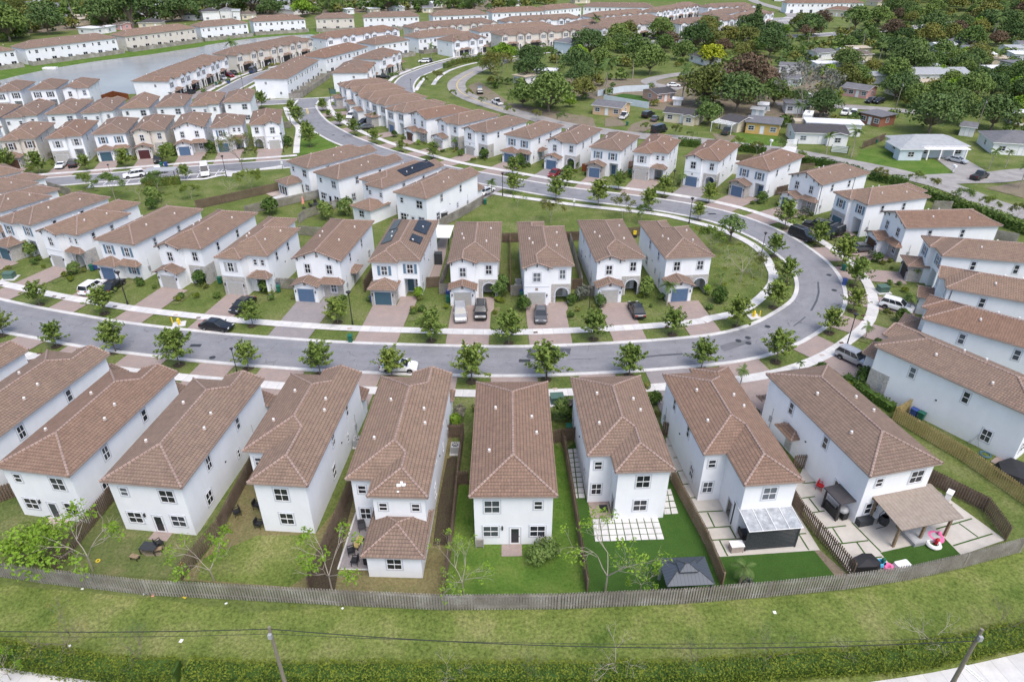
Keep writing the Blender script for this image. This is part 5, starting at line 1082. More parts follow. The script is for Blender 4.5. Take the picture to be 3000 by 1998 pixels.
scatter(far(('t3',1750,620),('t3',2300,430),('t4',350,210),('t4',850,210),('t4',1050,240),('t4',1340,170),('t5',200,200),('t5',420,110),('t5',1346,60),('t5',1500,300),('t5',1346,380),('t5',650,330),('t5',150,400),('t4',1300,460),('t4',1000,430),('t4',750,400),('t4',350,430),('t3',1900,780)),95,('dark','mid','mid','olive','lime','red','dark','palm','palm'),LR,.7,1.3,6.)
scatter(far(('t5',150,400),('t5',650,340),('t5',1400,400),('t5',1500,700),('t8',1200,330),('t8',1000,330),('t8',560,330),('t8',400,180),('t5',0,560)),60,('dark','mid','mid','olive','lime','palm'),LR,.6,1.1,5.)
import numpy as np
def inpoly(poly,x,y):
    c=False;j=len(poly)-1
    for i in range(len(poly)):
        if (poly[i][1]>y)!=(poly[j][1]>y) and x<(poly[j][0]-poly[i][0])*(y-poly[i][1])/(poly[j][1]-poly[i][1])+poly[i][0]: c=not c
        j=i
    return c
def mass(name,poly,n,crowns,sc0,sc1,label,mats,mind,avoid=0,zs=1.):
    xs=[p[0] for p in poly];ys=[p[1] for p in poly];V=[];Fq=[];Mi=[];off=0;pts=[];tries=0
    arr=[]
    for c in crowns:
        v=np.empty(len(c.vertices)*3,dtype=np.float32);c.vertices.foreach_get('co',v);f=np.empty(len(c.loops),dtype=np.int32);c.loops.foreach_get('vertex_index',f);arr.append((v.reshape(-1,3),f.reshape(-1,4),mats.index(c.materials[0].name)))
    while len(pts)<n and tries<n*40:
        tries+=1;x,y=rnd.uniform(min(xs),max(xs)),rnd.uniform(min(ys),max(ys))
        if not inpoly(poly,x,y) or any((x-a)**2+(y-b)**2<mind**2 for a,b in pts): continue
        if avoid and any((x-a[0])**2+(y-a[1])**2<avoid**2 for a in RANCHP): continue
        if avoid and any((x-a[0])**2+(y-a[1])**2<5.5**2 for a in STREETP): continue
        pts.append((x,y));v,f,mi=rnd.choice(arr);s=rnd.uniform(sc0,sc1);a=rnd.uniform(0,6.28);R2=np.array([[math.cos(a),-math.sin(a),0],[math.sin(a),math.cos(a),0],[0,0,zs]],dtype=np.float32)*s
        V.append(v@R2.T+np.array([x,y,-.2 if not avoid else 0],dtype=np.float32));Fq.append(f+off);Mi+=[mi]*len(f);off+=len(v)
    V=np.concatenate(V);Fq=np.concatenate(Fq);me=bpy.data.meshes.new(name);me.vertices.add(len(V));me.vertices.foreach_set('co',V.ravel());me.loops.add(Fq.size);me.loops.foreach_set('vertex_index',Fq.ravel().astype(np.int32));me.polygons.add(len(Fq));me.polygons.foreach_set('loop_start',np.arange(0,Fq.size,4,dtype=np.int32))
    for m in mats: me.materials.append(MATS[m])
    me.polygons.foreach_set('material_index',np.array(Mi,dtype=np.int32));me.update(calc_edges=True);me.validate()
    o=obj(name,me);tag(o,label,'vegetation',None,'stuff');return o
def street_pts(l,k=3): return l[::k]
STREETP=OLD[::3]+R_ST[::3]+sp[::3]+CDS[::2]+[q for pl in ([('t8',-250,210),('t8',100,225),('t8',250,232),('t8',430,245),('t8',700,270)],) for q in catmull([G(*p) for p in pl])[::3]]
mass('woods',far(('t5',420,105),('t5',1346,60),('t5',1900,-10),('t5',1700,-60),('t5',500,-40)),95,[KN[k][i][1] for k in ('dark','mid','olive') for i in (0,1)],1.,1.7,'distant mass of dark green woods along the top right edge',['leaf_dark','leaf_mid','leaf_olive'],7)
mass('woods',far(('t1',-300,150),('t1',2355,60),('t3',1500,30),('t3',1700,-60),('t1',-300,-60)),34,[KN[k][i][1] for k in ('dark','mid','olive') for i in (0,1)],0.8,1.4,'distant mass of green woods between houses along the top left edge',['leaf_dark','leaf_mid','leaf_olive'],9)
UG=[shrub_mesh(121+i,m,1.8,2.2,170,.34)[0] for i,m in enumerate(('leaf_dark','leaf_mid','leaf_shrub','leaf_olive'))]
mass('undergrowth',far(('t1',-100,520),('t1',350,430),('t1',1000,345),('t1',2355,240),('t2',500,200),('t2',1700,160),('t3',900,130),('t3',1500,90),('t3',1700,40),('t1',-300,60)),300,UG,1.2,3.4,'rank undergrowth between the far houses beyond the lake',['leaf_dark','leaf_mid','leaf_shrub','leaf_olive'],4,8)
mass('undergrowth',far(('t3',1750,650),('t4',350,215),('t4',1050,245),('t5',200,200),('t5',420,110),('t5',1500,80),('t5',1500,700),('t8',1300,420),('t8',900,420),('t8',380,300),('t8',60,330),('t7',900,420),('t7',680,330),('t7',500,300),('t6',1000,330),('t6',850,380),('t6',420,300),('t3',900,960)),420,UG,.7,1.9,'rank undergrowth between the trees and houses of the old neighbourhood',['leaf_dark','leaf_mid','leaf_shrub','leaf_olive'],2.6,6.5)
scatter(far(('t6',250,330),('t6',420,330),('t6',800,420),('t6',860,330),('t6',600,280)),8,('mid','dark','lime'),LR,.3,.6,4)
scatter(far(('t7',950,300),('t7',1346,330),('t8',60,290),('t8',60,240),('t7',1050,230)),10,('dark','mid','palm'),LR,.5,.8,4)
LL={k:f'{v} among the far houses beyond the lake' for k,v in dict(dark='dark crowns',mid='green crowns',olive='pale green crowns',palm='palms').items()}
scatter(far(('t1',-100,520),('t1',350,420),('t1',1000,330),('t1',2355,220),('t2',500,190),('t2',1700,150),('t3',900,130),('t3',1500,80),('t3',1700,20),('t3',1700,-25),('t1',-200,60)),50,('dark','dark','mid','olive','palm'),LL,.7,1.25,9)
# verge and road hedges
hedge_obj(catmull(GS('r7',[(-300,395),(0,445),(400,505),(700,540),(1020,545)])),1.6,1.5,'leaf_hedge','long yellow-green clipped hedge along the bottom left path',.085)
hedge_obj(catmull(GS('r7',[(1070,540),(1346,560)])+GS('Q',[(700,1400),(1500,1400),(2355,1390)])+GS('S',[(600,1345),(1000,1320),(1500,1290)])),1.5,1.4,'leaf_hedge','long hedge along the bottom edge of the photo',.085)
hedge_obj(catmull(GS('S',[(1500,1285),(1800,1230),(2200,1150),(2500,1090)])),1.5,1.5,'leaf_hedge','hedge rising beside the right-hand path',.085)
hedge_obj(catmull(GS('Y',[(780,60),(1010,95),(1240,160)])),1.6,1.7,'leaf_shrub','dark boundary hedge behind the gabled houses at the bend',.22,14)
hedge_obj(catmull(GS('t8',[(290,645),(400,670),(510,690)])),1.7,1.8,'leaf_mid','boundary hedge piece behind the house with the drainpipe',.22,14)
hedge_obj(catmull(GS('Y',[(1650,285),(1800,350),(1950,400),(2100,450),(2250,510),(2500,600)])),2.,2.,'leaf_mid','long boundary hedge at the right edge beside the old road',.22,16)
hedge_obj(catmull(GS('t7',[(300,505),(450,520)])),1.6,1.8,'leaf_shrub','short hedge behind the garage roofs',.22,12);hedge_obj(catmull(GS('t7',[(690,540),(880,565)])),1.6,1.8,'leaf_shrub','hedge behind the house linked by a white wall',.22,12)
hedge_obj(catmull(GS('t3',[(840,700),(1100,660),(1400,620),(1660,590)])),1.8,2.2,'leaf_mid','long road hedge in front of the solar panel terrace',.3,7)
hedge_obj(catmull(GS('t3',[(400,790),(560,735),(700,715),(840,700)])),1.5,2.,'leaf_olive','loose row of bushes on the curving road',.3,6)
hedge_obj(catmull(GS('f',[(1640,575),(1900,560),(2080,545)])),1.,1.9,'leaf_olive','tall screen hedge on the pavilion by the bays',.16,20)
hedge_obj(catmull(GS('F',[(190,560),(260,600),(400,700),(560,800)])),1.1,1.,'leaf_shrub','dark low hedge along the wall with the stone arch',.15,22)

WD=[shrub_mesh(151+i,m,.8,.6,110,.13)[0] for i,m in enumerate(('leaf_olive','leaf_mid','leaf_hedge','leaf_street'))]
mass('weeds',GS('r7',[(-300,40),(240,30),(840,95),(1346,120)])+GS('Q',[(700,930),(1500,925),(2355,885)])+GS('S',[(600,850),(1200,800),(1800,690),(2355,560),(2600,1050),(1800,1180),(1000,1250),(0,1290)])+GS('Q',[(1000,1320),(0,1280)])+GS('r7',[(700,440),(0,380)]),420,WD,.18,.75,'scattered dark weed tufts in the grass strip outside the fence',['leaf_olive','leaf_mid','leaf_hedge','leaf_street'],.35,0,.4)
mass('weeds',GS('c',[(560,830),(860,930),(1180,1080),(1340,1250),(1360,1450),(1000,1560),(760,1500),(720,1200),(500,900)]),140,WD,.25,.9,'low weed tufts on the lawn inside the bend',['leaf_olive','leaf_mid','leaf_hedge','leaf_street'],.5,0,.5)
mass('weeds',GS('f',[(1000,620),(2352,560),(2352,700),(1700,720),(1300,760),(1100,700)])+GS('g',[(100,720)]),80,WD,.25,.8,'low weed tufts on the lawn by the parking bays',['leaf_olive','leaf_mid','leaf_hedge','leaf_street'],.5,0,.5)

def few(nm,desc,items,ms,grp,h0=5.):
    for i,(k,x,y,h) in enumerate(items): tree_at(nm,f'{ORD[i]} {desc}','tree',ms[i%len(ms)],(k,x,y),None,grp,1,h/h0)
ROADT=[airy_tree(161,'leaf_street',5,4,26,.17,'bark_pale',.6,.55),airy_tree(162,'leaf_olive',5,4,22,.17,'bark_pale',.65,.55),airy_tree(163,'leaf_mid',5,4,20,.16,'bark_pale',.5,.5)]
few('roadside_tree','thin roadside tree from the left along the old road',(('t6',60,310,3.6),('t6',165,310,3.6),('t6',255,365,4),('t6',430,430,4),('t6',610,455,4),('t6',770,480,4.4),('t7',95,430,4),('t7',290,450,4),('t7',390,480,3.6),('t7',690,530,4.2),('t7',820,565,4),('t7',975,545,4.2),('t7',1100,630,4.2),('t8',345,660,4)),ROADT,'thin trees along the old road',7.)
few('hedge_tree','thin tree from the left rising from the right boundary hedge',(('t8',560,680,4),('t8',660,715,3.6),('t8',815,815,5.5),('t8',975,845,4.5),('t8',1150,880,4)),ROADT,'thin trees in the right boundary hedge',7.)
few('verge_tree','small tree from the bottom along the curving boundary road',(('t3',180,990,4),('t3',320,960,5),('t3',420,830,3.6),('t3',500,790,3.4),('t3',570,770,3.2),('t3',650,720,4.5),('t3',800,720,3.6),('t3',940,690,4),('t3',1040,650,4.5),('t3',1220,630,4),('t3',1360,600,4),('t3',1530,590,4)),ROADT,'small trees along the boundary road',6.)
for (o_,xd_,L_,D_) in FRONTS:
    yd_=(-xd_[1],xd_[0]);g_=lambda x,y:(o_[0]+xd_[0]*x+yd_[0]*y,o_[1]+xd_[1]*x+yd_[1]*y)
    mass('planting',[g_(0,-2),g_(L_,-2),g_(L_,-6.5),g_(0,-6.5)],int(L_/3.2),[UG[1],UG[3],WD[1]],.3,.75,'clumps of shrubs in front of a terrace',['leaf_mid','leaf_olive'],1.2)
# ---------------------------------------------------------------- vehicles
def loft(mb,secs,mi=0):
    for i in range(len(secs)-1):
        A,B=secs[i],secs[i+1]
        for j in range(len(A)-1): mb.poly([A[j],A[j+1],B[j+1],B[j]],mi)
    mb.poly(secs[0][::-1],mi);mb.poly(secs[-1],mi)
CARM={}
def _wheel(r):
    k=('w',r)
    if k not in CARM:
        t=MB();n=14
        for i in range(n):
            a,b=2*math.pi*i/n,2*math.pi*(i+1)/n
            for y0,r0,y1,r1 in ((-.11,r*.62,-.11,r*.93),(-.11,r*.93,-.08,r),(-.08,r,.08,r),(.08,r,.11,r*.93),(.11,r*.93,.11,r*.62)):
                t.poly([(r0*math.cos(a),y0,r0*math.sin(a)),(r0*math.cos(b),y0,r0*math.sin(b)),(r1*math.cos(b),y1,r1*math.sin(b)),(r1*math.cos(a),y1,r1*math.sin(a))])
        m=MB()
        for sy in (-.09,.09):
            for i in range(5):
                a=2*math.pi*i/5;c,s=math.cos(a),math.sin(a);w=.16*r/.34
                m.poly([(-s*w*.5,sy,c*w*.5),(s*w*.5,sy,-c*w*.5),(c*r*.64+s*w*.3,sy,s*r*.64-c*w*.3),(c*r*.64-s*w*.3,sy,s*r*.64+c*w*.3)])
            m.poly([(r*.62*math.cos(2*math.pi*i/12),sy*.6,r*.62*math.sin(2*math.pi*i/12)) for i in range(12)],1)
        CARM[k]=(t.mesh('tyre',['rubber']),m.mesh('rim',['rim','black']))
    return CARM[k]
def car_parts(kind,col):
    if (kind,col) in CARM:return CARM[(kind,col)]
    P_={'sedan':(4.75,.91,1.44,.94,.33,[(-.5,.72),(-.46,.86),(-.30,.98),(.16,.96),(.20,.93),(.44,.78),(.5,.62)],(-.38,-.22,.06,.25)),
     'suv':(4.6,.93,1.68,1.05,.36,[(-.5,.8),(-.48,1.02),(-.4,1.08),(.14,1.06),(.2,1.02),(.44,.92),(.5,.68)],(-.485,-.42,.08,.24)),
     'bigsuv':(5.25,1.02,1.92,1.18,.41,[(-.5,.85),(-.49,1.15),(-.4,1.2),(.18,1.18),(.22,1.15),(.46,1.08),(.5,.8)],(-.49,-.46,.1,.23)),
     'pickup':(5.6,.98,1.85,1.12,.4,[(-.5,.7),(-.495,1.1),(-.1,1.1),(.18,1.1),(.22,1.08),(.46,1.02),(.5,.75)],(-.09,-.06,.1,.23)),
     'sports':(4.35,.9,1.26,.86,.34,[(-.5,.7),(-.45,.84),(-.2,.88),(.12,.86),(.2,.82),(.44,.66),(.5,.5)],(-.32,-.1,.04,.2)),
     'van':(5.6,1.0,2.35,1.25,.38,[(-.5,.8),(-.495,1.25),(-.2,1.25),(.25,1.25),(.3,1.2),(.47,1.05),(.5,.7)],(-.495,-.49,.26,.37))}[kind]
    L,w,H,belt,wr,prof,gx=P_;b=MB();secs=[]
    for f,z in prof:
        x=f*L;ww=w*(1-.35*max(0,abs(f)-.36)**1.0*1.6);zb=.28 if abs(f)<.47 else .36
        secs.append([(x,-ww*.9,zb),(x,-ww,.42),(x,-ww,z*.72),(x,-ww*.93,z),(x,ww*.93,z),(x,ww,z*.72),(x,ww,.42),(x,ww*.9,zb)])
    loft(b,secs)
    for s in secs[:-1]: pass
    b.poly([(secs[0][0][0]+.1,-w*.85,.28),(secs[-1][0][0]-.1,-w*.85,.28),(secs[-1][0][0]-.1,w*.85,.28),(secs[0][0][0]+.1,w*.85,.28)],1)
    fx,rx=.31*L,-.30*L
    for x in (fx,rx):
        for sy in (-1,1): b.poly([(x+wr*1.16*math.cos(2*math.pi*i/12),sy*(w+.004),max(.3,wr+wr*1.16*math.sin(2*math.pi*i/12))) for i in range(12)],1)
    # cabin: glass band with pillars and a painted roof
    x0,x1,x2,x3=[g*L for g in gx];wb,wt=w*.9,w*.76;g=MB();zt=H-.06
    def ring(xa,z,ww): return (xa,-ww,z),(xa,ww,z)
    A=[(x0,-wb,belt-.02),(x3,-wb,belt-.04),(x2,-wt,zt),(x1,-wt,zt)];B=[(x,-y,z) for x,y,z in A]
    g.poly(A);g.poly(B[::-1]);g.poly([A[1],B[1],B[2],A[2]]);g.poly([B[0],A[0],A[3],B[3]]);g.poly([A[3],A[2],B[2],B[3]])
    r=MB();xm=(x1+x2)/2;r.poly([(x1-.03,-wt-.01,zt),(x2+.03,-wt-.01,zt),(x2-.08,-wt*.9,H),(x1+.08,-wt*.9,H)]);r.poly([(x1-.03,wt+.01,zt),(x1+.08,wt*.9,H),(x2-.08,wt*.9,H),(x2+.03,wt+.01,zt)]);r.poly([(x1+.08,-wt*.9,H),(x2-.08,-wt*.9,H),(x2-.08,wt*.9,H),(x1+.08,wt*.9,H)]);r.poly([(x2+.03,-wt,zt),(x2+.03,wt,zt),(x2-.08,wt*.9,H),(x2-.08,-wt*.9,H)]);r.poly([(x1-.03,wt,zt),(x1-.03,-wt,zt),(x1+.08,-wt*.9,H),(x1+.08,wt*.9,H)])
    for sy in (-1,1):
        for xa,xb in ((x0,x1),(x3,x2)): r.tube((xa,sy*wb,belt-.02),(xb,sy*wt,zt),.03,None,5)
        for f in ((.5,) if kind in('sedan','sports','pickup') else (.36,.66)):
            xa=x0+(x3-x0)*f;xb=x1+(x2-x1)*f;r.tube((xa,sy*(wb+.005),belt-.02),(xb,sy*(wt+.01),zt),.025,None,4)
    parts=[Nd('body',b.mesh('body',[col,'black'])),Nd('cabin_glass',g.mesh('cabin_glass',['car_glass'])),Nd('roof_panel',r.mesh('roof_panel',[col]))]
    ty,ri=_wheel(wr)
    for x in (fx,rx):
        for sy in (-1,1): parts.append(Nd('wheel',ty,(x,sy*(w-.09),wr),0,[Nd('rim',ri)]))
    zf=prof[-2][1];hl=MB();hl.box(-.05,-.2,-.07,.05,.2,.07);HL=hl.mesh('headlight',['headlight']);tl=hl.mesh('taillight',['taillight'])
    for sy in (-1,1): parts+= [Nd('headlight',HL,(L*.478,sy*w*.62,zf*.86),sy*-.25),Nd('taillight',tl,(-L*.492,sy*w*.66,prof[1][1]*.86))]
    mi=MB();mi.box(-.08,-.09,-.06,.08,.09,.08);MR=mi.mesh('side_mirror',[col])
    for sy in (-1,1): parts.append(Nd('side_mirror',MR,(x3-.25,sy*(wb+.14),belt+.05)))
    gr=MB();gr.box(-.03,-w*.4,-.1,.03,w*.4,.1);parts.append(Nd('grille',gr.mesh('grille',['black']),(L*.492,0,zf*.66)))
    if kind=='pickup':
        bd=MB();bd.poly([(-L*.48,-w*.8,1.115),(-L*.1,-w*.8,1.115),(-L*.1,w*.8,1.115),(-L*.48,w*.8,1.115)]);parts.append(Nd('load_bed',bd.mesh('load_bed',['black'])))
    if kind in('suv','bigsuv'):
        rr=MB()
        for sy in (-1,1): rr.tube((x1+.1,sy*wt*.9,H+.04),(x2-.15,sy*wt*.9,H+.04),.025,None,4)
        parts.append(Nd('roof_rail',rr.mesh('roof_rail',['rim' if col!='paint_black' else 'rim'])))
    CARM[(kind,col)]=parts;return parts
def car(kind,col,c,to,label,z=.03):
    x,y=G(*c);tx,ty=G(*to) if isinstance(to,tuple) else (x+math.cos(rad(to)),y+math.sin(rad(to)))
    return thing('parked_car' if kind not in('pickup','van') else {'pickup':'pickup_truck','van':'parked_van'}[kind],label,{'pickup':'pickup','van':'van'}.get(kind,'car'),car_parts(kind,'paint_'+col),(x,y,z),math.atan2(ty-y,tx-x),'vehicles parked around the estate')
for a in (
('sedan','white',('Z',400,432),('Z',540,432),'white car on the near street half behind a street tree'),
('sedan','black',('z',1500,150),('z',1620,165),'black car parked along the kerb before the yellow hydrant'),
('sedan','black',('W',1680,1065),('W',1620,1110),'dark car on the drive of the house with a stone clad garage'),
('suv','white',('h',1080,395),('h',1230,300),'white crossover next to a black car, its rear to the pavement'),
('sedan','black',('h',1310,375),('h',1420,285),'black car beside the white crossover by the lamp post'),
('suv','silver',('X',822,1125),('X',825,1170),'silver car nose to the street next to a black one'),
('suv','black',('X',962,1110),('X',960,1160),'black car to the right of the silver one on the shared drive'),
('sedan','grey',('X',1375,1130),('X',1376,1180),'dark grey sedan facing the street before a grey garage'),
('sedan','black',('X',2035,1100),('X',2005,1040),'black sedan at an angle before the house with the round bush'),
('suv','white',('Y',1470,1075),('Y',1560,1100),'white crossover parked sideways at the right edge of the bend'),
('suv','silver',('d',1955,1215),('d',2090,1280),'silver car by the lamp post beside the stone arched house'),
('bigsuv','black',('c',1765,975),('c',1880,1020),'large black vehicle with chrome roof rails parked across the pavement'),
('bigsuv','black',('c',2110,950),('c',2020,985),'black vehicle behind the large chrome-railed one'),
('bigsuv','black',('c',1930,870),('c',1840,850),'black vehicle nearest the dark-shuttered house'),
('sedan','grey',('Y',1235,672),('Y',1300,668),'grey car before the brown garage door at the bend'),
('sedan','red',('b',880,255),('b',840,285),'red car on the drive of the gabled blue garage'),
('suv','white',('a',505,572),('a',470,600),'white car at the upper end of the outer row'),
('sedan','black',('a',655,640),('a',600,655),'black car behind the grey one in the outer row'),
('sedan','grey',('a',670,700),('a',600,705),'grey sedan in front of the black one in the outer row'),
('sedan','white',('b',95,462),('b',140,440),'white car half hidden at the corner of the open lawn house'),
('sports','white',('f',710,355),('f',690,372),'white sports car on the drive with a black car'),
('suv','black',('f',850,340),('f',865,310),'black car beside the white sports car'),
('sedan','black',('f',1815,290),('f',1818,320),'dark car on the drive of the maroon garage'),
('suv','white',('f',1545,470),('f',1480,480),'white car in the middle of the parking bays'),
('sedan','white',('f',1800,425),('f',1760,430),'white car hidden behind the pavilion trees'),
('van','white',('g',400,432),('g',403,470),'white van nose out in the right parking bay'),
('suv','silver',('t2',210,920),('t2',270,940),'silver car on the terrace street below the red one'),
('suv','red',('t2',290,890),('t2',345,905),'red car on the terrace street'),
('sedan','black',('t2',335,855),('t2',385,870),'black car above the red one on the terrace street'),
('van','blue',('t2',560,840),('t2',600,815),'purple-blue van driving on the terrace street'),
('suv','white',('t2',742,748),('t2',780,735),'white car before the grey-beige terrace'),('suv','white',('t2',812,722),('t2',850,710),'second white car before the grey-beige terrace'),
('pickup','black',('T',1310,655),('T',1350,640),'black vehicle beside the terrace end wall near the lake'),('sedan','black',('T',1355,620),('T',1400,600),'black car behind the one at the lake terrace wall'),
('pickup','black',('a',865,120),('a',940,118),'black pickup on the drive of the blank-walled terrace'),
('suv','white',('t3',165,725),('t3',110,725),'white car before the curving terrace'),('sedan','black',('t3',228,712),('t3',258,725),'dark car next to the white one before the curving terrace'),
('suv','white',('t3',600,632),('t3',650,632),'white car before the four-gabled terrace'),('sedan','white',('t3',1270,560),('t3',1310,565),'white car with its boot open by the solar terrace'),('suv','white',('t3',1470,530),('t3',1430,530),'white car at the middle of the solar terrace'),('suv','white',('t3',1632,518),('t3',1590,518),'white car right of it at the solar terrace'),
('pickup','white',('t6',352,350),('t6',320,335),'white pickup on the verge of the old road'),('bigsuv','black',('t6',238,278),('t6',240,290),'dark vehicle with a rack at the old road bend'),
('pickup','white',('t6',1183,440),('t6',1215,410),'white pickup beside the pale orange bungalow'),('sedan','grey',('t7',152,345),('t7',170,325),'grey car on the dirt drive left of the cream house'),('bigsuv','black',('t7',108,322),('t7',140,310),'black vehicle behind the grey car on the dirt drive'),
('pickup','green',('t7',622,432),('t7',640,415),'dark green pickup under the white carport frame'),('sedan','white',('t7',1170,196),('t7',1210,190),'white car on the dirt street behind the bare tree'),('sedan','white',('t7',275,124),('t7',310,124),'white car at the cul-de-sac'),
('sedan','silver',('t8',800,550),('t8',845,560),'silver sedan on the driveway of the pale blue-grey house'),('pickup','black',('t8',930,645),('t8',985,625),'black pickup with an open bed on the side street'),
('suv','white',('t8',148,272),('t8',135,285),'white car left of its twin before the brick house'),('suv','white',('t8',195,276),('t8',182,288),'white car right of its twin before the brick house'),
('suv','black',('t8',297,203),('t8',280,207),'dark car left of its twin at the pink house'),('suv','black',('t8',347,206),('t8',330,210),'dark car right of its twin at the pink house'),
('van','black',('t7',180,425),('t7',215,415),'dark van half under the tree by the old road')): car(*a)
cam_=MB();cam_.box(-3.2,-1.2,.5,3.2,1.2,3.0);cm=[Nd('body',cam_.mesh('body',['white_plastic']))];w=MB();w.box(-2.,-1.23,1.7,-.6,1.23,2.3);w.box(.6,-1.23,1.7,2.,1.23,2.3);cm.append(Nd('window',w.mesh('window',['glass'])));hv=MB();hv.box(-.6,-.4,3.,.4,.4,3.25);hv.box(1.4,-.3,3.,2.,.3,3.2);cm.append(Nd('roof_unit',hv.mesh('roof_unit',['ac_grey'])))
for dx in (-.6,.5): cm.append(Nd('wheel',_wheel(.38)[0],(dx,-1.1,.38)));cm.append(Nd('wheel',_wheel(.38)[0],(dx,1.1,.38)))
x,y=G('t7',1150,362);thing('camper_trailer','white camper trailer parked by the bare trees','camper',cm,(x,y,0),1.1)
# ---------------------------------------------------------------- street furniture
lp=MB();lp.lathe([(.13,0),(.13,.5),(.075,.6),(.055,4.6)],0,0,8);LPM=lp.mesh('pole',['black']);lh=MB();lh.lathe([(.08,4.5),(.12,4.7),(.34,4.95),(.36,5.02),(.1,5.12),(0,5.2)],0,0,10);LHM=lh.mesh('lamp_head',['black'])
for k,x,y,t,lb in (('h',1470,560,170,'beside the white crossover and black car'),('z',1635,445,280,'behind the near row, left of a street tree'),('Z',1417,512,330,'in front of a street tree on the near verge'),('X',78,1178,945,'left of the empty drive with solar house'),('X',1710,1075,960,'behind the white-flowering shrub'),('d',1880,1042,650,'right behind the silver car'),('c',465,802,500,'on the park side of the upper road'),('c',1295,1162,900,'on the bend lawn beside two trees'),('c',2130,1072,870,'between the black vehicles and the bend trees'),('b',285,490,215,'at the corner of the open lawn'),('b',2230,455,185,'before the house with grey shutters'),('a',692,742,570,'before the grey sedan in the outer row'),('a',1938,985,880,'before the olive garage door'),('a',275,402,230,'next to the green entrance banner'),('a',397,290,155,'behind the green entrance banner'),('a',1195,252,165,'at the boundary road junction'),('e',908,965,740,'beside the corner footpath house'),('e',248,1245,1000,'at the right end of the parking bays'),('f',1290,500,320,'in the middle of the parking bays'),('f',130,540,310,'at the left edge by the parking bay street'),('e',445,245,110,'at the terrace street end'),('T',1472,600,510,'on the terrace street by the lake'),('t2',418,880,740,'before the grey-beige terrace gap'),('t3',128,760,630,'before the curving terrace')):
    x0,y0=G(k,x,y);a,b,s=CR[k];thing('street_lamp','black street lamp '+lb,'street lamp',[Nd('pole',LPM),Nd('lamp_head',LHM)],(x0,y0,0),0,'black street lamps',max(.7,ztop(y0,b+t*s)/5.2))
def wheelie(col):
    m=MB();s0=[(-.24,-.27),(.24,-.27),(.24,.27),(-.24,.27)];s1=[(-.3,-.34),(.3,-.34),(.3,.36),(-.3,.36)]
    for i in range(4): m.poly([(*s0[i],.08),(*s0[(i+1)%4],.08),(*s1[(i+1)%4],.98),(*s1[i],.98)])
    m.poly([(*p,.08) for p in s0[::-1]]);l=MB();l.box(-.33,-.38,.98,.33,.4,1.06);w=MB();w.tube((-.28,.3,.12),(.28,.3,.12),.12,None,10)
    return [Nd('body',m.mesh('body',[col])),Nd('lid',l.mesh('lid',[col])),Nd('axle_wheels',w.mesh('axle_wheels',['rubber']))]
WB={c:wheelie(c) for c in ('bin_green','bin_blue')}
for k,x,y,c,r,lb in (('Z',65,240,'green',.1,'standing alone at the kerb of the near street'),('d',1848,170,'green',.6,'on the verge of the bend under a street tree'),('d',1850,335,'blue',-.3,'at the kerb of the bend'),('h',1060,170,'green',.5,'left of a blue one by the blue-shuttered house wall'),('h',1105,155,'blue',.5,'behind the green one by the blue-shuttered house'),('W',1520,895,'green',.2,'against the stone arch wall'),('W',1925,955,'green',.3,'below a blue one by the wooden side gate'),('W',1925,925,'blue',.3,'above a green one by the wooden side gate'),('X',215,1025,'blue',0,'left of the solar house garage'),('X',738,1025,'green',0,'left of the garage with the silver car'),('X',738,985,'blue',0,'behind the green one at the silver car house'),('X',1245,1000,'green',0,'under a blue one beside the attic-vent garage'),('X',1243,980,'blue',0,'by the attic-vent garage'),('F',715,835,'blue',.6,'inside the yellow fence corner'),('F',770,862,'green',.6,'next to the blue one inside the yellow fence'),('b',85,585,'green',0,'at the corner of the open lawn fence'),('b',1740,235,'green',0,'before the red wood fence'),('f',1860,352,'green',0,'left of a blue one on the parking street'),('f',1910,350,'blue',0,'right of a green one on the parking street'),('t2',135,985,'green',0,'nearest on the terrace street'),('t2',178,965,'green',0,'second on the terrace street'),('t2',275,970,'blue',0,'on the terrace street kerb'),('D',435,700,'green',0,'behind the wooden gate by the slab garden'),('t8',330,440,'green',.3,'on the lawn of the pale blue-grey house'),('t6',1205,490,'green',0,'at the dirt drive of the orange bungalow')):
    x0,y0=G(k,x,y);thing('wheelie_bin',f'{c} wheeled bin {lb}','bin',WB['bin_'+c],(x0,y0,.03),r,'wheeled bins around the estate')
hy=MB();hy.lathe([(.2,0),(.2,.08),(.13,.1),(.13,.55),(.19,.58),(.17,.7),(.06,.8),(0,.82)],0,0,10);hc=MB();hc.tube((-.26,0,.4),(.26,0,.4),.07,None,8);hc.tube((0,-.24,.36),(0,0,.36),.09,None,8);hp=MB().box(-.7,-.6,-.05,.7,.6,.05).mesh('base_slab',['concrete_walk']);HYM=[Nd('barrel',hy.mesh('barrel',['yellow'])),Nd('outlet',hc.mesh('outlet',['yellow'])),Nd('base_slab',hp)]
for k,x,y,lb in (('z',1237,118,'on the verge behind the black kerbside car'),('d',812,695,'on the bend verge beside a thick yellow post')):
    thing('fire_hydrant','yellow fire hydrant '+lb,'hydrant',HYM,(*G(k,x,y),.01),.3,'yellow hydrants',1.25)
bo_=MB();bo_.lathe([(.09,0),(.09,1.0),(0,1.05)],0,0,8);BOM=bo_.mesh('bollard',['yellow'])
for k,x,y,lb in (('z',1192,112,'left of the hydrant behind the black car'),('d',880,700,'right of the bend hydrant')): tag(obj('bollard',BOM,None,(*G(k,x,y),0)),'yellow round post '+lb,'bollard','yellow posts')
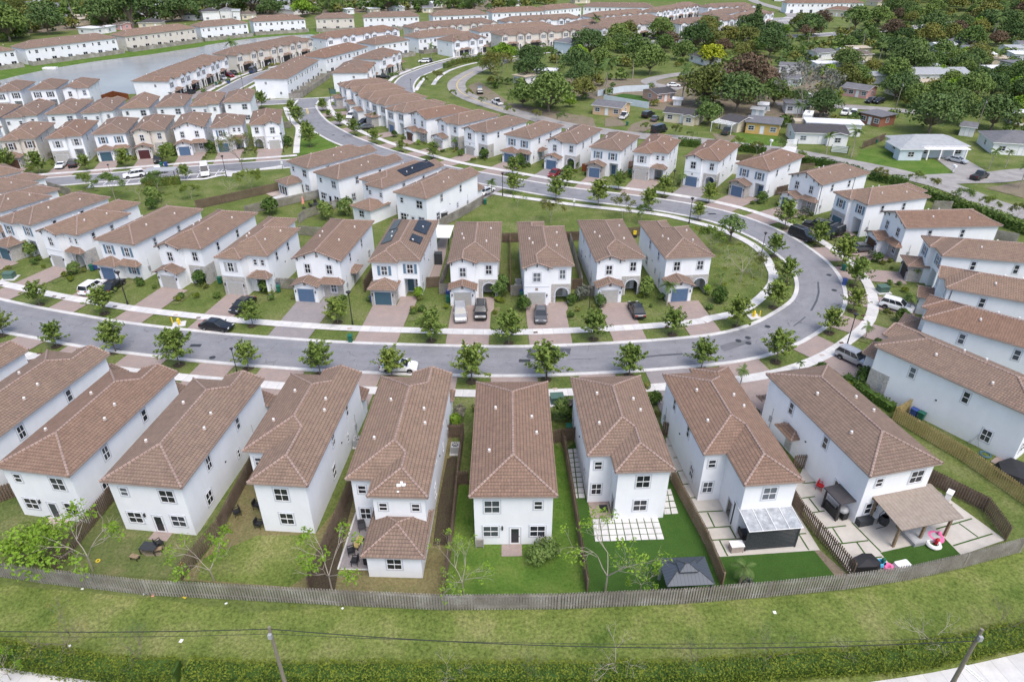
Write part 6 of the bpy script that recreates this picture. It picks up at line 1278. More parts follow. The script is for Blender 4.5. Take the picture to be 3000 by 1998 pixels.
bx=MB();bx.box(-.75,-.6,.1,.75,.6,.95);bl=MB();bl.box(-.8,-.66,.95,.8,.64,1.03);bs=MB();bs.box(-1.1,-.95,-.05,1.1,.95,.1);TXM=[Nd('cabinet',bx.mesh('cabinet',['green_box'])),Nd('lid',bl.mesh('lid',['green_box'])),Nd('base_slab',bs.mesh('base_slab',['concrete_walk']))]
for k,x,y,lb in (('h',120,255,'on the lawn at the left edge of the middle row'),('Z',1487,655,'between two near row houses'),('d',2290,410,'on the lawn inside the right bend'),('t3',2350,1015,'unused')):
    if lb!='unused': thing('transformer_box','green utility box '+lb,'utility box',TXM,(*G(k,x,y),0),.1,'green utility boxes')
mc=MB();mc.box(-.3,-.2,0,.3,.2,.012);MCM=mc.mesh('meter_cover',['roof_mortar']);mc=MB();mc.box(-.3,-.2,0,.3,.2,.012);MCD=mc.mesh('meter_cover',['door_brown'])
for k,x,y in (('h',10,340),('h',625,468),('h',725,488),('h',1320,584),('h',2020,683),('h',2280,712),('W',1480,1168),('Z',57,150),('Z',1140,178),('Z',1340,176),('Z',1780,168),('Z',2245,138),('d',475,722),('d',2080,685),('d',2060,738),('d',1822,1000),('d',1600,1142),('c',570,525),('c',745,560),('c',1185,672),('c',1605,828),('c',2020,1058),('b',520,260),('b',1683,418),('a',880,862),('a',1145,948),('h',455,1122),('Z',1475,565)):
    tag(obj('meter_cover',MCD if (x+y)%3 else MCM,None,(*G(k,x,y),.056),loop and .1),'small dark meter cover set in the concrete pavement','cover','meter covers in the pavement')
mh=MB();mh.lathe([(.42,0),(.42,.012),(0,.014)],0,0,14);MHM=mh.mesh('manhole_cover',['dark_metal'])
for k,x,y in (('z',1465,348),('d',640,975),('d',750,940),('d',755,1002),('d',975,812),('d',1680,220),('d',1740,395),('a',300,770),('a',420,783),('e',1475,770)): tag(obj('manhole_cover',MHM,None,(*G(k,x,y),.014)),'round dark manhole cover in the loop road asphalt','cover','manhole covers in the road')
gr=MB();gr.box(-.75,-.35,0,.75,.35,.012);GRM=gr.mesh('drain_grate',['dark_metal'])
for k,x,y,lb in (('z',1350,265,'right of a street tree on the near street'),('Z',1265,370,'beside the wet patch on the near street'),('c',730,695,'on the upper road before the lawn lamp'),('b',490,383,'on the upper road at the open lawn')): tag(obj('drain_grate',GRM,None,(*G(k,x,y),.014)),'dark rectangular drain grate '+lb,'grate','road drains')
# damp and dark wear on the road: stains with a shape of their own
plain('road_stain',(.075,.077,.085),.5,.2,1.2);plain('road_wear',(.125,.127,.137),.8,.15,.5)
def stain(pts,mat,z): sheet('road_stain',pts,z,mat)
stain(GS('Z',[(1275,345),(1300,285),(1440,280),(1585,283),(1575,330),(1540,300),(1490,345),(1400,365),(1290,355)]),'road_stain',.0165)
for a,w in ((GS('Z',[(1560,362),(1650,358),(1760,354)]),.10),(GS('Z',[(1830,355),(1900,350)]),.08),(GS('Z',[(2090,345),(2170,335),(2355,322)]),.35),(GS('d',[(1555,300),(1562,420),(1535,520),(1475,630)]),.3),(GS('d',[(1410,700),(1350,750),(1275,805)]),.2)): struct('road_stain',ribbon(MB(),a,-w/2,w/2,.0165).mesh('road_stain',['road_stain']))
stain(GS('d',[(430,1030),(560,990),(760,960),(800,985),(650,1040),(480,1098),(440,1070)]),'road_wear',.0162)
# entrance banner, notice posts, board
bn=MB();bn.tube((0,0,0),(0,0,2.6),.05,None,6);b2=MB();b2.box(0.05,-.02,1.2,1.7,.02,2.5);thing('banner_sign','dark green banner on a post by the street junction','sign',[Nd('post',bn.mesh('post',['black'])),Nd('board',b2.mesh('board',['green_box']))],(*G('a',270,350),0),0,None,1.2)
pst=MB();pst.tube((0,0,0),(0,0,1.5),.06,None,6);pb=MB();pb.box(-.2,-.12,1.1,.2,.12,1.7)
for k,x,y,lb in (('b',1103,615,'on the pavement edge of the open lawn'),('e',895,1155,'on the strip below the parking street')): thing('dog_station','slim green post with a box '+lb,'post',[Nd('post',pst.mesh('post',['green_box'])),Nd('box',pb.mesh('box',['white_plastic']))],(*G(k,x,y),0),0,'dog waste posts')
for k,x,y,lb in (('t8',780,610,'at the drive of the pale blue-grey house'),('t7',913,515,'on the lawn of the yellow house')):
    a=MB();a.tube((0,0,0),(0,0,1.),.09,None,6);b=MB();b.box(-.2,-.3,1.,.2,.3,1.35);thing('mailbox','white mailbox '+lb,'mailbox',[Nd('post',a.mesh('post',['white'])),Nd('box',b.mesh('box',['white']))],(*G(k,x,y),0),.3,'mailboxes',1.3)
# utility poles and wires
def upole(base,topz,label,lean=(0,0),r=.17):
    x,y=base;m=MB();m.tube((x,y,-.3),(x+lean[0],y+lean[1],topz),r,r*.62,9);a=MB();a.box(x+lean[0]-.12,y+lean[1]-.3,topz-.9,x+lean[0]+.12,y+lean[1]-.1,topz-.5)
    return thing('utility_pole',label,'pole',[Nd('pole',m.mesh('pole',['pole_wood'])),Nd('bracket',a.mesh('bracket',['ac_grey']))],(0,0,0))
px,py=-9.6,29.6
def at_pole(px_,py_,z): return G('P',px_,py_,z)
tx,ty=G('P',1860,1045,9.2);upole((tx,ty),9.4,'leaning-looking wooden utility pole at the bottom left carrying two wires')
t2x,t2y=G('S',2060,1060,9.6);upole((t2x,t2y),9.8,'thick wooden utility pole at the bottom right with white pipe arms',r=.18)
pa=MB();pa.tube((t2x,t2y,6.2),(t2x+1.5,t2y-.4,5.),.05,None,6);pa.tube((t2x,t2y,6.),(t2x+1.6,t2y-.5,4.7),.05,None,6);tag(obj('pipe_arm',pa.mesh('pipe_arm',['white_plastic'])),'pair of white pipes on the bottom right utility pole','pipe')
def wire(p,q,sag,label,r=.03):
    m=MB();pts=[]
    for i in range(25): t=i/24;pts.append((p[0]+(q[0]-p[0])*t,p[1]+(q[1]-p[1])*t,p[2]+(q[2]-p[2])*t-4*sag*t*(1-t)))
    m.path(pts,r,5);tag(obj('power_line',m.mesh('power_line',['black'])),label,'wire','power lines along the bottom path')
lx,ly=tx-42,ty+1.2
wire((lx,ly,9.),(tx,ty,9.2),.9,'upper thick wire running left from the pole',.03);wire((lx,ly,8.6),(tx,ty,8.7),.95,'lower thin wire running left from the pole',.016)
wire((tx,ty,9.2),(t2x,t2y,8.6),1.3,'thick sagging wire between the two poles',.03);wire((tx,ty,8.7),(t2x,t2y,9.),.9,'thin wire between the two poles',.016)
for k,x,y,h,lb in (('t6',738,175,9,'behind the mobile home'),('t8',435,265,9,'beside the old road of the brick house'),('t8',905,380,9,'leaning behind the grey shed'),('t7',1235,330,8,'left of the camper'),('t1',1210,85,16,'first in the far distance'),('t1',1385,170,14,'second in the far distance'),('t1',310,60,16,'at the far left')): x0,y0=G(k,x,y);upole((x0,y0),h,'old utility pole '+lb,(rnd.uniform(-.4,.4),0),.15)
# person behind a street tree, walking on the pavement
def person(loc,rz):
    me=bpy.data.meshes.new('body');J=[(0,0,.95),(0,0,1.18),(0,0,1.42),(0,0,1.52),(0,.02,1.63),(0,.02,1.75),(.1,0,.9),(.13,.16,.5),(.13,.14,.09),(.13,.28,.05),(-.1,0,.9),(-.12,-.05,.5),(-.12,-.28,.12),(-.12,-.16,.06),(.19,0,1.42),(.26,-.08,1.15),(.27,.06,.92),(.27,.12,.84),(-.19,0,1.42),(-.26,.1,1.15),(-.26,.2,.93),(-.26,.25,.86)]
    E_=[(0,1),(1,2),(2,3),(3,4),(4,5),(0,6),(6,7),(7,8),(8,9),(0,10),(10,11),(11,12),(12,13),(2,14),(14,15),(15,16),(16,17),(2,18),(18,19),(19,20),(20,21)]
    R__=[.15,.13,.15,.055,.095,.08,.095,.062,.042,.035,.095,.062,.042,.035,.065,.045,.033,.03,.065,.045,.033,.03]
    me.from_pydata(J,E_,[]);me.materials.append(MATS['cloth_dark']);b=obj('person',me,None,loc,rz);b.modifiers.new('s','SKIN');b.modifiers.new('u','SUBSURF').levels=1
    sv=me.skin_vertices[0].data;sv[0].use_root=True
    for i,r_ in enumerate(R__): sv[i].radius=(r_,r_)
    tag(b,'person in dark clothes on the pavement behind a street tree, legs showing','person')
    h=MB();h.lathe([(.0,1.80),(.075,1.79),(.105,1.72),(.1,1.66),(.06,1.64)],0,0,10);obj('hair',h.mesh('hair',['black']),b)
person((*G('Z',643,178),.055),-1.2)
# ---------------------------------------------------------------- fences
def fence(line,h=1.83,mat='wood_grey',label='',name='fence',step=None,solid=False):
    pk=MB();rl=MB();ps=MB();parts=[];r=random.Random(len(label)+int(line[0][0]*7))
    x0,y0=line[0];posts=[]
    for i in range(len(line)-1):
        a=Vector((line[i][0]-x0,line[i][1]-y0,0));b=Vector((line[i+1][0]-x0,line[i+1][1]-y0,0));L_=(b-a).length
        if L_<.05: continue
        d=(b-a)/L_;n=Vector((-d.y,d.x,0));w=.14;k=max(1,int(L_/.118))
        for z in (.35,h-.35): rl.obox(tuple((a)[:2]),tuple((b)[:2]),.05,z,z+.09)
        for j in range(k):
            c=a+d*(L_*(j+.5)/k);o=n*(0.0 if solid else (.075 if j%2 else -.075));hh=h+r.uniform(-.03,.02);p=c+o;q0=p-d*w*.5;q1=p+d*w*.5;t=n*.011
            f=[q0-t,q1-t,q1+t,q0+t];top=p+Vector((0,0,hh))
            Bq=[(v.x,v.y,.04) for v in f];Tq=[(v.x,v.y,hh-.05) for v in f]
            for m_ in range(4): pk.poly([Bq[m_],Bq[(m_+1)%4],Tq[(m_+1)%4],Tq[m_]])
            s=.55;T2=[(p.x+(v.x-p.x)*s,p.y+(v.y-p.y)*s,hh) for v in f]
            for m_ in range(4): pk.poly([Tq[m_],Tq[(m_+1)%4],T2[(m_+1)%4],T2[m_]])
            pk.poly(T2)
        np_=max(1,int(L_/2.4))
        for j in range(np_+1): posts.append(a+d*(L_*j/np_))
    pm=MB().box(-.055,-.055,-.1,.055,.055,h-.08).mesh('post',[mat])
    parts=[Nd('pickets',pk.mesh('pickets',[mat])),Nd('rails',rl.mesh('rails',[mat]))]+[Nd('post',pm,tuple(p)) for p in posts[::2]][:60]
    return thing(name,label,'fence',parts,(x0,y0,0),0,'wooden fences')
FN=[]
back=[G('P',-330,660),G('P',0,682),G('r7',240,12),G('r7',840,80),G('r7',1346,106),G('Q',700,912),G('Q',1500,905),G('Q',2355,868),G('r8',330,240),G('r8',700,187),G('r8',1000,117),G('r8',1320,30)]
fence(catmull(back,6),1.85,'wood_grey','long weathered grey picket fence along the field behind the near row')
for l,m,lb in (
 ([('P',385,655),('A',900,1180)],'wood_brown','fence between the yards of the two left straight-backed houses'),
 ([('P',1255,705),('B',380,1470),('B',655,935)],'wood_brown','fence right of the yard with the glass table'),
 ([('P',2135,780),('B',1210,1568),('B',1390,1130)],'wood_brown','fence between the bare lawn yard and the extension patio'),
 ([('Q',706,812),('C',845,1560),('C',900,1010),('C',935,720)],'wood_brown','fence left of the lush yard with the round bush'),
 ([('C',822,735),('C',940,735)],'wood_brown','short fence with gate behind an air conditioner'),([('C',900,1095),('C',975,1095)],'wood_brown','short fence piece against the mottled roof house'),
 ([('Q',1695,795),('D',470,1250),('D',400,830),('D',375,760)],'wood_brown','fence left of the slab garden'),([('D',318,775),('D',490,755)],'wood_brown','short fence behind the slab garden path'),
 ([('S',270,752),('D',1480,1560),('D',1215,1060)],'wood_tan','reddish fence right of the slab garden'),([('D',1150,710),('D',1205,730)],'wood_brown','short fence right of the slab garden house'),
 ([('S',1165,690),('r3',-10,430),('E',815,1215)],'wood_brown','fence between the two concrete slab yards'),([('E',840,975),('E',950,970)],'wood_brown','short fence at the canopy house wall'),
 ([('S',2225,435),('r6',560,890),('r6',225,720)],'wood_brown','brown fence right of the pergola yard'),
 ([('F',1640,1560),('F',1100,1180),('F',560,860),('F',590,850),('F',690,790)],'wood_new','new yellow wood fence along the stone arched house'),
 ([('b',280,1022),('b',1050,1005),('b',1175,1000),('b',1880,945)],'wood_brown','fence along the lawn behind the middle row'),
 ([('b',372,1568),('b',370,1020)],'wood_tan','pale thin fence between two middle row gardens'),([('b',1195,1530),('b',1055,1010)],'wood_grey','fence right of the attic-vent house'),([('X',1660,985),('X',1752,985)],'wood_grey','gate fence left of the angled black sedan house'),([('X',1590,935),('X',1660,935)],'wood_brown','gate fence right of the stone arch'),([('X',1170,980),('X',1260,980)],'wood_grey','gate fence in front of an air conditioner'),([('X',1095,890),('X',1165,960)],'wood_brown','gate fence behind the tall green bush'),([('X',680,970),('X',742,970)],'wood_grey','gate fence beside the green and blue bins'),([('X',590,925),('X',680,920)],'wood_brown','gate fence right of the solar house'),([('X',680,960),('X',745,770)],'wood_grey','fence running back right of the solar house'),([('X',160,955),('X',222,850),('X',215,800)],'wood_brown','gate fence left of the solar house'),
 ([('W',1912,930),('W',2045,935)],'wood_grey','gate fence by the two stacked bins'),
 ([('g',300,835),('g',740,740),('g',1345,600)],'wood_brown','dark brown fence of the grass yard by the pavilion lawn'),([('g',860,900),('g',1300,800),('g',1790,690)],'wood_grey','grey fence between the umbrella yard and the patio yard'),([('g',1480,1000),('g',1550,945),('g',1800,860),('g',2270,710)],'wood_grey','grey fence of the black table yard'),([('X',680,515),('X',880,410),('X',980,345)],'wood_grey','grey fence beside the open lawn'),([('X',0,350),('X',190,305)],'wood_brown','fence between two lawn-backed houses'),([('X',280,455),('X',440,395)],'wood_brown','fence at the solar strip house'),([('g',1480,1130),('g',1740,1150)],'wood_grey','fence behind the two wing house'),
 ([('T',650,720),('T',787,668),('T',892,688)],'wood_red','red stained fence at the lake end of the terrace'),([('e',985,330),('e',1150,325),('e',1240,250)],'wood_grey','grey fence round a terrace corner yard'),([('e',915,690),('e',990,690),('e',985,620)],'wood_grey','small fence behind the footpath corner house'),
 ([('c',945,100),('c',1190,95)],'wood_brown','brown fence above the white link wall'),([('Y',730,128),('Y',900,118)],'wood_brown','fence behind the blue shuttered house at the bend'),([('b',1195,205),('b',1290,205)],'wood_red','red wood fence right of the gabled blue garage'),([('b',1700,185),('b',1785,170)],'wood_red','red wood fence left of the stone garage with grey shutters'),([('b',1765,250),('b',1810,250)],'wood_grey','grey gate by the grey-shuttered house'),([('Y',640,290),('Y',720,270)],'wood_brown','brown gate right of the blue door'),([('Y',1720,385),('Y',1850,390)],'wood_grey','grey fence behind the dark-shuttered house'),([('Y',2150,590),('Y',2300,620)],'wood_grey','grey fence at the right edge under the hedge'),
 ([('f',505,590),('f',830,690)],'wood_grey','grey fence with a gate post behind the star patch house'),([('t8',250,470),('t8',380,420)],'wood_brown','dark fence beside the palms of the striped gate house'),
 ([('P',-60,190),('P',120,130)],'wood_brown','fence at the left edge of the yards')):
    fence([G(*p) for p in l],1.83,m,lb)
def wall_(l,h,w,mat,label,cat='wall',name='boundary_wall'):
    m=MB();pts=[G(*p) for p in l]
    for i in range(len(pts)-1): m.obox(pts[i],pts[i+1],w,-.1,h)
    tag(obj(name,m.mesh(name,[mat])),label,cat)
wall_([('t6',1010,298),('t6',1180,270),('t6',1346,262)],2.,.1,'w_blue','pale board fence behind the small peach house','fence','board_fence');wall_([('t6',1050,328),('t6',1346,378)],1.9,.1,'w_blue','pale board fence behind the orange bungalow','fence','board_fence')
wall_([('c',940,225),('c',1020,235)],3.,.2,'stucco','white wall linking two outer houses')
for k,x0,y0,x1,y1,lb in (('t7',1010,515,1088,515,'left of the dark-roofed house'),('t8',65,490,165,500,'in front of the dark-roofed house')):
    a,b=G(k,x0,y0),G(k,x1,y1);m=MB()
    for z in (.15,.5,.85,1.2,1.55): m.obox(a,b,.06,z,z+.2)
    f=MB();f.obox(a,(a[0]+.12,a[1]),.12,0,1.9);f.obox((b[0]-.12,b[1]),b,.12,0,1.9);thing('slatted_gate','white striped gate '+lb,'gate',[Nd('slats',m.mesh('slats',['white'])),Nd('posts',f.mesh('posts',['black']))])
cp=[G('t7',520,418),G('t7',650,440)];m=MB();dx,dy=cp[1][0]-cp[0][0],cp[1][1]-cp[0][1];l_=math.hypot(dx,dy);ux,uy=dx/l_,dy/l_;q=lambda s,d,z:(cp[0][0]+ux*s-uy*d,cp[0][1]+uy*s+ux*d,z)
po=MB()
for s in (0,l_):
    for d in (0,5): po.tube(q(s,d,0),q(s,d,2.6),.09,None,6)
rf=MB()
for i in range(12): s=l_*i/11;rf.tube(q(s,-.3,2.65),q(s,5.2,2.75),.07,None,4)
for d in (0,1.7,3.4,5): rf.tube(q(-.3,d,2.62),q(l_+.3,d,2.62),.07,None,4)
thing('carport','white open-raftered carport frame beside the yellow house','carport',[Nd('post',po.mesh('post',['white'])),Nd('rafters',rf.mesh('rafters',['white']))])
wall_([('t7',1055,400),('t7',1170,405)],2.6,4.,'roof_tan','tan flat carport roof left of the dark-roofed white house','carport','flat_carport')
# ---------------------------------------------------------------- back yards of the near row
def poly(mat,pts,z,name,h=0): return sheet(name,pts,z,mat,h)
L_=lambda k,*p:GS(k,p)
poly('grass_mixed',L_('P',(-250,640),(0,600),(380,655),(850,230),(620,290),(190,250),(100,130),(-250,300)),.004,'lawn')
poly('grass_mixed',L_('P',(385,655),(1250,705))+[G('B',655,935),G('B',560,1000),G('P',1390,375),G('P',905,330),G('P',800,180)],.0045,'lawn')
poly('grass_dry',[G('P',1260,708),G('P',2135,780),G('B',1390,1130),G('B',1120,1460),G('B',730,1430),G('B',640,930),G('B',400,1470)],.005,'lawn');poly('grass_field',[G('P',1400,560),G('P',1780,400),G('P',2190,400),G('P',2180,640),G('P',2000,755),G('P',1360,705)],.009,'lawn')
poly('grass_dry',[G('P',2140,780),G('Q',705,812),G('C',845,1560),G('C',905,1010),G('C',830,690),G('C',60,1080)],.0055,'lawn');poly('mulch',[G('C',700,1560),G('C',845,1560),G('C',900,1010),G('C',880,860),G('C',810,900),G('C',740,1250)],.0085,'soil_bed')
poly('mulch',[G('P',2140,780),G('P',2310,780),G('B',1350,1400),G('C',95,1200),G('C',60,1080)],.0088,'soil_bed')
poly('grass_lush',[G('Q',708,812),G('Q',1695,797),G('D',470,1250),G('D',390,830),G('D',315,780),G('C',975,1010),G('C',900,1100)],.006,'lawn')
poly('turf',[G('Q',1695,797),G('S',272,752),G('D',1480,1560),G('D',1215,1060),G('D',1190,760),G('D',490,770),G('D',400,830)],.0065,'artificial_turf')
# slab garden
def grid(k,c,nx,ny,gap,mat='concrete_walk'):
    p=[G(k,*q) for q in c];m=MB();bl=lambda u,v:tuple(p[0][i]*(1-u)*(1-v)+p[1][i]*u*(1-v)+p[2][i]*u*v+p[3][i]*(1-u)*v for i in (0,1))
    for i in range(nx):
        for j in range(ny):
            u0,u1,v0,v1=(i+gap)/nx,(i+1-gap)/nx,(j+gap)/ny,(j+1-gap)/ny;m.prism([bl(u0,v0),bl(u1,v0),bl(u1,v1),bl(u0,v1)],-.02,.05)
    return struct('paving_slabs',m.mesh('paving_slabs',[mat]))
grid('r5',((240,482),(586,473),(622,592),(256,604)),9,4,.06);grid('r5',((112,118),(168,112),(207,375),(132,378)),2,10,.09);grid('r5',((612,330),(655,325),(697,458),(618,463)),2,4,.08)
poly('pavers',L_('r5',(218,385),(325,380),(345,476),(236,480)),.03,'paver_patio')
mt=MB().box(-.4,-.5,.03,.4,.5,.05);tag(obj('door_mat',mt.mesh('door_mat',['black']),None,(*G('r5',302,430),0),.05),'black door mat on the small paver patio of the slab garden','mat')
# concrete yard with pergola
poly('patio_concrete',[G('D',1175,742),G('E',560,500),G('E',815,1215),G('r2',800,520),G('r2',168,563),G('D',1440,1480),G('D',1215,1060)],.03,'concrete_yard')
poly('turf',L_('r2',(168,563),(800,518))+[G('S',1060,690),G('S',275,750)],.012,'artificial_turf');poly('dirt',[G('r2',800,518),G('S',1160,690),G('S',1060,690),G('r2',765,520)],.013,'gravel_strip')
jn=MB()
for a,b in (((20,218),(190,207)),((62,300),(235,292)),((100,395),(280,382)),((130,465),(355,453)),((35,225),(72,300)),((145,302),(185,385)),((112,400),(133,462)),((275,385),(310,450)),((215,465),(262,555)),((675,425),(735,520)),((655,428),(720,424)),((-20,140),(35,135))): ribbon(jn,L_('r2',a,b),-.07,.07,.045)
for a,b in ((('D',1195,800),('D',1225,800)),(('D',1235,893),('D',1270,890)),(('D',1265,995),('D',1310,990)),(('D',1265,1000),(('D',1305,1095)))): ribbon(jn,[G(*a),G(*b)],-.06,.06,.046)
for a,b in (((0,232),(78,225)),((0,318),(75,308)),((40,318),(102,398)),((62,402),(130,392)),((122,494),(255,478)),((185,588),(385,565)),((178,492),(235,580)),((318,575),(382,665)),((290,460),(460,632)),((398,668),(465,660)),((740,285),(775,278)),((825,368),(875,355)),((780,498),(990,437)),((880,595),(1110,525)),((915,465),(1025,545))): ribbon(jn,L_('r3',a,b),-.07,.07,.047)
struct('turf_joint',jn.mesh('turf_joint',['turf']))
poly('patio_concrete',[G('E',830,1160),G('r3',20,110),G('r6',225,722),G('S',2225,432),G('r3',925,650),G('r3',455,635),G('r3',540,735),G('S',1170,690)],.032,'concrete_yard')
poly('turf',L_('r3',(455,635),(830,550),(925,648),(820,700),(540,738)),.04,'artificial_turf')
def frame(k,o,xp,ang=None):
    a,b=G(k,*o),G(k,*xp);return a,math.atan2(b[1]-a[1],b[0]-a[0]),math.dist(a,b)
# slatted pergola with a glazed roof
o,rz,Wd=frame('r2',(360,524),(650,500));D_=3.3
f=MB()
for x in (0,Wd): f.box(x-.07,-.07,0,x+.07,.07,2.45);f.box(x-.07,D_-.07,0,x+.07,D_+.07,2.75)
f.box(-.1,-.1,2.45,Wd+.1,.05,2.6);f.box(-.1,D_-.05,2.75,Wd+.1,D_+.1,2.9);sl=MB()
for i in range(13): sl.box(0,-.05,.12+i*.175,Wd,-.01,.24+i*.175)
gl=MB();gl.poly([(-.15,-.25,2.66),(Wd+.15,-.25,2.66),(Wd+.15,D_,2.98),(-.15,D_,2.98)]);gl.poly([(-.15,-.25,2.63),(-.15,D_,2.95),(Wd+.15,D_,2.95),(Wd+.15,-.25,2.63)])
br_=MB()
for i in range(5): x=-.12+(Wd+.24)*i/4;br_.box(x-.04,-.28,2.66,x+.04,-.22,2.72);br_.tube((x,-.25,2.70),(x,D_,3.02),.035,None,4)
br_.tube((-.15,-.27,2.68),(Wd+.15,-.27,2.68),.04,None,4)
t=NT('dirty_glazing');n=t.noise(t.pos(),1.6,6,.75);MATS['dirty_glazing']=t.done(t.ramp(n,(.3,(.19,.20,.215)),(.55,(.36,.38,.40)),(.75,(.62,.64,.66))),.25,0,.5)
thing('slatted_pergola','dark slatted pergola with a pale dirty glazed roof by the house wall','pergola',[Nd('frame',f.mesh('frame',['dark_metal'])),Nd('slat_screen',sl.mesh('slat_screen',['dark_metal'])),Nd('roof_glazing',gl.mesh('roof_glazing',['dirty_glazing'])),Nd('glazing_bars',br_.mesh('glazing_bars',['white_plastic']))],(*o,.03),rz)
def sofa(p,rz,label,w=1.9):
    s=MB();s.box(-w/2,-.4,.05,w/2,.4,.32);s.box(-w/2,.3,.32,w/2,.45,.78);s.box(-w/2,-.4,.32,-w/2+.15,.4,.6);s.box(w/2-.15,-.4,.32,w/2,.4,.6);c=MB();c.box(-w/2+.17,-.38,.32,w/2-.17,.28,.46);thing('garden_sofa',label,'sofa',[Nd('frame',s.mesh('frame',['door_dark'])),Nd('cushion',c.mesh('cushion',['cushion']))],(*p,.03),rz)
sofa(G('r2',345,420),rz+1.55,'dark wicker seat under the slatted pergola')
def boxthing(name,label,cat,p,sx,sy,sz,mat,rz=0,lid=None,lg=0):
    m=MB();m.box(-sx/2,-sy/2,lg,sx/2,sy/2,sz);ch=[Nd('body',m.mesh('body',[mat]))];l=MB();l.box(-sx/2-.04,-sy/2-.04,sz,sx/2+.04,sy/2+.04,sz+.06);ch.append(Nd('lid',l.mesh('lid',[lid or mat])))
    if lg:
        g_=MB()
        for x in (-sx/2,sx/2-.06):
            for y in (-sy/2,sy/2-.06): g_.box(x,y,0,x+.06,y+.06,lg)
        ch.append(Nd('legs',g_.mesh('legs',['door_dark'])))
    return thing(name,label,cat,ch,(*p,.03),rz)
boxthing('storage_cabinet','white-topped crate cabinet beside the slatted pergola','cabinet',G('r2',308,520),1.15,.7,.75,'roof_mortar',rz,'white_plastic',.1)
# wooden pergola, small dark shelter
o,rz,Wd=frame('r3',(525,600),(830,535));D_=3.3;ps=MB()
for x in (.05,Wd*.5,Wd-.05): ps.box(x-.11,-.11,0,x+.11,.11,2.55)
for x in (.05,Wd-.05): ps.box(x-.11,D_-.11,0,x+.11,D_+.11,2.85)
bm=MB();bm.box(-.4,-.1,2.5,Wd+.4,.1,2.68);bm.box(-.4,D_-.1,2.8,Wd+.4,D_+.1,2.98)
for i in range(9): x=-.2+(Wd+.4)*i/8;bm.tube((x,-.5,2.72),(x,D_+.3,3.08),.05,None,4)
tp=MB();tp.poly([(-.45,-.6,2.80),(Wd+.45,-.6,2.80),(Wd+.45,D_+.2,3.17),(-.45,D_+.2,3.17)]);tp.poly([(-.45,-.6,2.74),(-.45,D_+.35,3.11),(Wd+.45,D_+.35,3.11),(Wd+.45,-.6,2.74)]);tp.box(-.45,-.62,2.72,Wd+.45,-.58,2.82)
t=NT('reed_roof');sp_=t.new('ShaderNodeSeparateXYZ');t.l(t.uv(),sp_.inputs[0]);wv=t.noise(t.pos(),2.5,5,.7);st_=t.math('PINGPONG',t.math('MULTIPLY',sp_.outputs[0],5.5),1.);col=t.mix(t.math('MULTIPLY',st_,.4),t.ramp(wv,(.3,(.225,.185,.15)),(.7,(.335,.285,.24))),(.17,.14,.115));MATS['reed_roof']=t.done(col,.95)
thing('wooden_pergola','wooden pergola with a reed-covered roof over the corner yard','pergola',[Nd('post',ps.mesh('post',['wood_tan'])),Nd('beams',bm.mesh('beams',['wood_tan'])),Nd('reed_roof',tp.mesh('reed_roof',['reed_roof']))],(*o,.03),rz)
hb=MB();hb.box(-1.5,-.9,0,1.5,.9,.4);hb2=MB();hb2.box(-1.35,-.75,.4,1.35,.75,.42);thing('low_platform','low grey tub platform under the reed-roofed pergola','platform',[Nd('base',hb.mesh('base',['ac_grey'])),Nd('top',hb2.mesh('top',['shut_grey']))],(*G('r3',690,545),.03),rz)
boxthing('deck_box','dark grey storage box against the wall by the pergola','storage box',G('r3',355,465),1.5,.75,.7,'dark_metal',rz)
o,rz2,Wd=frame('r3',(190,452),(268,438));
o,rz2,Wd=frame('r3',(115,368),(192,450));ps=MB()
for x in (0,Wd):
    for y in (0,1.9): ps.box(x-.07,y-.07,0,x+.07,y+.07,2.3)
tp=MB();tp.box(-.25,-.25,2.3,Wd+.25,2.15,2.42);bb=MB();bb.box(0,.05,.0,Wd,.3,.95)
thing('grill_shelter','small dark shelter with a flat purple-grey roof beside the wall','shelter',[Nd('post',ps.mesh('post',['door_dark'])),Nd('roof',tp.mesh('roof',['shingle_dark'])),Nd('counter',bb.mesh('counter',['black']))],(*o,.03),rz2)
def grillm():
    b=MB();b.box(-.55,-.28,.1,.55,.28,.85);h=MB();h.lathe([(.5,.0),(.48,.2),(.3,.36),(0,.4)],0,0,10);return [Nd('cart',b.mesh('cart',['black'])),Nd('hood',h.mesh('hood',['ac_grey']),(0,0,.85))]
GR=grillm();thing('barbecue_grill','barbecue under the small dark shelter','grill',GR,(*G('r3',225,425),.03),rz2)
def cover(pts,h,label,k,mat='cover_black',name='covered_furniture'):
    p=[G(k,*q) for q in pts];cx=sum(a[0] for a in p)/len(p);cy=sum(a[1] for a in p)/len(p);m=MB();r=random.Random(3);n=len(p)
    mid=[(cx+(a[0]-cx)*.86,cy+(a[1]-cy)*.86,h*(.88+r.uniform(-.1,.08))) for a in p]
    for i in range(n):
        a,b=p[i],p[(i+1)%n];m.poly([(*a,.03),(*b,.03),mid[(i+1)%n],mid[i]]);m.poly([mid[i],mid[(i+1)%n],(cx,cy,h)])
    tag(obj(name,m.mesh(name,[mat])),label,'covered furniture')
cover(((268,700),(330,672),(395,672),(455,735),(430,765),(300,765)),1.05,'black tarpaulin draped over furniture in the fence corner','r3')
cover(((615,625),(700,600),(840,650),(840,760),(760,740),(640,690)),.9,'black cover over patio furniture behind the yellow fence','r6')
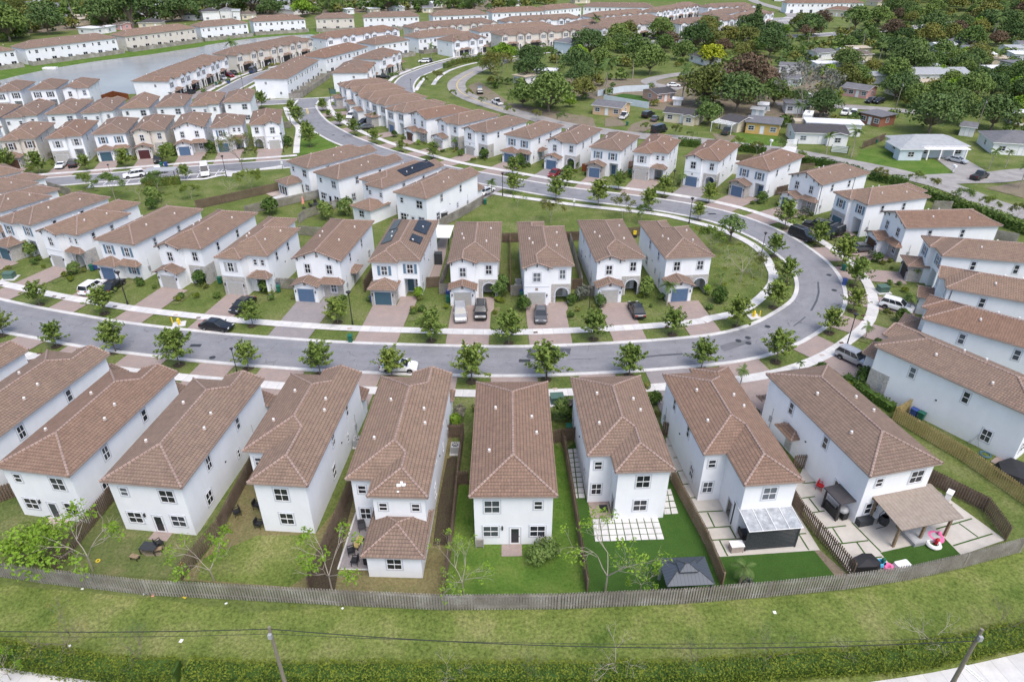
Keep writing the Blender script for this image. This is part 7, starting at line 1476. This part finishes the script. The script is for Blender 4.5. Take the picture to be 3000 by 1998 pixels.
# toys
def ring(p,r,t_,mat,label,z=.05,name='inflatable_ring',ex=None):
    m=MB();n=14;q=6
    for i in range(n):
        a,b=2*math.pi*i/n,2*math.pi*(i+1)/n
        for j in range(q):
            c,d=2*math.pi*j/q,2*math.pi*(j+1)/q;f=lambda u,v:((r+t_*math.cos(v))*math.cos(u),(r+t_*math.cos(v))*math.sin(u),t_+t_*math.sin(v));m.poly([f(a,c),f(b,c),f(b,d),f(a,d)])
    ch=[Nd('ring',m.mesh('ring',[mat]))]
    if ex: e=MB();e.lathe([(.0,0),(.16,.1),(.14,.5),(.2,.6),(.12,.75),(0,.8)],r*.7,0,8);ch.append(Nd('head',e.mesh('head',[ex])))
    thing(name,label,'pool toy',ch,(*p,z),.4)
ring(G('r3',772,556),.55,.22,'pink','pink inflatable float by the pergola post',ex='pink');ring(G('r3',762,596),.5,.2,'white_plastic','white inflatable float with a red back on the turf',.06,ex='red')
ring(G('r3',455,708),.3,.2,'cyan','blue and green baby float by the corner fence',.05,ex='bin_green');ring(G('r3',498,730),.3,.2,'pink','magenta round toy by the corner fence')
boxthing('white_table','white folding table standing by the corner fence','table',G('r3',580,722),1.3,.8,.12,'white_plastic',.25,'white_plastic',.5)
boxthing('pump_cover','white box with a round hole leaning at the brown fence','box',G('r6',350,820),.8,.5,.9,'white_plastic',.8)
def chair(p,rz,mat,label,seat='cushion',name='garden_chair'):
    l=MB()
    for x in (-.25,.25):
        for y in (-.25,.25): l.tube((x,y,0),(x*.9,y*.9,.42),.025,None,5)
    s=MB();s.box(-.28,-.28,.42,.28,.28,.48);b=MB();b.box(-.28,.22,.48,.28,.28,.92);a=MB()
    for x in (-.29,.29): a.box(x-.03,-.26,.62,x+.03,.26,.66);a.box(x-.02,-.26,.44,x+.02,-.22,.64)
    return thing(name,label,'chair',[Nd('legs',l.mesh('legs',[mat])),Nd('seat',s.mesh('seat',[mat])),Nd('backrest',b.mesh('backrest',[mat])),Nd('armrests',a.mesh('armrests',[mat]))],(*p,.03),rz,None,1.15)
chair(G('r3',100,265),.8,'red','red plastic chair at the house wall','red')
eg=MB();eg.lathe([(0,.5),(.42,.65),(.5,1.0),(.38,1.35),(.3,1.5)],0,0,10);ef=MB();ef.path([(-.6,0,.03),(0,0,.05),(.6,0,.03)],.03,5);ef.path([(0,.55,.03),(0,.6,1.2),(0,.3,2.0),(0,0,2.0),(0,0,1.5)],.035,5);thing('hanging_chair','black egg-shaped hanging chair under the reed-roofed pergola','chair',[Nd('basket',eg.mesh('basket',['black'])),Nd('stand',ef.mesh('stand',['door_dark']))],(*G('r3',460,490),.03),.3)
# metal gazebo
p=[G('r5',612,690,2.3),G('r5',836,675,2.3),G('r5',888,826,2.3),G('r5',634,838,2.3)];o=p[3];rz=math.atan2(p[2][1]-p[3][1],p[2][0]-p[3][0]);Wd=math.dist(p[2],p[3]);D_=math.dist(p[3],p[0])
MATS.pop('slate_metal',0);t=NT('slate_metal');sp_=t.new('ShaderNodeSeparateXYZ');t.l(t.uv(),sp_.inputs[0]);ln=t.math('LESS_THAN',t.math('FRACT',t.math('MULTIPLY',sp_.outputs[0],3.2)),.1);MATS['slate_metal']=t.done(t.mix(ln,(.062,.075,.092),(.03,.037,.046)),.45,.2)
r1=roof_mesh('roof',_sr(0,Wd,0,D_,2.3,'hip','hip',.42),.06,.04,('slate_metal','dark_metal','dark_metal'));r2_=roof_mesh('roof_vent_cap',_sr(Wd*.3,Wd*.7,D_*.28,D_*.72,2.95,'hip','hip',.42),.05,.04,('slate_metal','dark_metal','dark_metal'))
ps=MB()
for x in (.25,Wd-.25):
    for y in (.25,D_-.25): ps.box(x-.06,y-.06,0,x+.06,y+.06,2.35)
ct=MB();ct.lathe([(.14,0),(.16,.8),(.1,2.1)],.25,D_-.3,8);thing('metal_gazebo','dark blue-grey metal gazebo with a two-tier ribbed roof in the turf yard','gazebo',[Nd('roof',r1),Nd('roof_vent_cap',r2_),Nd('post',ps.mesh('post',['dark_metal'])),Nd('curtain',ct.mesh('curtain',['ac_grey']))],(*o,0),rz)
tree_at('palm_plant','bright feathery palm with white flowers at its foot on the turf','palm',PALMS[3],('r2',330,715),585,None,4.6)
f,s=shrub_mesh(91,'leaf_grey',.6,.5,200,.1);tag(obj('flower_bush',f,None,(*G('r2',375,715),0)),'white-flowered low bush at the foot of the turf palm','bush')
# extension patio
poly('pavers_grey',L_('r4',(210,215),(330,330),(335,600),(90,600),(205,230)),.03,'paver_patio');m=MB();ribbon(m,L_('r4',(210,225),(90,598),(325,602)),-.08,.08,.06,.1);struct('patio_edge',m.mesh('patio_edge',['kerb_concrete']))
chair(G('r4',180,500),-1.2,'black','upper of two black wicker armchairs on the patio beside the extension');chair(G('r4',205,565),-1.6,'black','lower of two black wicker armchairs on the patio beside the extension');chair(G('r4',250,340),.3,'cushion','padded black armchair against the extension house')
m=MB();m.box(-.3,-.7,.38,.3,.7,.46);lg=MB();[lg.box(x,y,0,x+.07,y+.07,.38) for x in (-.28,.21) for y in (-.66,.59)];thing('coffee_table','low wooden table on the extension patio','table',[Nd('tabletop',m.mesh('tabletop',['wood_new'])),Nd('legs',lg.mesh('legs',['black']))],(*G('r4',225,440),.03),-.25)
thing('barbecue_grill','black covered barbecue against the extension wall','grill',GR,(*G('r4',290,545),.03),1.5)
ring(G('r4',400,608),.28,.09,'black','coiled black hose at the extension wall',.02,'hose_coil')
# door steps and bits
poly('pavers',L_('Q',(1105,465),(1245,460),(1248,543),(1105,546)),.03,'door_step');poly('pavers',L_('P',(1080,357),(1207,365),(1150,442),(1020,430)),.03,'door_step');poly('roof_mortar',L_('P',(340,270),(485,292),(420,348),(318,330)),.03,'door_step')
acb=MB();acb.box(-.42,-.42,.1,.42,.42,.95);acf=MB();acf.lathe([(.34,.955),(.34,.975),(.06,.98),(0,.98)],0,0,12);acg=MB();[acg.tube((math.cos(a)*.06,math.sin(a)*.06,.99),(math.cos(a)*.36,math.sin(a)*.36,.985),.014,None,4) for a in [i*.785 for i in range(8)]];acs=MB().box(-.55,-.55,-.02,.55,.55,.1);ACM=[Nd('casing',acb.mesh('casing',['ac_grey'])),Nd('fan_opening',acf.mesh('fan_opening',['black'])),Nd('grille',acg.mesh('grille',['white_plastic'])),Nd('pad',acs.mesh('pad',['concrete_walk']))]
for k,x,y,lb in (('Q',1385,478,'sunk in the round bush'),('C',875,850,'between the extension house and the fence'),('C',135,800,'in the side gap left of the extension house'),('X',1222,955,'behind the gate left of the attic-vent house'),('b',465,1520,'between two middle row houses'),('g',1960,775,'behind the umbrella yard house'),('t7',880,350,'on the yellow house')):
    thing('air_conditioner','grey air conditioner unit '+lb,'air conditioner',ACM,(*G(k,x,y),.05 if k!='t7' else 3.1),0,'outdoor air conditioners',1.1)
f,s=shrub_mesh(93,'leaf_mid',1.9,1.7,1100,.15);thing('round_bush','large round green bush by the back door around the air conditioner','bush',[Nd('foliage',f),Nd('stem',s)],(*G('Q',1385,548),0),0)
fb=MB();[fb.box(-.35,-.04,.15+i*.13,.35,.04,.25+i*.13) for i in range(7)];fl_=MB();fl_.box(-.37,-.05,0,-.31,.05,1.1);fl_.box(.31,-.05,0,.37,.05,1.1);thing('folded_bench','grey slatted folding bench leaning on the back wall','bench',[Nd('slats',fb.mesh('slats',['wood_grey'])),Nd('legs',fl_.mesh('legs',['ac_grey']))],(*G('Q',955,485),0),0)
m=MB();m.box(-.75,-.5,.7,.75,.5,.73);lg=MB();[lg.box(x-.03,y-.03,0,x+.03,y+.03,.7) for x in (-.68,.68) for y in (-.43,.43)];thing('glass_table','square dark table on the worn grass patch','table',[Nd('tabletop',m.mesh('tabletop',['window_glass' if 'window_glass' in MATS else 'glass'])),Nd('legs',lg.mesh('legs',['door_dark']))],(*G('P',1042,512),0),-.12)
def stool(p,rz,label): m=MB();m.box(-.4,-.22,.38,.4,.22,.45);lg=MB();[lg.box(x-.03,y-.03,0,x+.03,y+.03,.38) for x in (-.34,.34) for y in (-.16,.16)];thing('garden_stool',label,'stool',[Nd('seat',m.mesh('seat',['wood_tan'])),Nd('legs',lg.mesh('legs',['black']))],(*p,0),rz)
stool(G('P',935,565),-.3,'wooden stool alone on the grass left of the dark table');stool(G('P',1092,515),.3,'wooden stool tucked right of the dark table');chair(G('P',1105,480),2.5,'black','black chair behind the dark table')
chair(G('P',1640,262),-.9,'black','black chair on the grass by the fence of the bare lawn');chair(G('P',1790,345),1.4,'black','black chair nearest the corner of the stepped house');chair(G('P',1778,215),1.4,'black','black chair in the nook of the stepped house')
poly('dirt',L_('P',(980,470),(1130,470),(1110,540),(1010,545),(965,510)),.012,'worn_patch')
for k,x,y,r_,c,lb in (('P',677,577,.16,'yellow','left yellow ring'),('P',1252,600,.16,'yellow','right yellow ring')): ring(G(k,x,y),r_,.05,c,lb+' lying on the grass of the dark table yard',.0,'throwing_ring')
for i,(k,x,y,sx,sy,c,lb) in enumerate((('P',568,768,.3,.2,'white_plastic','white scrap nearest the left of the fence'),('P',997,800,.45,.3,'white_plastic','white paper piece beside the cardboard'),('P',1057,804,.8,.3,'salmon','tan cardboard piece at the fence foot'),('P',1272,826,.5,.25,'yellow','yellowish scrap at the fence foot'),('P',1560,868,.3,.2,'white_plastic','white scrap right of the yellowish one'),('P',1250,1126,.42,.36,'white_plastic','round white plate in the field'),('P',480,1160,.3,.25,'white_plastic','white scrap above the bottom left hedge'),('S',635,930,.35,.4,'white_plastic','white sheet on the field below the turf yard'),('Q',8,902,.25,.25,'white_plastic','white scrap at the fence under the extension'))):
    sx*=.7;sy*=.7;m=MB();m.box(-sx/2,-sy/2,0,sx/2,sy/2,.03);tag(obj('litter',m.mesh('litter',[c]),None,(*G(k,x,y),-.02),i*.9),lb,'litter','litter along the field fence')
# bottom path
path_=catmull([G('P',-500,1330),G('P',0,1418),G('P',306,1461),G('P',661,1510),G('Q',0,1640),G('Q',1200,1680),G('S',0,1650),G('S',900,1570),G('S',1392,1505),G('S',1808,1440),G('S',2355,1318),G('S',2900,1180)])
struct('path',ribbon(MB(),path_,-1.15,1.15,.0).mesh('path',['concrete_walk']))
tree_at('field_tree','lime sapling in front of the bottom left path','tree',BARE[2],('r7',60,560),430,None,4.8)
# house with yellow fence: yard bits
poly('pavers',L_('r6',(650,560),(900,650),(900,760),(840,740),(600,600)),.03,'paver_patio')
ld=MB();ld.path([(0,0,0),(.5,0,1.6),(1.0,0,0)],.03,5);ld.path([(0,.5,0),(.5,.5,1.6),(1.,.5,0)],.03,5);ld.tube((.5,0,1.6),(.5,.5,1.6),.03,None,5);tag(obj('metal_trestle',ld.mesh('metal_trestle',['ac_grey']),None,(*G('r6',470,500),0),-.6),'grey metal trestle on the narrow lawn inside the yellow fence','trestle')
boxthing('black_planter','black box by the back door of the stone arched house','box',G('r6',685,552),.8,.6,.5,'black',-.5);ring(G('r6',560,580),.5,.1,'door_teal','blue-framed folded stroller by the wall corner',.4,'stroller')
# middle gardens
um=MB();um.tube((0,0,0),(0,0,2.6),.03,None,6);uc=MB();uc.lathe([(.3,1.0),(.24,1.6),(.1,2.4),(0,2.65)],0,0,10);ub=MB();ub.lathe([(.4,0),(.4,.08),(0,.1)],0,0,10);thing('garden_umbrella','folded salmon garden umbrella on the lawn behind the fence','umbrella',[Nd('pole',um.mesh('pole',['black'])),Nd('canopy',uc.mesh('canopy',['salmon'])),Nd('base',ub.mesh('base',['black']))],(*G('g',1530,825),0))
tb=MB();tb.lathe([(.9,.7),(.9,.76),(0,.77)],0,0,16);tl=MB();tl.lathe([(.3,0),(.08,.1),(.08,.7)],0,0,8);c_=G('g',1690,815);thing('round_table','round black table ringed by chairs on the lawn','table',[Nd('tabletop',tb.mesh('tabletop',['black'])),Nd('leg',tl.mesh('leg',['black']))],(*c_,0))
for i in range(6): a=i*1.047;chair((c_[0]+1.4*math.cos(a),c_[1]+1.4*math.sin(a)),a-math.pi/2,'black',f'black chair of the round table, {ORD[i]} clockwise from its right')
thing('barbecue_grill','black kettle barbecue by the back door near the round table','grill',GR,(*G('g',1860,755),0),1.)
poly('concrete_walk',L_('g',(1140,705),(1340,650),(1450,690),(1235,740)),.02,'paved_patio');poly('roof_mortar',L_('g',(1085,655),(1190,610),(1340,655),(1165,690)),.022,'paved_patio')
m=MB();m.box(-1.1,-.7,0,1.1,.7,1.9);l=MB();l.box(-1.2,-.8,1.9,1.2,.8,2.05);thing('garden_shed','black garden shed at the corner by the open lawn fence','shed',[Nd('body',m.mesh('body',['dark_metal'])),Nd('roof',l.mesh('roof',['ac_grey']))],(*G('X',690,470),0),.5)
o=G('X',680,690);ps=MB();[ps.box(x-.06,y-.06,0,x+.06,y+.06,2.4) for x in (-1.2,1.2) for y in (0,5)];tp=MB();tp.box(-1.5,-.4,2.4,1.5,5.4,2.55);thing('white_canopy','white-roofed canopy in the side gap right of the solar house','canopy',[Nd('post',ps.mesh('post',['black'])),Nd('roof',tp.mesh('roof',['white_plastic']))],(o[0]+.3,o[1]+1.5,0),-.05)
m=MB();m.box(-.6,-.5,0,.6,.5,1.9);l=MB();l.box(-.65,-.55,1.9,.65,.55,2.);thing('storage_locker','dark tall storage locker beside the solar house wall','locker',[Nd('body',m.mesh('body',['dark_metal'])),Nd('lid',l.mesh('lid',['dark_metal']))],(*G('X',672,760),0))
m=MB();m.box(-.35,-.3,0,.35,.3,.5);l=MB();l.box(-.3,-.05,.5,.3,.15,1.2);thing('ride_on_toy','yellow and black machine by the fence behind the middle row','toy',[Nd('base',m.mesh('base',['black'])),Nd('shell',l.mesh('shell',['yellow']))],(*G('b',1800,960),0))
poly('pavers',[G('X',600,880),G('X',650,640),G('X',700,560),G('X',740,560),G('X',720,700),G('X',670,870)],.018,'paver_path')
ps=MB();[ps.box(x-.06,y-.06,0,x+.06,y+.06,2.3) for x in (-3,3) for y in (0,2.5)];tp=MB();tp.box(-3.3,-.3,2.3,3.3,2.8,2.45);thing('screen_pavilion','flat-roofed pavilion by the parking bays','pavilion',[Nd('post',ps.mesh('post',['black'])),Nd('roof',tp.mesh('roof',['ac_grey']))],(*G('f',1860,520),0),.15)
# ---------------------------------------------------------------- solar panels fixed on roofs
def solar(hidx,rects):
    ox,oy,xd,yd,sty,mx,L=HOUSES[hidx];root=[o for o in bpy.data.objects if o.name.startswith('house') and o.parent is None][hidx]
    for x0,x1,y0,y1 in rects:
        zf=lambda x:ZE+(HW-abs(x))*SL+.12
        m=MB();m.poly([(x0,y0,zf(x0)),(x1,y0,zf(x1)),(x1,y1,zf(x1)),(x0,y1,zf(x0))]);m.poly([(x0,y0,zf(x0)-.06),(x0,y1,zf(x0)-.06),(x1,y1,zf(x1)-.06),(x1,y0,zf(x1)-.06)])
        obj('solar_panel',m.mesh('solar_panel',['solar']),root)
t=NT('solar');br=t.new('ShaderNodeTexBrick');t.l(t.uv(),br.inputs['Vector']);br.offset=0;br.inputs['Scale'].default_value=1;br.inputs['Brick Width'].default_value=1.0;br.inputs['Row Height'].default_value=1.65;br.inputs['Mortar Size'].default_value=.012
for k,c in (('Color1',(.013,.015,.02)),('Color2',(.016,.018,.025)),('Mortar',(.05,.05,.055))): br.inputs[k].default_value=(*c,1)
MATS['solar']=t.done(br.outputs[0],.25,0,.5)
HR=[o for o in COL.objects if o.get('category')=='house' and o.name.startswith('house')]
ids=[o['label'] for o in HR]
i1=[i for i,l in enumerate(ids) if 'several black solar' in l][0];i2=[i for i,l in enumerate(ids) if 'long black solar panel' in l][0]
solar(i1,((-3.3,-1.9,4.8,10.2),(-3.3,-2.,10.6,14.6),(1.2,3.0,9.,14.2),(1.2,2.9,5.0,7.8),(-.9,.0,2.,4.2)) if False else ((-3.3,-1.6,5.,10.2),(-3.3,-1.9,10.6,14.8),(1.1,3.1,9.2,14.4),(1.2,2.9,5.2,7.8)));solar(i2,((-3.2,-1.0,1.2,10.2),))
# ---------------------------------------------------------------- front garden shrubs, beds
SHR=[shrub_mesh(101,'leaf_shrub',.7,.8,300,.12),shrub_mesh(102,'leaf_mid',.6,.9,280,.12),shrub_mesh(103,'leaf_hedge',.6,.7,260,.11),shrub_mesh(104,'leaf_olive',.55,.6,220,.11)]
BIG=[shrub_mesh(111,'leaf_mid',1.3,2.2,700,.16),shrub_mesh(112,'leaf_shrub',1.2,1.9,620,.16),shrub_mesh(113,'leaf_grey',1.0,1.8,480,.13),shrub_mesh(114,'leaf_lime',1.1,1.9,560,.15)]
SN=['dark green','mid-green','yellow-green','olive']
bed=MB()
for hi,Hs in enumerate(HOUSES):
    ox,oy,xd,yd,sty,mx,L=Hs
    if oy>185 or DRV[hi] is None: continue
    sg=-1 if mx else 1;w=lambda x,y:(ox+xd[0]*x*sg+yd[0]*y,oy+xd[1]*x*sg+yd[1]*y);r=random.Random(hi)
    fy=DRV[hi][1];pts=[(x,-.3-r.random()*.6) for x in (3.5,)]+[(DRV[hi][3]+.7,fy-1-r.random()*3) for _ in range(2)]+[(-4.2,fy+r.uniform(-1.5,1.5))]+[(4.3,r.uniform(-4,-.5))]
    pl=[w(DRV[hi][3]+.25,fy-.6),w(DRV[hi][3]+1.3,fy-.4),w(DRV[hi][3]+1.4,fy-4.5),w(DRV[hi][3]+.25,fy-4.8)];sheet('planting_bed',pl,.016,'grass_mixed')
    for x,y in pts:
        k=r.randrange(4);p=w(x,y);s=r.uniform(.55,1.25);thing('shrub',f'low {SN[k]} shrub in the front gardens of the estate','shrub',[Nd('foliage',SHR[k][0]),Nd('stem',SHR[k][1])],(*p,0),r.uniform(0,6),f'{SN[k]} front garden shrubs',s)
for k,x,y,m_,s,lb in (('W',215,715,0,1.25,'bright round bush beside the stone garage at the left'),('W',512,832,0,1.,'leafy bush before the long sloping canopy'),('h',2320,330,0,1.2,'tall leafy bush beside the gabled garage'),('W',1840,960,1,1.2,'feathery dark bush right of the dark car'),('X',555,1000,3,1.,'bright round bush right of the solar house door'),('X',1080,985,0,1.5,'tall bright bush covering the stone arch right of the black car'),('X',1250,1075,1,1.2,'dark bush left of the dark grey sedan'),('X',1650,1010,2,1.4,'white-flowering bush right of the dark grey sedan'),('X',1585,1040,1,.9,'low dark bush left of the white-flowering one'),('X',1785,1060,0,.9,'broad-leaved bush by the middle lamp post'),('X',2090,985,0,1.35,'dense round bush above the angled black sedan'),('b',490,150,1,1.4,'dark bush under the small palm near the blue garage'),('b',1030,270,1,1.4,'tall bush right of the red car'),('b',1110,170,1,1.2,'spiky dark bush by the red wood fence'),('c',1790,730,2,1.2,'grey-leaved bush by the stone wall with the drainpipe'),('c',1300,560,1,1.2,'pointed green bush right of the blue front door'),('Y',1610,870,0,1.3,'green bush at the tiled garage on the right bend'),('Y',1345,750,1,.9,'clipped ball bush on the right bend'),('Y',1300,720,2,.8,'small grey tree-like bush at the right bend'),('d',420,520,1,1.3,'dark bush cluster right of the last middle row drive'),('d',290,440,3,.8,'yellowish bush at the last middle row house'),('a',2040,1040,1,1.3,'big dark bush under the stone arches'),('a',1000,790,1,.9,'clipped box hedge by the brown garage'),('a',1270,880,3,.7,'yellowish ball bush by the brown garage house'),('a',1760,1010,0,.8,'round bush on the lawn left of the olive garage'),('f',500,240,0,1.2,'bright bush left of the white sports car'),('f',620,260,2,1.1,'pale bush behind the white sports car'),('f',1980,220,0,1.4,'bushy tree right of the maroon garage'),('e',960,900,1,1.3,'dark bush cluster at the footpath corner house'),('e',60,960,1,1.5,'dark bushes under the big half-bare tree'),('g',1150,900,1,1.8,'dark bushy tree behind the umbrella lawn fence'),('g',1790,960,0,1.6,'leafy bush-tree behind the middle row'),('g',2010,900,0,1.7,'leafy bush-tree left of the back room'),('f',1800,770,0,1.6,'bushy green clump behind the left middle row'),('f',1750,830,1,1.2,'low dark bush clump behind the left middle row'),('f',430,580,3,1.2,'yellowish bush at the parking street bend'),('f',270,580,2,1.4,'silver-leaved bush at the parking street bend'),('y',1500,100,1,1.1,'dark bush left of the house behind the fence bend'),('y',1240,520,1,1.2,'reddish dark bush by the stone arch hedge'),('C',905,590,2,1.0,'pale shrub at the front corner of the mottled roof house') ,('D',420,600,0,1.4,'tall green shrub by the green utility box'),('D',1100,480,1,.9,'spiky plant right of the slab garden house front'),('C',880,640,3,.9,'yellow-green shrub in the side gap of the mottled roof house'),('B',620,720,1,1.1,'dark weedy shrub at the wall of the paver doorstep house')):
    f,s_=BIG[m_];thing('bush',lb,'bush',[Nd('foliage',f),Nd('stem',s_)],(*G(k,x,y),0),x*.1,'larger bushes',s)
for k,x,y,t_,lb in (('X',2245,1045,860,'slender palm before the last middle row house'),('c',820,1530,1350,'young palm right of the last middle row house'),('b',160,490,270,'twin-looking palm at the corner of the open lawn'),('b',490,130,-20,'palm between the blue garages of the outer row'),('c',370,390,200,'palm left of the attic vent blue garage'),('c',800,340,190,'palm right of the attic vent blue garage'),('a',1690,940,790,'fan palm before the gabled grey garage'),('a',780,660,490,'palm before the dark-windowed outer house'),('d',2090,960,770,'palm by the pavement behind the silver car'),('E',440,330,190,'palm at the front of the pergola house'),('E',890,230,140,'palm fronds above the pavement behind the canopy house'),('Y',1555,1100,960,'palm beside the white crossover'),('e',570,820,760,'palm by the stone arch of the footpath corner house'),('e',930,880,760,'yellowish palm at the corner lamp'),('b',420,1010,930,'banana-leaved palm between two middle row gardens')):
    tree_at('small_palm',lb,'palm',PALMS[2],(k,x,y),t_,'small garden palms',6.3)
# dirt and worn ground in the old neighbourhood
for pl in (('t6',((230,200),(420,330),(330,360),(200,290),(160,230))),('t6',((420,340),(980,440),(1000,500),(700,470),(420,390))),('t6',((1060,440),(1130,430),(1210,490),(1060,500))),('t7',((0,370),(90,340),(200,360),(60,430),(-40,430))),('t7',((530,430),(690,445),(640,490),(560,470))),('t8',((60,200),(400,230),(400,240),(60,215))),('t8',((970,700),(1195,660),(1195,760)))): poly('dirt',[G(pl[0],*q) for q in pl[1]],.02+.002*len(pl[1]),'bare_ground')
poly('dirt',far(('t6',420,250),('t6',900,300),('t7',520,330),('t7',900,340),('t8',60,330),('t8',60,180),('t5',100,500),('t4',1000,430),('t4',400,520),('t3',1700,900),('t3',1300,960)),-.03,'bare_ground')
poly('grass_lush',[G('t7',670,430),G('t7',960,446),G('t7',990,500),G('t7',930,530),G('t7',720,500)],.014,'lawn');poly('grass_lush',[G('t8',380,465),G('t8',480,525),G('t8',660,530),G('t8',800,610),G('t8',640,625),G('t8',400,580),G('t8',210,540),G('t8',240,480)],.016,'lawn')
poly('old_asphalt',L_('t8',(680,530),(850,530),(990,612),(800,622)),.066,'driveway');poly('concrete_walk',L_('t7',(1010,515),(1090,518),(1075,560),(960,555)),.066,'driveway')
poly('turf',L_('t6',(1090,300),(1180,280),(1346,300),(1346,340),(1150,325)),.012,'lawn')
for n_,(k,pts) in enumerate((('t4',((600,0),(480,12),(150,10),(170,0))),('t4',((1230,165),(1346,145),(1346,210),(1300,190))))): poly('grass_lush',L_(k,*pts),-.02+n_*.002,'meadow')
poly('old_asphalt',L_('t4',(1050,200),(1080,130),(1150,100),(1260,100),(1220,140),(1120,175)),.0,'access_road')
ar=catmull([G('t4',1060,205),G('t4',1110,150),G('t4',1180,115),G('t4',1120,70),G('t4',1030,45),G('t4',920,10),G('t4',900,-20)]);struct('access_road',ribbon(MB(),ar,-4,4,.05).mesh('access_road',['old_asphalt']))
